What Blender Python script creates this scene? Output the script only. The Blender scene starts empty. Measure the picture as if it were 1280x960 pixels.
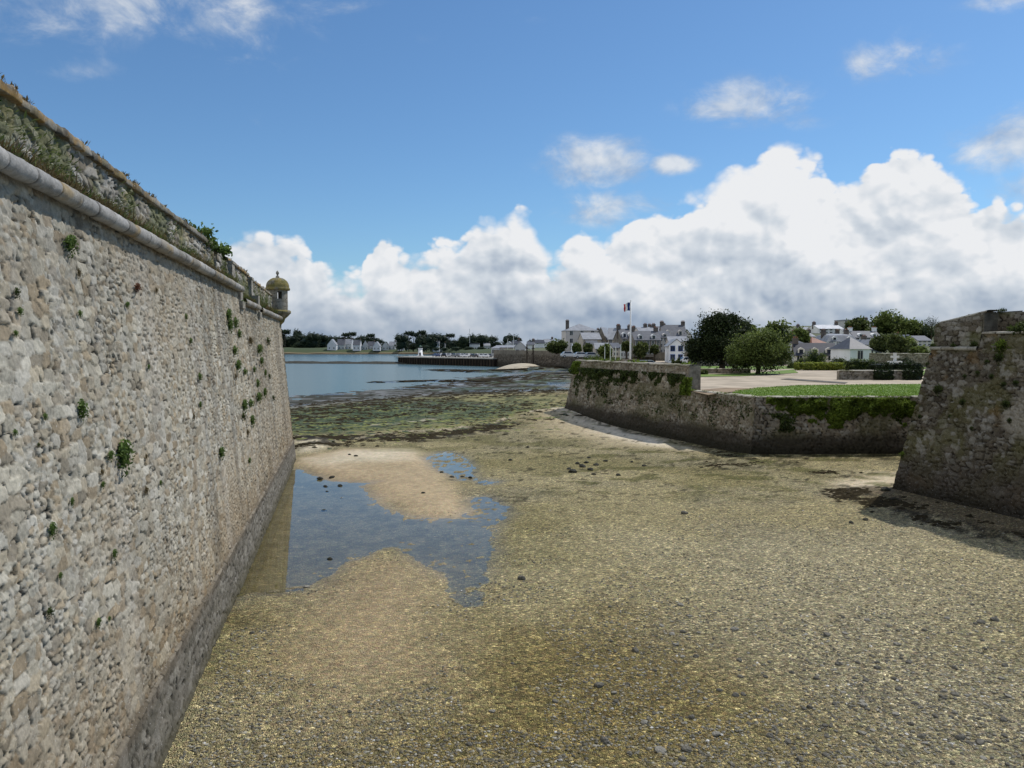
import bpy, math, random
import numpy as np
from math import radians, sin, cos, tan, pi, hypot, atan2
from mathutils import Vector, Matrix

random.seed(7)
RNG = np.random.default_rng(7)
COL = bpy.context.scene.collection
scene = bpy.context.scene

# ------------------------------------------------------------------ camera
CAMZ = 7.5
PITCH = math.atan(48 / 1000.0)
cam_data = bpy.data.cameras.new("camera"); cam = bpy.data.objects.new("camera", cam_data); COL.objects.link(cam)
cam_data.sensor_width = 36; cam_data.lens = 28.125; cam_data.clip_start = .1; cam_data.clip_end = 20000
cam.location = (0, 0, CAMZ); cam.rotation_euler = (pi / 2 - PITCH, 0, 0)
scene.camera = cam
cp, sp = cos(PITCH), sin(PITCH)

def ray(px, py):
    x = (px - 640) / 1000; v = (480 - py) / 1000
    return x, cp + v * sp, -sp + v * cp
def G(px, py, z=0.0):                       # survey point on the level z
    dx, dy, dz = ray(px, py); t = (z - CAMZ) / dz
    return (dx * t, dy * t)
def D(px, py, Y):                           # survey point at distance Y
    dx, dy, dz = ray(px, py); t = Y / dy
    return (dx * t, Y, CAMZ + dz * t)

# ------------------------------------------------------------------ tags and objects
def tag(o, label=None, cat=None, group=None, kind=None):
    if label: o['label'] = label
    if cat: o['category'] = cat
    if group: o['group'] = group
    if kind: o['kind'] = kind
    return o
def empty(name, loc=(0, 0, 0), rz=0, label=None, cat=None, group=None):
    o = bpy.data.objects.new(name, None); COL.objects.link(o); o.location = loc; o.rotation_euler = (0, 0, rz)
    o.empty_display_size = .2
    return tag(o, label, cat, group)
def link(name, me, parent=None):
    o = bpy.data.objects.new(name, me); COL.objects.link(o)
    if parent: o.parent = parent
    return o
def copy_tree(o, kids, parent=None):
    c = o.copy(); COL.objects.link(c); c.parent = parent
    for ch in kids.get(o.name, []):
        copy_tree(ch, kids, c)
    return c
def kids_of(o, d=None):
    d = {} if d is None else d
    d[o.name] = list(o.children)
    for c in o.children: kids_of(c, d)
    return d

class MB:
    """collects shapes; build() links them as one mesh object"""
    def __init__(s): s.v = []; s.f = []; s.mi = []
    def add(s, vs, fs, mi=0):
        b = len(s.v); s.v += [tuple(p) for p in vs]
        for f in fs: s.f.append([b + i for i in f]); s.mi.append(mi)
        return s
    def box(s, x0, x1, y0, y1, z0, z1, mi=0):
        vs = [(x0,y0,z0),(x1,y0,z0),(x1,y1,z0),(x0,y1,z0),(x0,y0,z1),(x1,y0,z1),(x1,y1,z1),(x0,y1,z1)]
        return s.add(vs, [(0,3,2,1),(4,5,6,7),(0,1,5,4),(1,2,6,5),(2,3,7,6),(3,0,4,7)], mi)
    def prism(s, pts, z0, z1, mi=0):       # plan polygon pushed up
        n = len(pts); vs = [(x, y, z0) for x, y in pts] + [(x, y, z1) for x, y in pts]
        return s.add(vs, [tuple(range(n - 1, -1, -1)), tuple(range(n, 2 * n))] + [(i, (i + 1) % n, n + (i + 1) % n, n + i) for i in range(n)], mi)
    def lathe(s, prof, n=20, c=(0, 0), mi=0, wob=0):
        vs = []; fs = []
        for k, (r, z) in enumerate(prof):
            for i in range(n):
                a = 2 * pi * i / n; rr = r * (1 + wob * (random.random() - .5))
                vs.append((c[0] + rr * cos(a), c[1] + rr * sin(a), z))
        for k in range(len(prof) - 1):
            for i in range(n):
                j = (i + 1) % n
                fs.append((k * n + i, k * n + j, (k + 1) * n + j, (k + 1) * n + i))
        fs.append(tuple(range(n - 1, -1, -1))); fs.append(tuple((len(prof) - 1) * n + i for i in range(n)))
        return s.add(vs, fs, mi)
    def tube(s, pts, rad, n=7, mi=0):
        vs = []; fs = []; m = len(pts)
        for k, p in enumerate(pts):
            p = Vector(p)
            t = (Vector(pts[min(k + 1, m - 1)]) - Vector(pts[max(k - 1, 0)])).normalized()
            a = t.cross(Vector((.3, .9, .1))).normalized() if abs(t.z) > .5 else t.cross(Vector((0, 0, 1))).normalized()
            b = t.cross(a)
            for i in range(n):
                an = 2 * pi * i / n; vs.append(p + (a * cos(an) + b * sin(an)) * rad[k])
        for k in range(m - 1):
            for i in range(n):
                j = (i + 1) % n; fs.append((k * n + i, k * n + j, (k + 1) * n + j, (k + 1) * n + i))
        fs.append(tuple(range(n - 1, -1, -1))); fs.append(tuple((m - 1) * n + i for i in range(n)))
        return s.add(vs, fs, mi)
    def mesh(s, name, mats, smooth=False):
        me = bpy.data.meshes.new(name); me.from_pydata(s.v, [], s.f)
        for m in (mats if isinstance(mats, (list, tuple)) else [mats]): me.materials.append(m)
        me.polygons.foreach_set('material_index', s.mi)
        if smooth: me.polygons.foreach_set('use_smooth', [True] * len(s.f))
        import bmesh
        bm = bmesh.new(); bm.from_mesh(me); bmesh.ops.recalc_face_normals(bm, faces=bm.faces); bm.to_mesh(me); bm.free()
        me.update(); return me
    def build(s, name, mats, parent=None, smooth=False):
        return link(name, s.mesh(name, mats, smooth), parent)

def np_mesh(name, verts, faces, mat, col=None, extra=None, smooth=True):
    """verts (n,3), faces (m,k) all the same k"""
    me = bpy.data.meshes.new(name); verts = np.asarray(verts, dtype=np.float32); faces = np.asarray(faces, dtype=np.int32)
    n, m, k = len(verts), len(faces), faces.shape[1]
    me.vertices.add(n); me.vertices.foreach_set('co', verts.ravel())
    me.loops.add(m * k); me.loops.foreach_set('vertex_index', faces.ravel())
    me.polygons.add(m); me.polygons.foreach_set('loop_start', np.arange(0, m * k, k, dtype=np.int32))
    me.polygons.foreach_set('loop_total', np.full(m, k, dtype=np.int32))
    me.polygons.foreach_set('use_smooth', np.full(m, smooth))
    me.update(calc_edges=True)
    if col is not None:
        a = me.attributes.new('col', 'FLOAT_COLOR', 'POINT'); c = np.ones((n, 4), dtype=np.float32); c[:, :3] = col
        a.data.foreach_set('color', c.ravel())
    for nm, arr in (extra or {}).items():
        a = me.attributes.new(nm, 'FLOAT', 'POINT'); a.data.foreach_set('value', np.asarray(arr, dtype=np.float32).ravel())
    if mat: me.materials.append(mat)
    return me
def grid_faces(nu, nv, flip=False):         # verts indexed [v*nu+u]
    i = np.arange((nv - 1) * (nu - 1)); r = i // (nu - 1); c = i % (nu - 1); a = r * nu + c
    f = np.stack([a, a + 1, a + nu + 1, a + nu], 1)
    return f[:, ::-1] if flip else f

# ------------------------------------------------------------------ numpy noise
def h2(ix, iy, seed=0):
    ix = np.asarray(ix).astype(np.int64); iy = np.asarray(iy).astype(np.int64)
    h = (ix * 374761393 + iy * 668265263 + seed * 974711 + 12345) & 0xFFFFFFFF
    h = ((h ^ (h >> 13)) * 1274126177) & 0xFFFFFFFF
    h = ((h ^ (h >> 16)) * 2246822519) & 0xFFFFFFFF
    h = h ^ (h >> 15)
    return (h & 0xFFFFFF) / float(0x1000000)
def vn(x, y, seed=0):
    x0 = np.floor(x); y0 = np.floor(y); fx = x - x0; fy = y - y0
    fx = fx * fx * (3 - 2 * fx); fy = fy * fy * (3 - 2 * fy)
    a = h2(x0, y0, seed); b = h2(x0 + 1, y0, seed); c = h2(x0, y0 + 1, seed); d = h2(x0 + 1, y0 + 1, seed)
    return (a + (b - a) * fx) * (1 - fy) + (c + (d - c) * fx) * fy
def fbm(x, y, seed=0, o=4):                 # 0..1
    s = 0; a = .5; t = 0
    for k in range(o):
        s = s + a * vn(x * 2 ** k + 17.3 * k, y * 2 ** k - 9.1 * k, seed + k); t += a; a *= .5
    return s / t
def cells(x, y, seed=0, jx=.8, jy=.55, p=3.0, full=False):
    x0 = np.floor(x); y0 = np.floor(y)
    f1 = np.full(x.shape, 9.); f2 = np.full(x.shape, 9.); ox = np.zeros(x.shape); oy = np.zeros(x.shape); idx = np.zeros(x.shape); idy = np.zeros(x.shape)
    for dy in (-1, 0, 1):
        row = y0 + dy; off = h2(row, row * 0 + 5, seed + 3)
        xs = x - off; xb = np.floor(xs)
        for dx in (-1, 0, 1):
            cx = xb + dx
            px = cx + .5 + (h2(cx, row, seed) - .5) * jx + off; py = row + .5 + (h2(cx, row, seed + 1) - .5) * jy
            d = (np.abs(px - x) ** p + np.abs(py - y) ** p) ** (1 / p)
            c = d < f1
            f2 = np.where(c, f1, np.minimum(f2, d)); f1 = np.where(c, d, f1)
            ox = np.where(c, x - px, ox); oy = np.where(c, y - py, oy)
            idx = np.where(c, cx, idx); idy = np.where(c, row, idy)
    if full: return f2 - f1, h2(idx, idy, seed + 7), h2(idx, idy, seed + 8), ox * (h2(idx, idy, seed + 9) - .5) + oy * (h2(idx, idy, seed + 10) - .5)
    return f2 - f1, h2(idx, idy, seed + 7), h2(idx, idy, seed + 8)
def sst(a, b, x):
    t = np.clip((x - a) / (b - a), 0, 1); return t * t * (3 - 2 * t)
def lerp(a, b, t):
    return a + (b - a) * t
def mixc(c, col, t):
    return c + (np.array(col) - c) * np.clip(t, 0, 1)[..., None]
def sdf(poly, x, y):                        # positive inside
    d = np.full(x.shape, 1e9); ins = np.zeros(x.shape, bool); n = len(poly)
    for i in range(n):
        ax, ay = poly[i]; bx, by = poly[(i + 1) % n]
        ex, ey = bx - ax, by - ay; wx, wy = x - ax, y - ay
        t = np.clip((wx * ex + wy * ey) / (ex * ex + ey * ey + 1e-12), 0, 1)
        d = np.minimum(d, (wx - ex * t) ** 2 + (wy - ey * t) ** 2)
        c = ((ay > y) != (by > y)) & (x < (bx - ax) * (y - ay) / ((by - ay) if by != ay else 1e-9) + ax)
        ins ^= c
    d = np.sqrt(d); return np.where(ins, d, -d)
def line_d(pl, x, y):
    d = np.full(x.shape, 1e9)
    for (ax, ay), (bx, by) in zip(pl[:-1], pl[1:]):
        ex, ey = bx - ax, by - ay; wx, wy = x - ax, y - ay
        t = np.clip((wx * ex + wy * ey) / (ex * ex + ey * ey), 0, 1)
        d = np.minimum(d, (wx - ex * t) ** 2 + (wy - ey * t) ** 2)
    return np.sqrt(d)

# ------------------------------------------------------------------ materials
def new_mat(name):
    m = bpy.data.materials.new(name); m.use_nodes = True; nt = m.node_tree
    b = nt.nodes['Principled BSDF']; b.inputs['Specular IOR Level'].default_value = .25
    return m, nt, b
def N(nt, t, **kw):
    n = nt.nodes.new(t)
    for k, v in kw.items():
        if hasattr(n, k): setattr(n, k, v)
    return n
def mathn(nt, op, a, b=None, clamp=False):
    n = nt.nodes.new('ShaderNodeMath'); n.operation = op; n.use_clamp = clamp
    for i, v in enumerate((a, b)):
        if v is None: continue
        if isinstance(v, (int, float)): n.inputs[i].default_value = v
        else: nt.links.new(v, n.inputs[i])
    return n.outputs[0]
def ramp(nt, fac, stops, interp='LINEAR'):
    r = nt.nodes.new('ShaderNodeValToRGB'); e = r.color_ramp; e.interpolation = interp
    while len(e.elements) < len(stops): e.elements.new(.5)
    for el, (p, c) in zip(e.elements, stops):
        el.position = p; el.color = (c[0], c[1], c[2], 1) if not isinstance(c, (int, float)) else (c, c, c, 1)
    nt.links.new(fac, r.inputs[0]); return r.outputs[0]
def mixn(nt, f, a, b, bt='MIX'):
    n = nt.nodes.new('ShaderNodeMix'); n.data_type = 'RGBA'; n.blend_type = bt
    for s, v in ((n.inputs[0], f), (n.inputs[6], a), (n.inputs[7], b)):
        if isinstance(v, (int, float)): s.default_value = v
        elif isinstance(v, (tuple, list)): s.default_value = (*v[:3], 1)
        else: nt.links.new(v, s)
    return n.outputs[2]
def noise(nt, scale, detail=4, rough=.55, vec=None, dist=0):
    n = nt.nodes.new('ShaderNodeTexNoise'); n.inputs['Scale'].default_value = scale; n.inputs['Detail'].default_value = detail
    n.inputs['Roughness'].default_value = rough; n.inputs['Distortion'].default_value = dist
    if vec is not None: nt.links.new(vec, n.inputs['Vector'])
    return n.outputs['Fac']
def geo(nt):
    return nt.nodes.new('ShaderNodeNewGeometry').outputs['Position']
def bump(nt, b, h, strength=.5, dist=.02):
    n = nt.nodes.new('ShaderNodeBump'); n.inputs['Strength'].default_value = strength; n.inputs['Distance'].default_value = dist
    nt.links.new(h, n.inputs['Height']); nt.links.new(n.outputs[0], b.inputs['Normal'])
def plain(name, c, rough=.8, var=.25, scale=3, bmp=.3, metal=0, dist=.02):
    m, nt, b = new_mat(name); p = geo(nt)
    f = noise(nt, scale, 5, .6, p)
    lo = tuple(x * (1 - var) for x in c); hi = tuple(min(1, x * (1 + var)) for x in c)
    nt.links.new(ramp(nt, f, [(.3, lo), (.7, hi)]), b.inputs['Base Color'])
    b.inputs['Roughness'].default_value = rough; b.inputs['Metallic'].default_value = metal
    if bmp: bump(nt, b, noise(nt, scale * 6, 4, .6, p), bmp, dist)
    return m
def attr_mat(name, fine=14, amt=.3, rough=.9, bmp=.6, dist=.012, spec=.2, fleck=0):
    m, nt, b = new_mat(name); p = geo(nt)
    a = nt.nodes.new('ShaderNodeAttribute'); a.attribute_name = 'col'
    f = noise(nt, fine, 6, .65, p)
    c = mixn(nt, 1.0, a.outputs['Color'], ramp(nt, f, [(.28, 1 - amt), (.72, 1 + amt * .8)]), 'MULTIPLY')
    if fleck:
        w = noise(nt, fine * 2.2, 2, .5, p); c = mixn(nt, ramp(nt, w, [(.66, 0), (.74, fleck)]), c, (.62, .6, .56))
    nt.links.new(c, b.inputs['Base Color']); b.inputs['Roughness'].default_value = rough
    b.inputs['Specular IOR Level'].default_value = spec
    bump(nt, b, f, bmp, dist)
    return m
M_STONE = attr_mat('rubble_masonry', 13, .30, .92, .8, .02, .15, .5)
M_STONE_FAR = attr_mat('shaded_masonry', 7, .35, .92, .6, .03, .15)
M_STONE_DARK = attr_mat('dark_masonry', 5, .4, .92, .6, .03, .15)

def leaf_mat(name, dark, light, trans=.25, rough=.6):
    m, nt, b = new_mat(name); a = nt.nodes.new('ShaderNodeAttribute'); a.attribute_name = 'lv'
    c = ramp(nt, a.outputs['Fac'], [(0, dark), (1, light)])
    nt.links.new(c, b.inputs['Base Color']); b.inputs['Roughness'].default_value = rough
    b.inputs['Specular IOR Level'].default_value = .15
    t = nt.nodes.new('ShaderNodeBsdfTranslucent'); nt.links.new(c, t.inputs['Color'])
    mx = nt.nodes.new('ShaderNodeMixShader'); mx.inputs[0].default_value = trans
    nt.links.new(b.outputs[0], mx.inputs[1]); nt.links.new(t.outputs[0], mx.inputs[2])
    nt.links.new(mx.outputs[0], nt.nodes['Material Output'].inputs['Surface'])
    return m

def leaf_quads(cen, size, rng, flat=0.0, up=0.0):
    """cen (n,3) -> quads turned at random"""
    n = len(cen); a = rng.normal(size=(n, 3)); a[:, 2] *= (1 - flat); a /= np.linalg.norm(a, axis=1)[:, None] + 1e-9
    b = rng.normal(size=(n, 3)); b[:, 2] += up; b -= (b * a).sum(1)[:, None] * a; b /= np.linalg.norm(b, axis=1)[:, None] + 1e-9
    s = size * (.6 + .8 * rng.random(n))[:, None]
    w = .55
    v = np.stack([cen - b * s, cen + a * s * w, cen + b * s, cen - a * s * w], 1).reshape(-1, 3)
    return v, np.arange(n * 4).reshape(n, 4)
def crown_mesh(name, mat, blobs, n, size, seed, clump=.35, core=.7, nclump=None, flat=0, shade=True, cube=False):
    """blobs: (x,y,z,rx,ry,rz). leaves sit in clumps on the lumpy outside of each blob, over a dark inner mass"""
    rng = np.random.default_rng(seed); B = np.array(blobs, float)
    wgt = (B[:, 3] * B[:, 4] * B[:, 5]) ** .67; wgt /= wgt.sum()
    nc = nclump or max(12, n // 60)
    bi = rng.choice(len(B), nc, p=wgt); d = rng.normal(size=(nc, 3)); d[:, 2] = np.where(d[:, 2] < -.2, d[:, 2] * .6, d[:, 2])
    if cube: d /= np.abs(d).max(1)[:, None]
    else: d /= np.linalg.norm(d, axis=1)[:, None]
    rr = (.72 + .34 * rng.random(nc)) if not cube else (.93 + .08 * rng.random(nc))
    cc = B[bi, :3] + d * B[bi, 3:] * rr[:, None]; lum = rng.random(nc)
    k = rng.integers(0, nc, n); csz = clump * B[bi[k], 3:].mean(1)
    off = rng.normal(size=(n, 3)) * csz[:, None] * .5
    pos = cc[k] + off
    v, f = leaf_quads(pos, size, rng, flat)
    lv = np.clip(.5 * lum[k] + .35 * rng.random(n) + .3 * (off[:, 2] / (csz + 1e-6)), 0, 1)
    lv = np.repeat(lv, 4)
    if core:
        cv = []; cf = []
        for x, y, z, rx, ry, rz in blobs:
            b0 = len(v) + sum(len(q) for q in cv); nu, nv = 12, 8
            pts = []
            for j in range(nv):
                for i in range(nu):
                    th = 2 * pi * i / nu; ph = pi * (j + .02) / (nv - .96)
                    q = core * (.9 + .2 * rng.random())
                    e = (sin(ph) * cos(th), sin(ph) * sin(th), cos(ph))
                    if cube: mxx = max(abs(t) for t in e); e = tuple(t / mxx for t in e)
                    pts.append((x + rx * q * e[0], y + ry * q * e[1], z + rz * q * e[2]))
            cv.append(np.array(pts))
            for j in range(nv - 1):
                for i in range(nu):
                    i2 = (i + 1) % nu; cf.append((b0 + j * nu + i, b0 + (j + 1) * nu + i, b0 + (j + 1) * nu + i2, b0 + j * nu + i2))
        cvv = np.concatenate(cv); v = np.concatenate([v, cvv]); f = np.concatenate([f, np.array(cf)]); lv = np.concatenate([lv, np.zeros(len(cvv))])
    return np_mesh(name, v, f, mat, extra={'lv': lv}, smooth=False)
# ================================================================== masonry
def stone_grid(P, outn, u, v, name, parent, mat, seed, sx, sy, colf, disp=.05, joint=.14, warp=.5, flip=False, nu=None, nv=None, big=None, flush=.5):
    """P (n,3) flat points, u/v metres along and up the wall; real relief for every stone"""
    wu = u + warp * sx * (fbm(u / sx * .8, v / sy * .8, seed + 20, 2) - .5) * 1.4
    wv = v + warp * sy * (fbm(u / sx * .7 + 9, v / sy * .7, seed + 21, 2) - .5) * 1.6
    e, a, b, tl = cells(wu / sx, wv / sy, seed, full=True)
    if big is not None:                      # two sizes of stone mixed in patches
        e2, a2, b2, tl2 = cells(wu / (sx * big), wv / (sy * big), seed + 50, full=True)
        m = fbm(u * .8, v * 1.1, seed + 60, 2) > .52
        e = np.where(m, e2 * big, e); a = np.where(m, a2, a); b = np.where(m, b2, b); tl = np.where(m, tl2, tl)
    n1 = fbm(u * 3.1, v * 3.1, seed + 30, 3)
    e = e + .10 * (fbm(u * 11, v * 13, seed + 37, 3) - .5)
    jt = joint * (.45 + 1.3 * fbm(u * .9, v * .9, seed + 31, 3))
    face = sst(0, 1, e / jt) ** .7
    cov = sst(.36, .60, fbm(u * .42 + 5, v * .5, seed + 36, 4)) * flush
    gap = (1 - face) * (1 - .8 * cov)
    pit = np.maximum(gap * sst(.46, .62, fbm(u * 2.3, v * 2.3, seed + 33, 3)), sst(.35, .0, e) * sst(.60, .65, fbm(u * 5.5, v * 6.5, seed + 38, 3)))
    h = .32 * b + 1.5 * tl - .60 * gap + .3 * (n1 - .5) + .40 * (fbm(u * 8, v * 10, seed + 34, 3) - .5) + .35 * (fbm(u * 26, v * 28, seed + 35, 2) - .5) - pit * 1.3
    pos = P + np.asarray(outn)[None, :] * (h * disp)[:, None]
    face = 1 - gap
    c = colf(u, v, face, a, b, pit)
    return np_mesh(name, pos, grid_faces(nu, nv, flip), mat, col=np.clip(c, .004, 1))

def face_cols(tones, mortar, pitc=(.02, .017, .013), contrast=.35):
    tones = np.array(tones)
    def f(u, v, face, a, b, pit):
        t = a * (len(tones) - 1e-6); i = t.astype(int)
        c = tones[i] * (1 - contrast / 2 + contrast * b)[:, None]
        g = fbm(u * 1.7, v * 1.7, 91, 4); c = c * (.8 + .4 * g)[:, None]
        c = mixc(np.tile(np.array(mortar), (len(u), 1)) * (.8 + .4 * g)[:, None], c, face) if False else (np.array(mortar)[None] * (.8 + .4 * g)[:, None]) * (1 - face)[:, None] + c * face[:, None]
        return mixc(c, pitc, pit * 1.1)
    return f

# plan outline -> battered faces with mitred corners
def mitre(pts, side):
    """unit-batter inward shift per point; side=+1: wall body to the left of travel"""
    out = []
    nrm = []
    for (ax, ay), (bx, by) in zip(pts[:-1], pts[1:]):
        L = hypot(bx - ax, by - ay); nrm.append((-(by - ay) / L * side, (bx - ax) / L * side))   # points into the wall
    for i in range(len(pts)):
        if i == 0: out.append(nrm[0]); continue
        if i == len(pts) - 1: out.append(nrm[-1]); continue
        (a, b), (c, d) = nrm[i - 1], nrm[i]; det = a * d - b * c
        if abs(det) < 1e-6: out.append(nrm[i]); continue
        out.append(((d - b) / det, (a - c) / det))
    return out, nrm
class Wall:
    def __init__(s, pts, side, bat): s.p = pts; s.side = side; s.b = bat; s.m, s.n = mitre(pts, side)
    def pt(s, i, z, off=0.0):               # corner i at height z, off = extra shift inward
        k = s.b * z + off; return (s.p[i][0] + s.m[i][0] * k, s.p[i][1] + s.m[i][1] * k)
    def face(s, i, z0, z1, ts, dz, off=0.0, zend=None):
        """ts fractions 0..1 along segment i; returns P,u,v,nu,nv,out"""
        nz = max(3, int((z1 - z0) / dz)); zs = np.linspace(0, 1, nz); ts = np.asarray(ts)
        T, Z = np.meshgrid(ts, zs); T = T.ravel(); Z = Z.ravel()
        top = z1 if zend is None else z1 + (zend - z1) * T
        z = z0 + (top - z0) * Z
        k = s.b * z + off
        ax = s.p[i][0] + s.m[i][0] * k; ay = s.p[i][1] + s.m[i][1] * k
        bx = s.p[i + 1][0] + s.m[i + 1][0] * k; by = s.p[i + 1][1] + s.m[i + 1][1] * k
        x = ax + (bx - ax) * T; y = ay + (by - ay) * T
        L = hypot(s.p[i + 1][0] - s.p[i][0], s.p[i + 1][1] - s.p[i][1])
        nx, ny = s.n[i]; ow = np.array([-nx, -ny, s.b]); ow = ow / np.linalg.norm(ow)
        dx, dy = (s.p[i + 1][0] - s.p[i][0]) / L, (s.p[i + 1][1] - s.p[i][1]) / L
        u = (x - s.p[i][0]) * dx + (y - s.p[i][1]) * dy
        return np.stack([x, y, z], 1), u, z, len(ts), nz, ow

def sweep(name, parent, mat, A, B, out, prof, step, colf, seed, disp=.015, block=.9, ts=None):
    """a moulding: profile [(out,up)] carried from A to B, cut in blocks with joints"""
    A = np.array(A, float); B = np.array(B, float); L = np.linalg.norm(B - A)
    t = np.linspace(0, 1, max(2, int(L / step))) if ts is None else np.asarray(ts)
    prof = np.array(prof, float); seg = np.concatenate([[0], np.cumsum(np.hypot(*np.diff(prof, axis=0).T))])
    T, K = np.meshgrid(t, np.arange(len(prof))); T = T.ravel(); K = K.ravel()
    o = np.array([out[0], out[1], 0.]); u = T * L; v = seg[K]
    r = (fbm(u * 5, v * 5, seed, 3) - .5) * 2
    bl = u / block + .3 * h2(np.floor(u / block / 3), u * 0, seed); fr = np.abs(bl - np.floor(bl) - .5) * 2
    jn = sst(.93, .985, fr); bh = h2(np.floor(bl), u * 0, seed + 4)
    cen = prof.mean(0); rad = prof - cen; rl = np.linalg.norm(rad, axis=1)[:, None] + 1e-6; rad = rad / rl
    d = r * disp - jn * disp * 1.6 + (bh - .5) * disp
    P = A + (B - A) * T[:, None] + o * (prof[K, 0] + rad[K, 0] * d)[:, None]
    P[:, 2] += prof[K, 1] + rad[K, 1] * d
    c = colf(u, v, 1 - jn, bh, h2(np.floor(bl), u * 0, seed + 5), jn)
    me = np_mesh(name, P, grid_faces(len(t), len(prof)), mat, col=np.clip(c, .004, 1))
    return link(name, me, parent)
def round_prof(r, n=12, a0=-110, a1=110):
    return [(r * cos(radians(a0 + (a1 - a0) * i / (n - 1))), r * sin(radians(a0 + (a1 - a0) * i / (n - 1)))) for i in range(n)]
def slab_prof(depth, over, th, n=4):
    p = [(-depth, 0)] + [(-depth + (depth + over) * k / n, 0) for k in range(1, n)] + [(over - .01, 0), (over, .02), (over, th - .05), (over - .04, th)]
    return p + [(over - .04 - (depth + over - .04) * k / n, th + .03 * sin(pi * k / n)) for k in range(1, n + 1)]

# ---- the long lit wall on the left
TH = math.atan(.207)
dL = (-sin(TH), cos(TH)); nL = (-cos(TH), -sin(TH))
def LW(s, w, z=0): return (s * dL[0] + w * nL[0], s * dL[1] + w * nL[1], z)
BL = .085
S_END, S_CUT, S_CUT2 = 53.6, 33.0, 39.5
p0 = LW(2.5, 3.31)[:2]; p1 = LW(S_END, 3.31)[:2]; p2 = (p1[0] - 15, p1[1] + 6)
WL = Wall([p0, p1, p2], 1, BL)
LT = S_END - 2.5
def ts_for(s0, s1, k):                       # finer near the bridge end
    out = [s0]
    while out[-1] < s1: out.append(out[-1] + max(.018, out[-1] * k))
    out[-1] = s1; return (np.array(out) - 2.5) / LT
left_tones = [(.365, .333, .262), (.335, .29, .212), (.40, .372, .308), (.265, .23, .172), (.34, .308, .240), (.285, .23, .155), (.36, .333, .268)]
_lf = face_cols(left_tones, (.225, .190, .138), (.016, .012, .008), .42)
def col_left(u, v, face, a, b, pit):
    c = _lf(u, v, face, a, b, pit)
    g = fbm(u * .16, v * .28, 5, 3); c = c * (.88 + .3 * g)[:, None]
    wr = sst(.5, .66, fbm(u * .12 + 4, v * .3, 8, 3)) * .35; c = mixc(c, (.37, .31, .225), wr * (face * .6 + .4))
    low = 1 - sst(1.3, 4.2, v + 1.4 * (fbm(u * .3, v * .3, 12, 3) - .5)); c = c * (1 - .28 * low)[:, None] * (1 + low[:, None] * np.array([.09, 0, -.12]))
    st = sst(.5, .8, fbm(u * 1.1, v * .13, 14, 3)) * .3; c = mixc(c, (.46, .44, .40), st * face * .7)
    dk = sst(.56, .72, fbm(u * .9 + 3, v * .16, 15, 3)) * .3; c = c * (1 - dk)[:, None]
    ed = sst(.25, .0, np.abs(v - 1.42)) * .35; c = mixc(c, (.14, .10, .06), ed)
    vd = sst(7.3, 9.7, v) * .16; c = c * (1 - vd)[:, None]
    return c
left_wall = empty('bastion_wall', (p0[0], p0[1], 0), 0, 'long sunlit rubble stone rampart running away on the left, with rounded cordon and small tufts', 'rampart')
def pa(o, root):                             # keep world place under a moved root
    o.parent = root; o.matrix_parent_inverse = Matrix.Translation(-root.location); return o
def stone_part(name, root, W, i, z0, z1, ts, dz, mat, seed, sx, sy, colf, disp, off=0.0, zend=None, joint=.14, big=None, flush=.5):
    P, u, v, nu, nv, ow = W.face(i, z0, z1, ts, dz, off, zend)
    me = stone_grid(P, ow, u, v, name, root, mat, seed, sx, sy, colf, disp, joint, .5, W.side > 0, nu, nv, big, flush)
    o = link(name, me); return pa(o, root)
_k = .0021
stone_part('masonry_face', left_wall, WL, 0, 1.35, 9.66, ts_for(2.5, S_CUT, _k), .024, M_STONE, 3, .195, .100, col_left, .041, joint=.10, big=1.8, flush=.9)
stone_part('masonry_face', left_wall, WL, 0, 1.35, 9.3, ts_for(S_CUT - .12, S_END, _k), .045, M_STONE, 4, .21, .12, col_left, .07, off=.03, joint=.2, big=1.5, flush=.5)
_pf = face_cols([(.165, .148, .118), (.135, .122, .095), (.195, .178, .145)], (.10, .086, .062), contrast=.35)
def col_plinth(u, v, face, a, b, pit):
    c = _pf(u, v, face, a, b, pit)
    c = mixc(c, (.075, .065, .035), (1 - sst(.05, .55, v + .3 * (fbm(u, v * 2, 3) - .5))) * .8)
    return mixc(c, (.10, .075, .05), sst(1.12, 1.3, v) * .5)
stone_part('plinth', left_wall, WL, 0, -.5, 1.37, ts_for(2.5, S_END, _k), .04, M_STONE, 9, .42, .20, col_plinth, .035, off=-.05, joint=.08)
# plinth top ledge
_pl = face_cols([(.20, .17, .125), (.14, .115, .08)], (.06, .05, .03))
def edge_pt(W, i, z, off): x, y = W.pt(i, z, off); return (x, y, z)
def wp(s, off, z):                           # on the left wall face at distance s, off = inward
    return LW(s, 3.31 + BL * z + off, z)
o = sweep('plinth_ledge', None, M_STONE, wp(2.5, -.05, 1.37), wp(S_END, -.05, 1.37), (-nL[0], -nL[1]), [(.0, -.03), (.012, .0), (-.01, .03), (-.05, .05), (-.12, .06)], .04, _pl, 77, .02, .6, ts_for(2.5, S_END, _k)); pa(o, left_wall)
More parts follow.
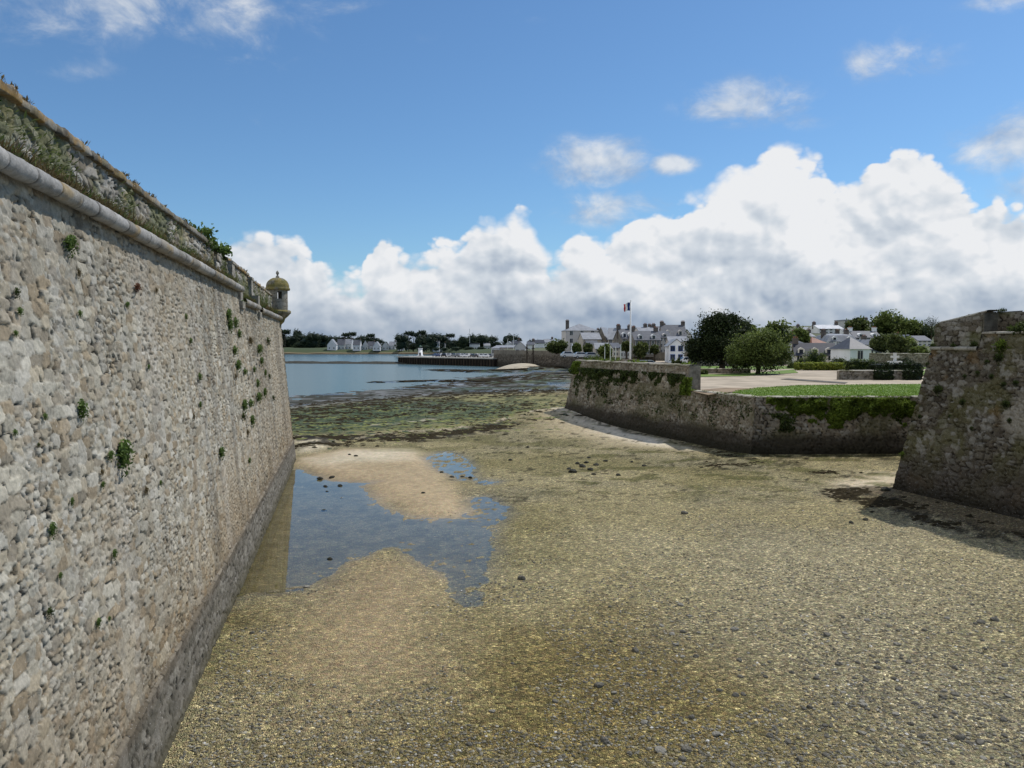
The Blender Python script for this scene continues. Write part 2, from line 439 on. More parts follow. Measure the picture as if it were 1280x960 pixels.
# hidden return face
stone_part('masonry_face', left_wall, WL, 1, -.5, 9.3, np.linspace(0, 1, 160), .12, M_STONE_FAR, 14, .4, .22, col_left, .05)
col_cord = face_cols([(.31, .30, .28), (.26, .245, .215), (.34, .325, .30), (.28, .255, .21)], (.1, .09, .075), contrast=.3)
def col_cordon(u, v, face, a, b, pit):
    c = col_cord(u, v, face, a, b, pit); g = fbm(u * 3, v * 6, 44, 4)
    c = mixc(c, (.15, .14, .12), sst(.5, .75, g) * .6); return mixc(c, (.33, .22, .07), sst(.62, .78, fbm(u * 2 + 8, v * 5, 45, 4)) * .5)
ow2 = (-nL[0], -nL[1])
def ts_seg(s0, s1, k): t = ts_for(s0, s1, k) * LT + 2.5; return (t - s0) / (s1 - s0)
def lw_sweep(name, s0, s1, off, z0, z1, prof, colf, seed, disp=.015, block=.9):
    A = LW(s0, 3.31 + BL * 9.7 + off, z0); B = LW(s1, 3.31 + BL * 9.7 + off, z1)
    return pa(sweep(name, None, M_STONE, A, B, ow2, prof, .05, colf, seed, disp, block, ts_seg(s0, s1, .0028)), left_wall)
rp = [(x + .17, z) for x, z in round_prof(.135, 14, -178, 120)]
lw_sweep('cordon', 2.5, S_CUT - .15, .02, 9.70, 9.70, rp, col_cordon, 20, .014)
lw_sweep('cordon', S_CUT + .95, S_CUT2 - .1, .06, 9.28, 9.28, rp, col_cordon, 21, .014)
lw_sweep('cordon', S_CUT2 + .9, S_END - 1.2, .06, 9.22, 9.22, rp, col_cordon, 22, .014)
# sloping weedy ledge between cordon and parapet
def col_soil(u, v, face, a, b, pit):
    g = fbm(u * 2, v * 4, 61, 4); c = np.tile(np.array([.14, .12, .07]), (len(u), 1)); return mixc(c, (.30, .28, .23), sst(.5, .6, g))
lw_sweep('ledge', 2.5, S_CUT - .15, .1, 9.74, 9.74, [(.0, .08), (-.15, .16), (-.3, .2), (-.45, .22)], col_soil, 23, .03)
lw_sweep('ledge', S_CUT + .5, S_END - .9, .12, 9.28, 9.28, [(.0, .08), (-.15, .16), (-.3, .2), (-.45, .22)], col_soil, 24, .03)
# parapet above the ledge
par_tones = [(.29, .275, .24), (.23, .21, .17), (.35, .335, .30), (.19, .165, .125), (.26, .24, .205)]
_pp = face_cols(par_tones, (.13, .115, .085), (.02, .018, .012), .45)
def col_par(u, v, face, a, b, pit):
    c = _pp(u, v, face, a, b, pit)
    c = mixc(c, (.09, .10, .035), sst(.44, .62, fbm(u * .9, v * 1.4, 71, 4)) * .75 )
    return mixc(c, (.30, .24, .10), sst(.6, .78, fbm(u * 1.3, v * 1.5, 72, 4)) * .5)
par = empty('parapet', (*LW(20, 4.6)[:2], 9.7), 0, 'weathered rubble parapet with flat coping, set back on top of the long left rampart', 'parapet')
def par_face(s0, s1, z0, z1, ze, off, seed, dz=.03):
    ts = ts_seg(s0, s1, .0026); nz = int((z1 - z0) / dz); T, Z = np.meshgrid(ts, np.linspace(0, 1, nz)); T = T.ravel(); Z = Z.ravel()
    s = s0 + (s1 - s0) * T; z = z0 + (z1 + (ze - z1) * T - z0) * Z; w = 3.31 + BL * 9.7 + off + .06 * (z - z0)
    P = np.stack([s * dL[0] + w * nL[0], s * dL[1] + w * nL[1], z], 1)
    me = stone_grid(P, (ow2[0], ow2[1], 0), s, z, 'parapet_face', None, M_STONE, seed, .30, .16, col_par, .075, .2, .5, True, len(ts), nz, 1.3)
    return pa(link('parapet_face', me), par)
def par_cop(s0, s1, z0, z1, off, seed, colf, over=.10, th=.16, depth=.7):
    A = LW(s0, 3.31 + BL * 9.7 + off, z0); B = LW(s1, 3.31 + BL * 9.7 + off, z1)
    return pa(sweep('coping', None, M_STONE, A, B, ow2, slab_prof(depth, over, th), .05, colf, seed, .055, .8, ts_seg(s0, s1, .0028)), par)
_cc = face_cols([(.20, .19, .16), (.16, .145, .115), (.24, .225, .195)], (.05, .04, .03), contrast=.35)
def col_cop(u, v, face, a, b, pit):
    c = _cc(u, v, face, a, b, pit); c = mixc(c, (.26, .15, .03), sst(.48, .62, fbm(u * 3.2, v * 7, 81, 4)) * .8 * sst(24, 10, u))
    c = mixc(c, (.28, .24, .12), sst(.52, .7, fbm(u * 3, v * 7, 84, 4)) * .4); return mixc(c, (.05, .045, .035), sst(.55, .7, fbm(u * 3.3, v * 9, 82, 4)) * .7)
par_face(2.5, S_CUT - .3, 9.82, 10.96, 10.96, .42, 31)
par_cop(2.5, S_CUT - 1.8, 10.94, 10.94, .48, 32, col_cop)
par_face(S_CUT - .3, S_CUT2, 9.3, 10.80, 10.76, .30, 33, .045)
par_cop(S_CUT - .2, S_CUT2, 10.80, 10.76, .38, 34, col_cop, .07, .14)
par_face(S_CUT2, S_END - 1.5, 9.3, 10.68, 10.58, .34, 35, .045)
par_cop(S_CUT2 + .1, S_END - 1.6, 10.68, 10.58, .42, 36, col_cop, .07, .14)
# inner filling of the rampart so that it stands as a solid from the side
mb = MB(); iw = 3.31 + BL * 9.7
a, b, c2, d2 = LW(2.5, iw + .3), LW(S_END - 1.6, iw + .3), LW(S_END - 1.6, iw + 6), LW(2.5, iw + 6)
mb.prism([a[:2], b[:2], c2[:2], d2[:2]], -.5, 9.25)
M_EARTH = plain('rampart_earth', (.13, .12, .06), .95, .4, 1.5, .5)
pa(mb.build('earth_fill', M_EARTH), left_wall)
# piers where the cordon steps
_pc = face_cols([(.30, .285, .25), (.25, .235, .20), (.34, .33, .30)], (.12, .105, .08), contrast=.3)
def pier(s, w, z0, z1, proj, seed, lab):
    root = empty('pier', LW(s, iw - proj, z0), -TH * -1, lab, 'pier')
    root.rotation_euler = (0, 0, 0)
    mb = MB(); A = lambda ss, oo: LW(ss, iw + oo)[:2]
    mb.prism([A(s - w / 2, -proj), A(s + w / 2, -proj), A(s + w / 2, .42), A(s - w / 2, .42)], z0, 9.86)
    mb.prism([A(s - w / 2, .20), A(s + w / 2, .20), A(s + w / 2, .62), A(s - w / 2, .62)], 9.862, z1)
    body = pa(mb.build('shaft', M_PIER), root)
    mb = MB()
    for k, (e, za, zb) in enumerate([(.08, z0 - .0, z0 - .28), (.0, z0 - .281, z0 - .50), (-.10, z0 - .501, z0 - .72)]):
        q = proj + e if k == 0 else proj + e
        mb.prism([A(s - w / 2 - e * .5, -q), A(s + w / 2 + e * .5, -q), A(s + w / 2 + e * .5, .4), A(s - w / 2 - e * .5, .4)], zb, za - .002)
    pa(mb.build('corbel', M_PIER), root)
    mb = MB(); mb.prism([A(s - w / 2 - .03, .17), A(s + w / 2 + .03, .17), A(s + w / 2 + .03, .66), A(s - w / 2 - .03, .66)], z1 + .002, z1 + .10)
    pa(mb.build('coping', M_PIER), root)
M_PIER = plain('dressed_pier_stone', (.30, .275, .225), .9, .5, 4.5, 1, 0, .05)
pier(S_CUT + .4, .75, 9.25, 10.72, .10, 1, 'dressed stone pier where the cordon steps down, nearer of the two beside the wall tufts')
pier(S_CUT2 + .35, .65, 9.1, 10.62, .10, 2, 'narrow dressed stone pier between the first step of the cordon and the domed turret')

# ---- sentry turret on the salient
tc = LW(S_END - .75, iw + .08); tx, ty = tc[0], tc[1]
tur = empty('sentry_turret', (tx, ty, 8.4), 0, 'round stone sentry turret with lichen-covered dome at the far end of the left rampart', 'turret')
def lathe_np(name, prof, n, mat, colf, seed, disp=.02, sx=.4, sy=.25, root=None, hole=None):
    prof = np.array(prof, float); seg = np.concatenate([[0], np.cumsum(np.hypot(*np.diff(prof, axis=0).T))])
    K, I = np.meshgrid(np.arange(len(prof)), np.arange(n + 1), indexing='ij'); K = K.ravel(); I = I.ravel()
    th = 2 * pi * I / n; r = prof[K, 0]; u = np.where(I == n, 0, th) * .75; v = seg[K]
    e, a, b = cells(u / sx, v / sy, seed, .3, .2); face = sst(0, .1, e)
    rr = r + disp * (face * .5 + .6 * (fbm(u * 6, v * 6, seed, 3) - .5))
    P = np.stack([tx + rr * np.cos(th), ty + rr * np.sin(th), prof[K, 1]], 1)
    F = grid_faces(n + 1, len(prof))
    if hole is not None:
        cen = P[F].mean(1); ang = np.arctan2(cen[:, 1] - ty, cen[:, 0] - tx); keep = np.ones(len(F), bool)
        for a0, da, z0, z1 in hole:
            dd = np.abs((ang - a0 + pi) % (2 * pi) - pi); keep &= ~((dd < da) & (cen[:, 2] > z0) & (cen[:, 2] < z1))
        F = F[keep]
    me = np_mesh(name, P, F, mat, col=np.clip(colf(u, v, face, a, b, (1 - face) * .4), .004, 1)); return pa(link(name, me), root)
_tc = face_cols([(.27, .25, .205), (.23, .21, .165), (.30, .28, .235)], (.14, .12, .09), contrast=.25)
def col_lich(u, v, face, a, b, pit):
    c = _tc(u, v, face, a, b, pit) * .8; c = mixc(c, (.25, .20, .055), sst(.35, .55, fbm(u * 3, v * 3, 55, 4)) * .8)
    return mixc(c, (.10, .10, .035), sst(.5, .7, fbm(u * 4, v * 4, 56, 4)) * .7)
slits = [(radians(-62), .20, 10.42, 10.9), (radians(118), .20, 10.42, 10.9), (radians(20), .2, 10.42, 10.9), (radians(200), .2, 10.42, 10.9)]
def dens(prof, st=.05):
    out = []
    for (a, b), (c, d) in zip(prof[:-1], prof[1:]):
        n = max(1, int(hypot(c - a, d - b) / st))
        out += [(a + (c - a) * k / n, b + (d - b) * k / n) for k in range(n)]
    return out + [prof[-1]]
lathe_np('drum', dens([(.60, 9.72), (.60, 11.0)]), 72, M_STONE, _tc, 5, .02, root=tur, hole=slits)
lathe_np('corbel', dens([(.02, 8.45), (.14, 8.6), (.2, 8.85), (.36, 9.0), (.42, 9.2), (.60, 9.36), (.72, 9.5), (.78, 9.55), (.78, 9.68), (.70, 9.74), (.5, 9.75)]), 72, M_STONE, col_lich, 6, .035, root=tur)
lathe_np('dome', dens([(.5, 10.98), (.70, 10.99), (.74, 11.04), (.73, 11.12), (.68, 11.2)] + [(.69 * cos(t) ** .9, 11.2 + .60 * sin(t)) for t in np.linspace(0.05, 1.5, 16)] + [(.02, 11.81)]), 72, M_STONE, col_lich, 7, .05, root=tur)
lathe_np('finial', dens([(.10, 11.78), (.11, 11.86), (.05, 11.92), (.05, 11.98), (.095, 12.05), (.09, 12.13), (.03, 12.22), (.005, 12.24)], .02), 24, M_STONE, _tc, 8, .01, root=tur)
mb = MB(); mb.lathe([(.50, 9.75), (.50, 10.40)], 24, (tx, ty)); pa(mb.build('inner_floor', plain('turret_dark', (.06, .055, .05), .95)), tur)

# ---- bastion wall behind the lawn edge (shaded, two heights) and right-hand bastion
BM = .20
A0 = G(704, 513, .55); A1 = G(938, 571, 0.0)
A2 = (A1[0] + 26, A1[1] + .3)
WM = Wall([(A0[0] + 9, A0[1] + 14), A0, A1, A2], 1, BM)
Lm = hypot(A1[0] - A0[0], A1[1] - A0[1])
ZU, ZL = 5.85, 3.92
def frac_at(px, z):                          # where the sight line px meets the top of the face A0-A1
    k = BM * z; ax, ay = WM.pt(1, z); bx, by = WM.pt(2, z); t = (px - 640) / 1000 * cp
    lo, hi = 0., 1.
    for _ in range(40):
        m = (lo + hi) / 2; x = ax + (bx - ax) * m; y = ay + (by - ay) * m
        if D(px, 432, y)[0] > x: lo = m
        else: hi = m
    return lo
TB = frac_at(861, 5.0)
mid = empty('bastion_wall', (A1[0], A1[1], 0), 0, 'shaded stone bastion wall around the lawn, higher stretch on its left, dark tide stain at its foot', 'rampart')
mid_tones = [(.245, .215, .165), (.20, .168, .122), (.285, .262, .215), (.17, .14, .102), (.23, .20, .155)]
_mf = face_cols(mid_tones, (.12, .10, .075), (.012, .010, .007), .5)
def col_mid(u, v, face, a, b, pit):
    c = _mf(u, v, face, a, b, pit)
    g = fbm(u * .25, v * .5, 105, 3); c = c * (.8 + .45 * g)[:, None]
    c = mixc(c, (.10, .095, .045), sst(.48, .7, fbm(u * .35, v * .8, 106, 4)) * .6)
    tide = 1 - sst(1.0, 1.9, v + .7 * (fbm(u * .3, v * .3, 107, 3) - .5)); c = mixc(c, (.032, .027, .020), tide * .88)
    tide = 1 - sst(.3, .9, v + .4 * (fbm(u * .5, v * .3, 108, 3) - .5)); return mixc(c, (.022, .020, .012), tide * .8)
dz = .07
stone_part('masonry_face', mid, WM, 1, -.4, ZU, np.linspace(0, TB, int(Lm * TB / .085)), dz, M_STONE_FAR, 40, .34, .2, col_mid, .07)
stone_part('masonry_face', mid, WM, 1, -.4, ZL, np.linspace(TB - .006, 1, int(Lm * (1 - TB) / .07)), dz, M_STONE_FAR, 41, .34, .2, col_mid, .07)
stone_part('masonry_face', mid, WM, 2, -.4, ZL, np.linspace(0, 1, 380), dz, M_STONE_FAR, 42, .34, .2, col_mid, .07)
stone_part('masonry_face', mid, WM, 0, -.4, ZU, np.linspace(0, 1, 120), .12, M_STONE_FAR, 43, .4, .24, col_mid, .07)
# end of the higher stretch, and copings
def on_face(t, z, off=0.0):
    ax, ay = WM.pt(1, z, off); bx, by = WM.pt(2, z, off); return (ax + (bx - ax) * t, ay + (by - ay) * t, z)
dm = ((A1[0] - A0[0]) / Lm, (A1[1] - A0[1]) / Lm); nm = WM.n[1]
mb = MB(); q0 = on_face(TB, ZL - .6); q1 = on_face(TB, ZU)
thk = 1.0
vs = [q0, (q0[0] + nm[0] * thk, q0[1] + nm[1] * thk, q0[2]), (q1[0] + nm[0] * thk, q1[1] + nm[1] * thk, ZU), q1]
b1 = [(x - dm[0] * .4, y - dm[1] * .4, z) for x, y, z in vs]
mb.add(vs + b1, [(0, 1, 2, 3), (7, 6, 5, 4), (0, 4, 5, 1), (1, 5, 6, 2), (2, 6, 7, 3), (3, 7, 4, 0)])
M_SHST = plain('shaded_stone', (.24, .21, .165), .92, .45, 3.0, .8, 0, .04)
pa(mb.build('end_face', M_SHST), mid)
_cm = face_cols([(.36, .33, .27), (.30, .27, .22), (.40, .37, .31)], (.12, .10, .08), contrast=.3)
def col_cm(u, v, face, a, b, pit):
    c = _cm(u, v, face, a, b, pit); return mixc(c, (.12, .12, .05), sst(.5, .66, fbm(u * .8, v * 2, 131, 4)) * .7)
A_ = on_face(0, ZU, 0); B_ = on_face(TB, ZU, 0)
pa(sweep('coping', None, M_STONE_FAR, (A_[0], A_[1], ZU), (B_[0], B_[1], ZU), (-nm[0], -nm[1]), slab_prof(.95, .07, .13), .2, col_cm, 51, .05, 1.1), mid)
A_ = on_face(TB, ZL, 0); B_ = on_face(1, ZL, 0)
pa(sweep('coping', None, M_STONE_FAR, (A_[0], A_[1], ZL), (B_[0], B_[1], ZL), (-nm[0], -nm[1]), slab_prof(.7, .05, .10), .2, col_cm, 52, .05, 1.1), mid)
A_ = edge_pt(WM, 2, ZL, 0); B_ = edge_pt(WM, 3, ZL, 0); n2 = WM.n[2]
pa(sweep('coping', None, M_STONE_FAR, (A_[0], A_[1], ZL), (B_[0], B_[1], ZL), (-n2[0], -n2[1]), slab_prof(.7, .05, .10), .2, col_cm, 53, .05, 1.1), mid)
mb = MB(); t0 = on_face(0, ZU, .1); t1 = on_face(TB, ZU, .1)
mb.prism([t0[:2], t1[:2], (t1[0] + nm[0] * .9, t1[1] + nm[1] * .9), (t0[0] + nm[0] * .9 , t0[1] + nm[1] * .9)], 3.0, ZU - .01)
pa(mb.build('wall_core', M_SHST), mid)

# ---- right-hand bastion
BR = .21
R0 = G(1113, 617, .15); R1 = (R0[0] + 2.1 * 2.4, R0[1] - 7.4 * 2.4); R2 = (R0[0] + 15, R0[1] + 20)
WR = Wall([R1, R0, R2], -1, BR)
WRr = Wall([R2, R0, R1], 1, BR)
right = empty('bastion_wall', (R0[0], R0[1], 0), 0, 'steep shaded stone bastion at the right edge with sloping parapet and a plant-grown top', 'rampart')
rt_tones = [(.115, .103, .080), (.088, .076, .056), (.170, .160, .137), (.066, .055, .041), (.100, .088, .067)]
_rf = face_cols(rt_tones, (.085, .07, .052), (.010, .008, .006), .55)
def col_right(u, v, face, a, b, pit):
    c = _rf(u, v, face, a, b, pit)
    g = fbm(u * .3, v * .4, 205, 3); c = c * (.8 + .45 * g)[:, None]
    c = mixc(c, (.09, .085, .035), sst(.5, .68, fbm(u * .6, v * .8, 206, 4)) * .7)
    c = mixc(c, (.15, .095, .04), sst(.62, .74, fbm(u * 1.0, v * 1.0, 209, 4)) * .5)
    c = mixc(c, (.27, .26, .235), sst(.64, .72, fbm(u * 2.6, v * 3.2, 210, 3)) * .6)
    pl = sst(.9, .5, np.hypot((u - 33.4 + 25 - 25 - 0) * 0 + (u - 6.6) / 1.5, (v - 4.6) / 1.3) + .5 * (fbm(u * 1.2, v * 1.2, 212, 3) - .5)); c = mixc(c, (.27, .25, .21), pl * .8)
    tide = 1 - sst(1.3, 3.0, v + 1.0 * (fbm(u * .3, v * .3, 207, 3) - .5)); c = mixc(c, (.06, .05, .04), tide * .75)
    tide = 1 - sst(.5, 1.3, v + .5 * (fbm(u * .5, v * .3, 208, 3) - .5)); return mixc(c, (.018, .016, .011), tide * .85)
LR = hypot(R1[0] - R0[0], R1[1] - R0[1])
def fr(px, z):                               # fraction from R0 toward R1 seen at px
    ax, ay = WRr.pt(1, z); bx, by = WRr.pt(2, z); lo, hi = 0., 1.
    for _ in range(40):
        m = (lo + hi) / 2; x = ax + (bx - ax) * m; y = ay + (by - ay) * m
        if x / y < (px - 640) / 1000 * cp: lo = m
        else: hi = m
    return lo
ZC = 7.36; ZR = 8.02; TR = fr(1226, 7.8)
tr = lambda a, b, st: np.linspace(a, b, max(2, int(LR * (b - a) / st)))
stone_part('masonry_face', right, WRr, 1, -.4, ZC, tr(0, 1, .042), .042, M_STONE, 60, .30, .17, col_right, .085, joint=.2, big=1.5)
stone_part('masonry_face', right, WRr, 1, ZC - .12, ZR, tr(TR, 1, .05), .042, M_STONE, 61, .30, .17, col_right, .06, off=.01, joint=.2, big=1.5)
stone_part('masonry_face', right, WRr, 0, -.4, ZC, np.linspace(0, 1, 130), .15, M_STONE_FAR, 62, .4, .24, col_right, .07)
nr = WRr.n[1]; dr = ((R1[0] - R0[0]) / LR, (R1[1] - R0[1]) / LR)
def onr(t, z, off=0.0):
    ax, ay = WRr.pt(1, z, off); bx, by = WRr.pt(2, z, off); return (ax + (bx - ax) * t, ay + (by - ay) * t, z)
_cr = face_cols([(.30, .29, .25), (.24, .22, .18), (.34, .33, .29)], (.10, .09, .07), contrast=.3)
pa(sweep('cordon', None, M_STONE, onr(0, ZC), onr(TR, ZC), (-nr[0], -nr[1]), [(-.4, -.02)] + [(x + .03, z) for x, z in round_prof(.09, 8, -90, 90)] + [(-.4, .1)], .06, _cr, 63, .02, .8), right)
pa(sweep('coping', None, M_STONE, onr(TR, ZR), onr(1, ZR), (-nr[0], -nr[1]), slab_prof(1.0, .05, .10), .08, _cr, 64, .02, .9), right)
# parapet blocks: a sloping corner piece and a set-back stretch
rpar = empty('parapet', onr(0, ZC), 0, 'block parapet on the right bastion, its top sloping down toward the corner', 'parapet')
_rp = face_cols([(.15, .137, .113), (.115, .102, .077), (.19, .178, .155), (.09, .077, .058)], (.045, .038, .028), (.015, .013, .009), .4)
def col_rp(u, v, face, a, b, pit):
    c = _rp(u, v, face, a, b, pit); c = mixc(c, (.08, .085, .03), sst(.5, .66, fbm(u * .8, v * 1.3, 216, 4)) * .7)
    return mixc(c, (.28, .27, .24), sst(.6, .7, fbm(u * 1.5, v * 2, 217, 3)) * .5)
def rp_face(t0, t1, z0, z1, ze, off, seed, sx=.42, sy=.24):
    nu = max(3, int(LR * (t1 - t0) / .04)); nv = max(3, int(max(z1, ze) / .04 - z0 / .04)); T, Z = np.meshgrid(np.linspace(0, 1, nu), np.linspace(0, 1, nv)); T = T.ravel(); Z = Z.ravel()
    A = np.array(onr(t0, ZC, off)); B = np.array(onr(t1, ZC, off)); P = A + (B - A) * T[:, None]
    z = z0 + (z1 + (ze - z1) * T - z0) * Z; P[:, 2] = z; k = .10 * (z - z0); P[:, 0] += nr[0] * k; P[:, 1] += nr[1] * k
    me = stone_grid(P, (-nr[0], -nr[1], 0), T * LR * (t1 - t0), z, 'parapet_face', None, M_STONE, seed, sx, sy, col_rp, .06, .12, .3, True, nu, nv)
    return pa(link('parapet_face', me), rpar)
ZA, ZB_ = 8.55, 9.02
rp_face(0, TR, ZC + .06, ZA, ZB_, .06, 65)
rp_face(TR - .12, 1, ZR - .1, ZB_ - .02, ZB_ - .02, .95, 66)
mb = MB()
a = onr(0.012, ZC, .20); b = onr(TR, ZC, .20); n3 = WRr.n[0]
def off(p, k, j=0): return (p[0] + nr[0] * k + dr[0] * j, p[1] + nr[1] * k + dr[1] * j)
pts = [a[:2], b[:2], off(b, 2.2), off(a, 2.2, 2.0)]
vs = [(x, y, ZC - .3) for x, y in pts] + [(pts[0][0], pts[0][1], ZA - .05), (pts[1][0], pts[1][1], ZB_ - .04), (pts[2][0], pts[2][1], ZB_ + .1), (pts[3][0], pts[3][1], ZA + .15)]
mb.add(vs, [(0, 3, 2, 1), (4, 5, 6, 7), (0, 1, 5, 4), (1, 2, 6, 5), (2, 3, 7, 6), (3, 0, 4, 7)])
a = onr(TR - .1, ZC, 1.12); b = onr(1, ZC, 1.12); pts = [a[:2], b[:2], off(b, 2), off(a, 2)]
mb.prism(pts, ZC - .3, ZB_ - .05)
M_DKST = plain('mossy_top_stone', (.13, .12, .095), .95, .45, 2.5, .9, 0, .05)
pa(mb.build('parapet_top', M_DKST), rpar)
# narrow cap course on the sloping parapet
a = onr(.0, ZA, .10); b = onr(TR, ZB_, .10)
a = (a[0] - nr[0] * BR * (ZA - ZC) * 1 + nr[0] * .11, a[1] - nr[1] * BR * (ZA - ZC) + nr[1] * .11, ZA); b = (b[0] - nr[0] * BR * (ZB_ - ZC) + nr[0] * .15, b[1] - nr[1] * BR * (ZB_ - ZC) + nr[1] * .15, ZB_)
pa(sweep('coping', None, M_STONE, a, b, (-nr[0], -nr[1]), slab_prof(.7, .05, .09), .08, _cr, 67, .03, .8), rpar)
# earth platform behind the right bastion
mb = MB(); c0 = onr(.02, 7.2, .5); c1 = onr(1, 7.2, .5); mb.prism([c0[:2], c1[:2], (c1[0] + 20, c1[1] + 5), (c0[0] + 22, c0[1] + 18)], 6.2, 7.3)
pa(mb.build('earth_fill', M_EARTH), right)
# ================================================================== ground
def GP(pl, z=0.0): return [G(x, y, z) for x, y in pl]
pool_main = GP([(352,590),(372,586),(392,594),(410,601),(440,603),(470,602),(452,607),(462,618),(478,632),(505,642),(540,648),(572,647),(590,638),(586,624),(606,619),(622,627),(633,634),(640,641),(622,652),(616,668),(618,688),(608,706),(602,722),(585,728),(560,722),(536,706),(512,694),(492,683),(470,688),(452,694),(430,703),(408,722),(380,737),(345,739),(310,742),(290,752),(270,745)])
pool_small = GP([(534,571),(548,565),(562,564),(578,570),(592,582),(590,592),(596,600),(576,600),(566,594),(552,590),(540,582)])
pool_tiny = GP([(598,602),(612,599),(626,601),(618,605),(604,606)])
pool_marsh = GP([(548,735),(575,724),(606,722),(610,745),(600,772),(575,770),(560,758)])
zone = {
 'bank': GP([(362,575),(400,568),(430,562),(480,560),(528,562),(540,577),(562,602),(590,622),(594,642),(560,652),(500,644),(466,628),(448,606),(400,602),(366,588)]),
 'bank_light': GP([(385,577),(440,566),(500,563),(518,568),(500,578),(450,583),(400,586)]),
 'mound': GP([(358,546),(400,545),(428,551),(415,561),(390,569),(360,572)]),
 'wedge': GP([(684,515),(715,512),(760,528),(812,545),(868,563),(800,556),(740,536),(696,521)]),
 'wedge_soft': GP([(660,520),(715,512),(800,540),(868,566),(760,560),(690,540)]),
 'green': GP([(345,516),(395,508),(430,504),(480,499),(560,500),(620,505),(655,512),(600,524),(540,530),(450,538),(345,543)]),
 'yellow': GP([(520,498),(640,494),(718,494),(712,514),(660,520),(600,530),(500,538),(420,543),(345,546),(345,536),(450,530),(560,520)]),
 'wet': GP([(330,520),(360,512),(430,502),(520,497),(640,491),(720,489),(730,462),(600,456),(200,456),(200,520)]),
 'tan': GP([(380,760),(425,712),(470,695),(520,702),(548,730),(565,790),(545,850),(470,870),(400,880),(350,830)]),
 'rsand': GP([(1045,604),(1090,592),(1128,590),(1140,612),(1100,622),(1062,622)]),
 'olive': GP([(640,790),(760,770),(860,800),(960,860),(1000,960),(560,1000),(330,960),(560,880)]),
 'olive_strip': GP([(300,735),(352,737),(352,640),(365,590),(330,600),(250,720),(230,800),(330,790)]),
 'greyr': GP([(930,700),(1300,720),(1400,1000),(1000,1000),(900,860)]),
 'weedA': GP([(850,578),(900,572),(1000,572),(1010,582),(930,588),(870,592)]),
 'weedB': GP([(1000,592),(1060,588),(1070,594),(1020,597)]),
}
white_line = GP([(440,549),(500,541),(560,536),(620,529),(665,521),(700,516)])
white_line2 = GP([(430,533),(470,530),(520,527),(545,524)])
dark_line = GP([(350,549),(420,548),(480,547),(540,545),(600,538),(625,531)])
dark_line2 = GP([(365,560),(420,556),(500,551),(560,548)])
reef1 = GP([(470,478),(540,476),(600,478),(640,474)], -.5)
reef2 = GP([(545,462),(600,464),(660,463),(720,462)], -.4)
shore = [(-400., 110.), (-60., 113.), (-33., 117.), (-27., 131.), (-21., 146.), (-12., 176.), (-5., 205.), (2., 232.), (6., 262.), (0., 300.), (8., 340.)]
def shore_y(x):
    xs = np.array([p[0] for p in shore[:-2]]); ys = np.array([p[1] for p in shore[:-2]])
    return np.interp(x, xs, ys, right=330)
def ground_h(x, y, full=False):
    x = np.asarray(x, float); y = np.asarray(y, float)
    n1 = fbm(x * .12, y * .12, 301, 3) - .5; n2 = fbm(x * .9, y * .9, 302, 4) - .5; n3 = fbm(x * 4.5, y * 4.5, 303, 3) - .5
    h = .05 + .10 * n1 * sst(20, 60, y) + .02 * n2 + .012 * n3
    h = h + .10 * sst(-.4, 1.6, sdf(zone['bank'], x, y)) + .22 * sst(-.5, 2.0, sdf(zone['mound'], x, y))
    # sand banked against the walls
    dA = line_d([A0, A1], x, y); tA = ((x - A0[0]) * dm[0] + (y - A0[1]) * dm[1]) / Lm
    h = h + .75 * (1 - sst(.0, 9, dA)) * sst(1.0, .0, tA) * sst(72, 88, y)
    dR = line_d([R0, R1], x, y); h = h + .35 * (1 - sst(0, 3.2, dR + .8 * n1))
    dB = line_d([A1, A2], x, y); h = h + .12 * (1 - sst(0, 3, dB))
    # the tidal slope
    sy = shore_y(x + 6 * (fbm(x * .05, y * .05, 304, 3) - .5)); q = (sy - y)
    slope = sst(95, 20, np.clip(q + 20 * 0, -50, 200))
    fall = np.clip((y - 76) / 40., 0, 1)
    h = h - fall * (.52 * sst(70, -3, q)) - .0045 * np.clip(-q, 0, 200) + fall * .14 * (fbm(x * .16, y * .16, 305, 4) - .5) + fall * .05 * n2
    h = h + .38 * (1 - sst(0, 4.0, line_d(reef1, x, y) + 3 * n2)) + .75 * (1 - sst(0, 15, line_d(reef2, x, y) + 8 * n1 + 3 * n2)) 
    # pools
    sd = np.full(x.shape, -50.)
    for p, k in ((pool_main, 1), (pool_small, 1), (pool_tiny, 1)):
        sd = np.maximum(sd, sdf(p, x, y))
    pm = sdf(pool_marsh, x, y)
    sd = sd + .6 * (fbm(x * 1.1, y * 1.1, 306, 5) - .5) + .2 * (fbm(x * 5, y * 5, 307, 3) - .5)
    rim = sst(1.6, 0, -sd)
    h = np.where(sd < 0, h * (1 - rim) + rim * (-.030 + .035 * np.clip(-sd, 0, 2)) + .010 * n3 * rim + .01 * n2 * rim, -.030 - np.minimum(.08, .022 * sd) + .012 * n3)
    m = sst(-.6, .4, pm); h = h + .030 * sst(.62, .70, fbm(x * 2.6, y * 2.6, 308, 4)) * sst(2.4, .6, sd) * sst(0, .2, sd) * sst(-9, -4, x)
    h = np.where(m > 0, h * (1 - m) + m * (-.038 + .10 * n2 + .03 * n3), h)
    s2 = sdf(pool_small, x, y); m = sst(-.2, .6, s2); h = h + m * np.maximum(0, (fbm(x * 2.1, y * 2.1, 309, 2) - .64)) * .5
    if full: return h, sd, q, n1, n2, n3
    return h
def hz(x, y): return float(ground_h(np.array([x]), np.array([y]))[0])

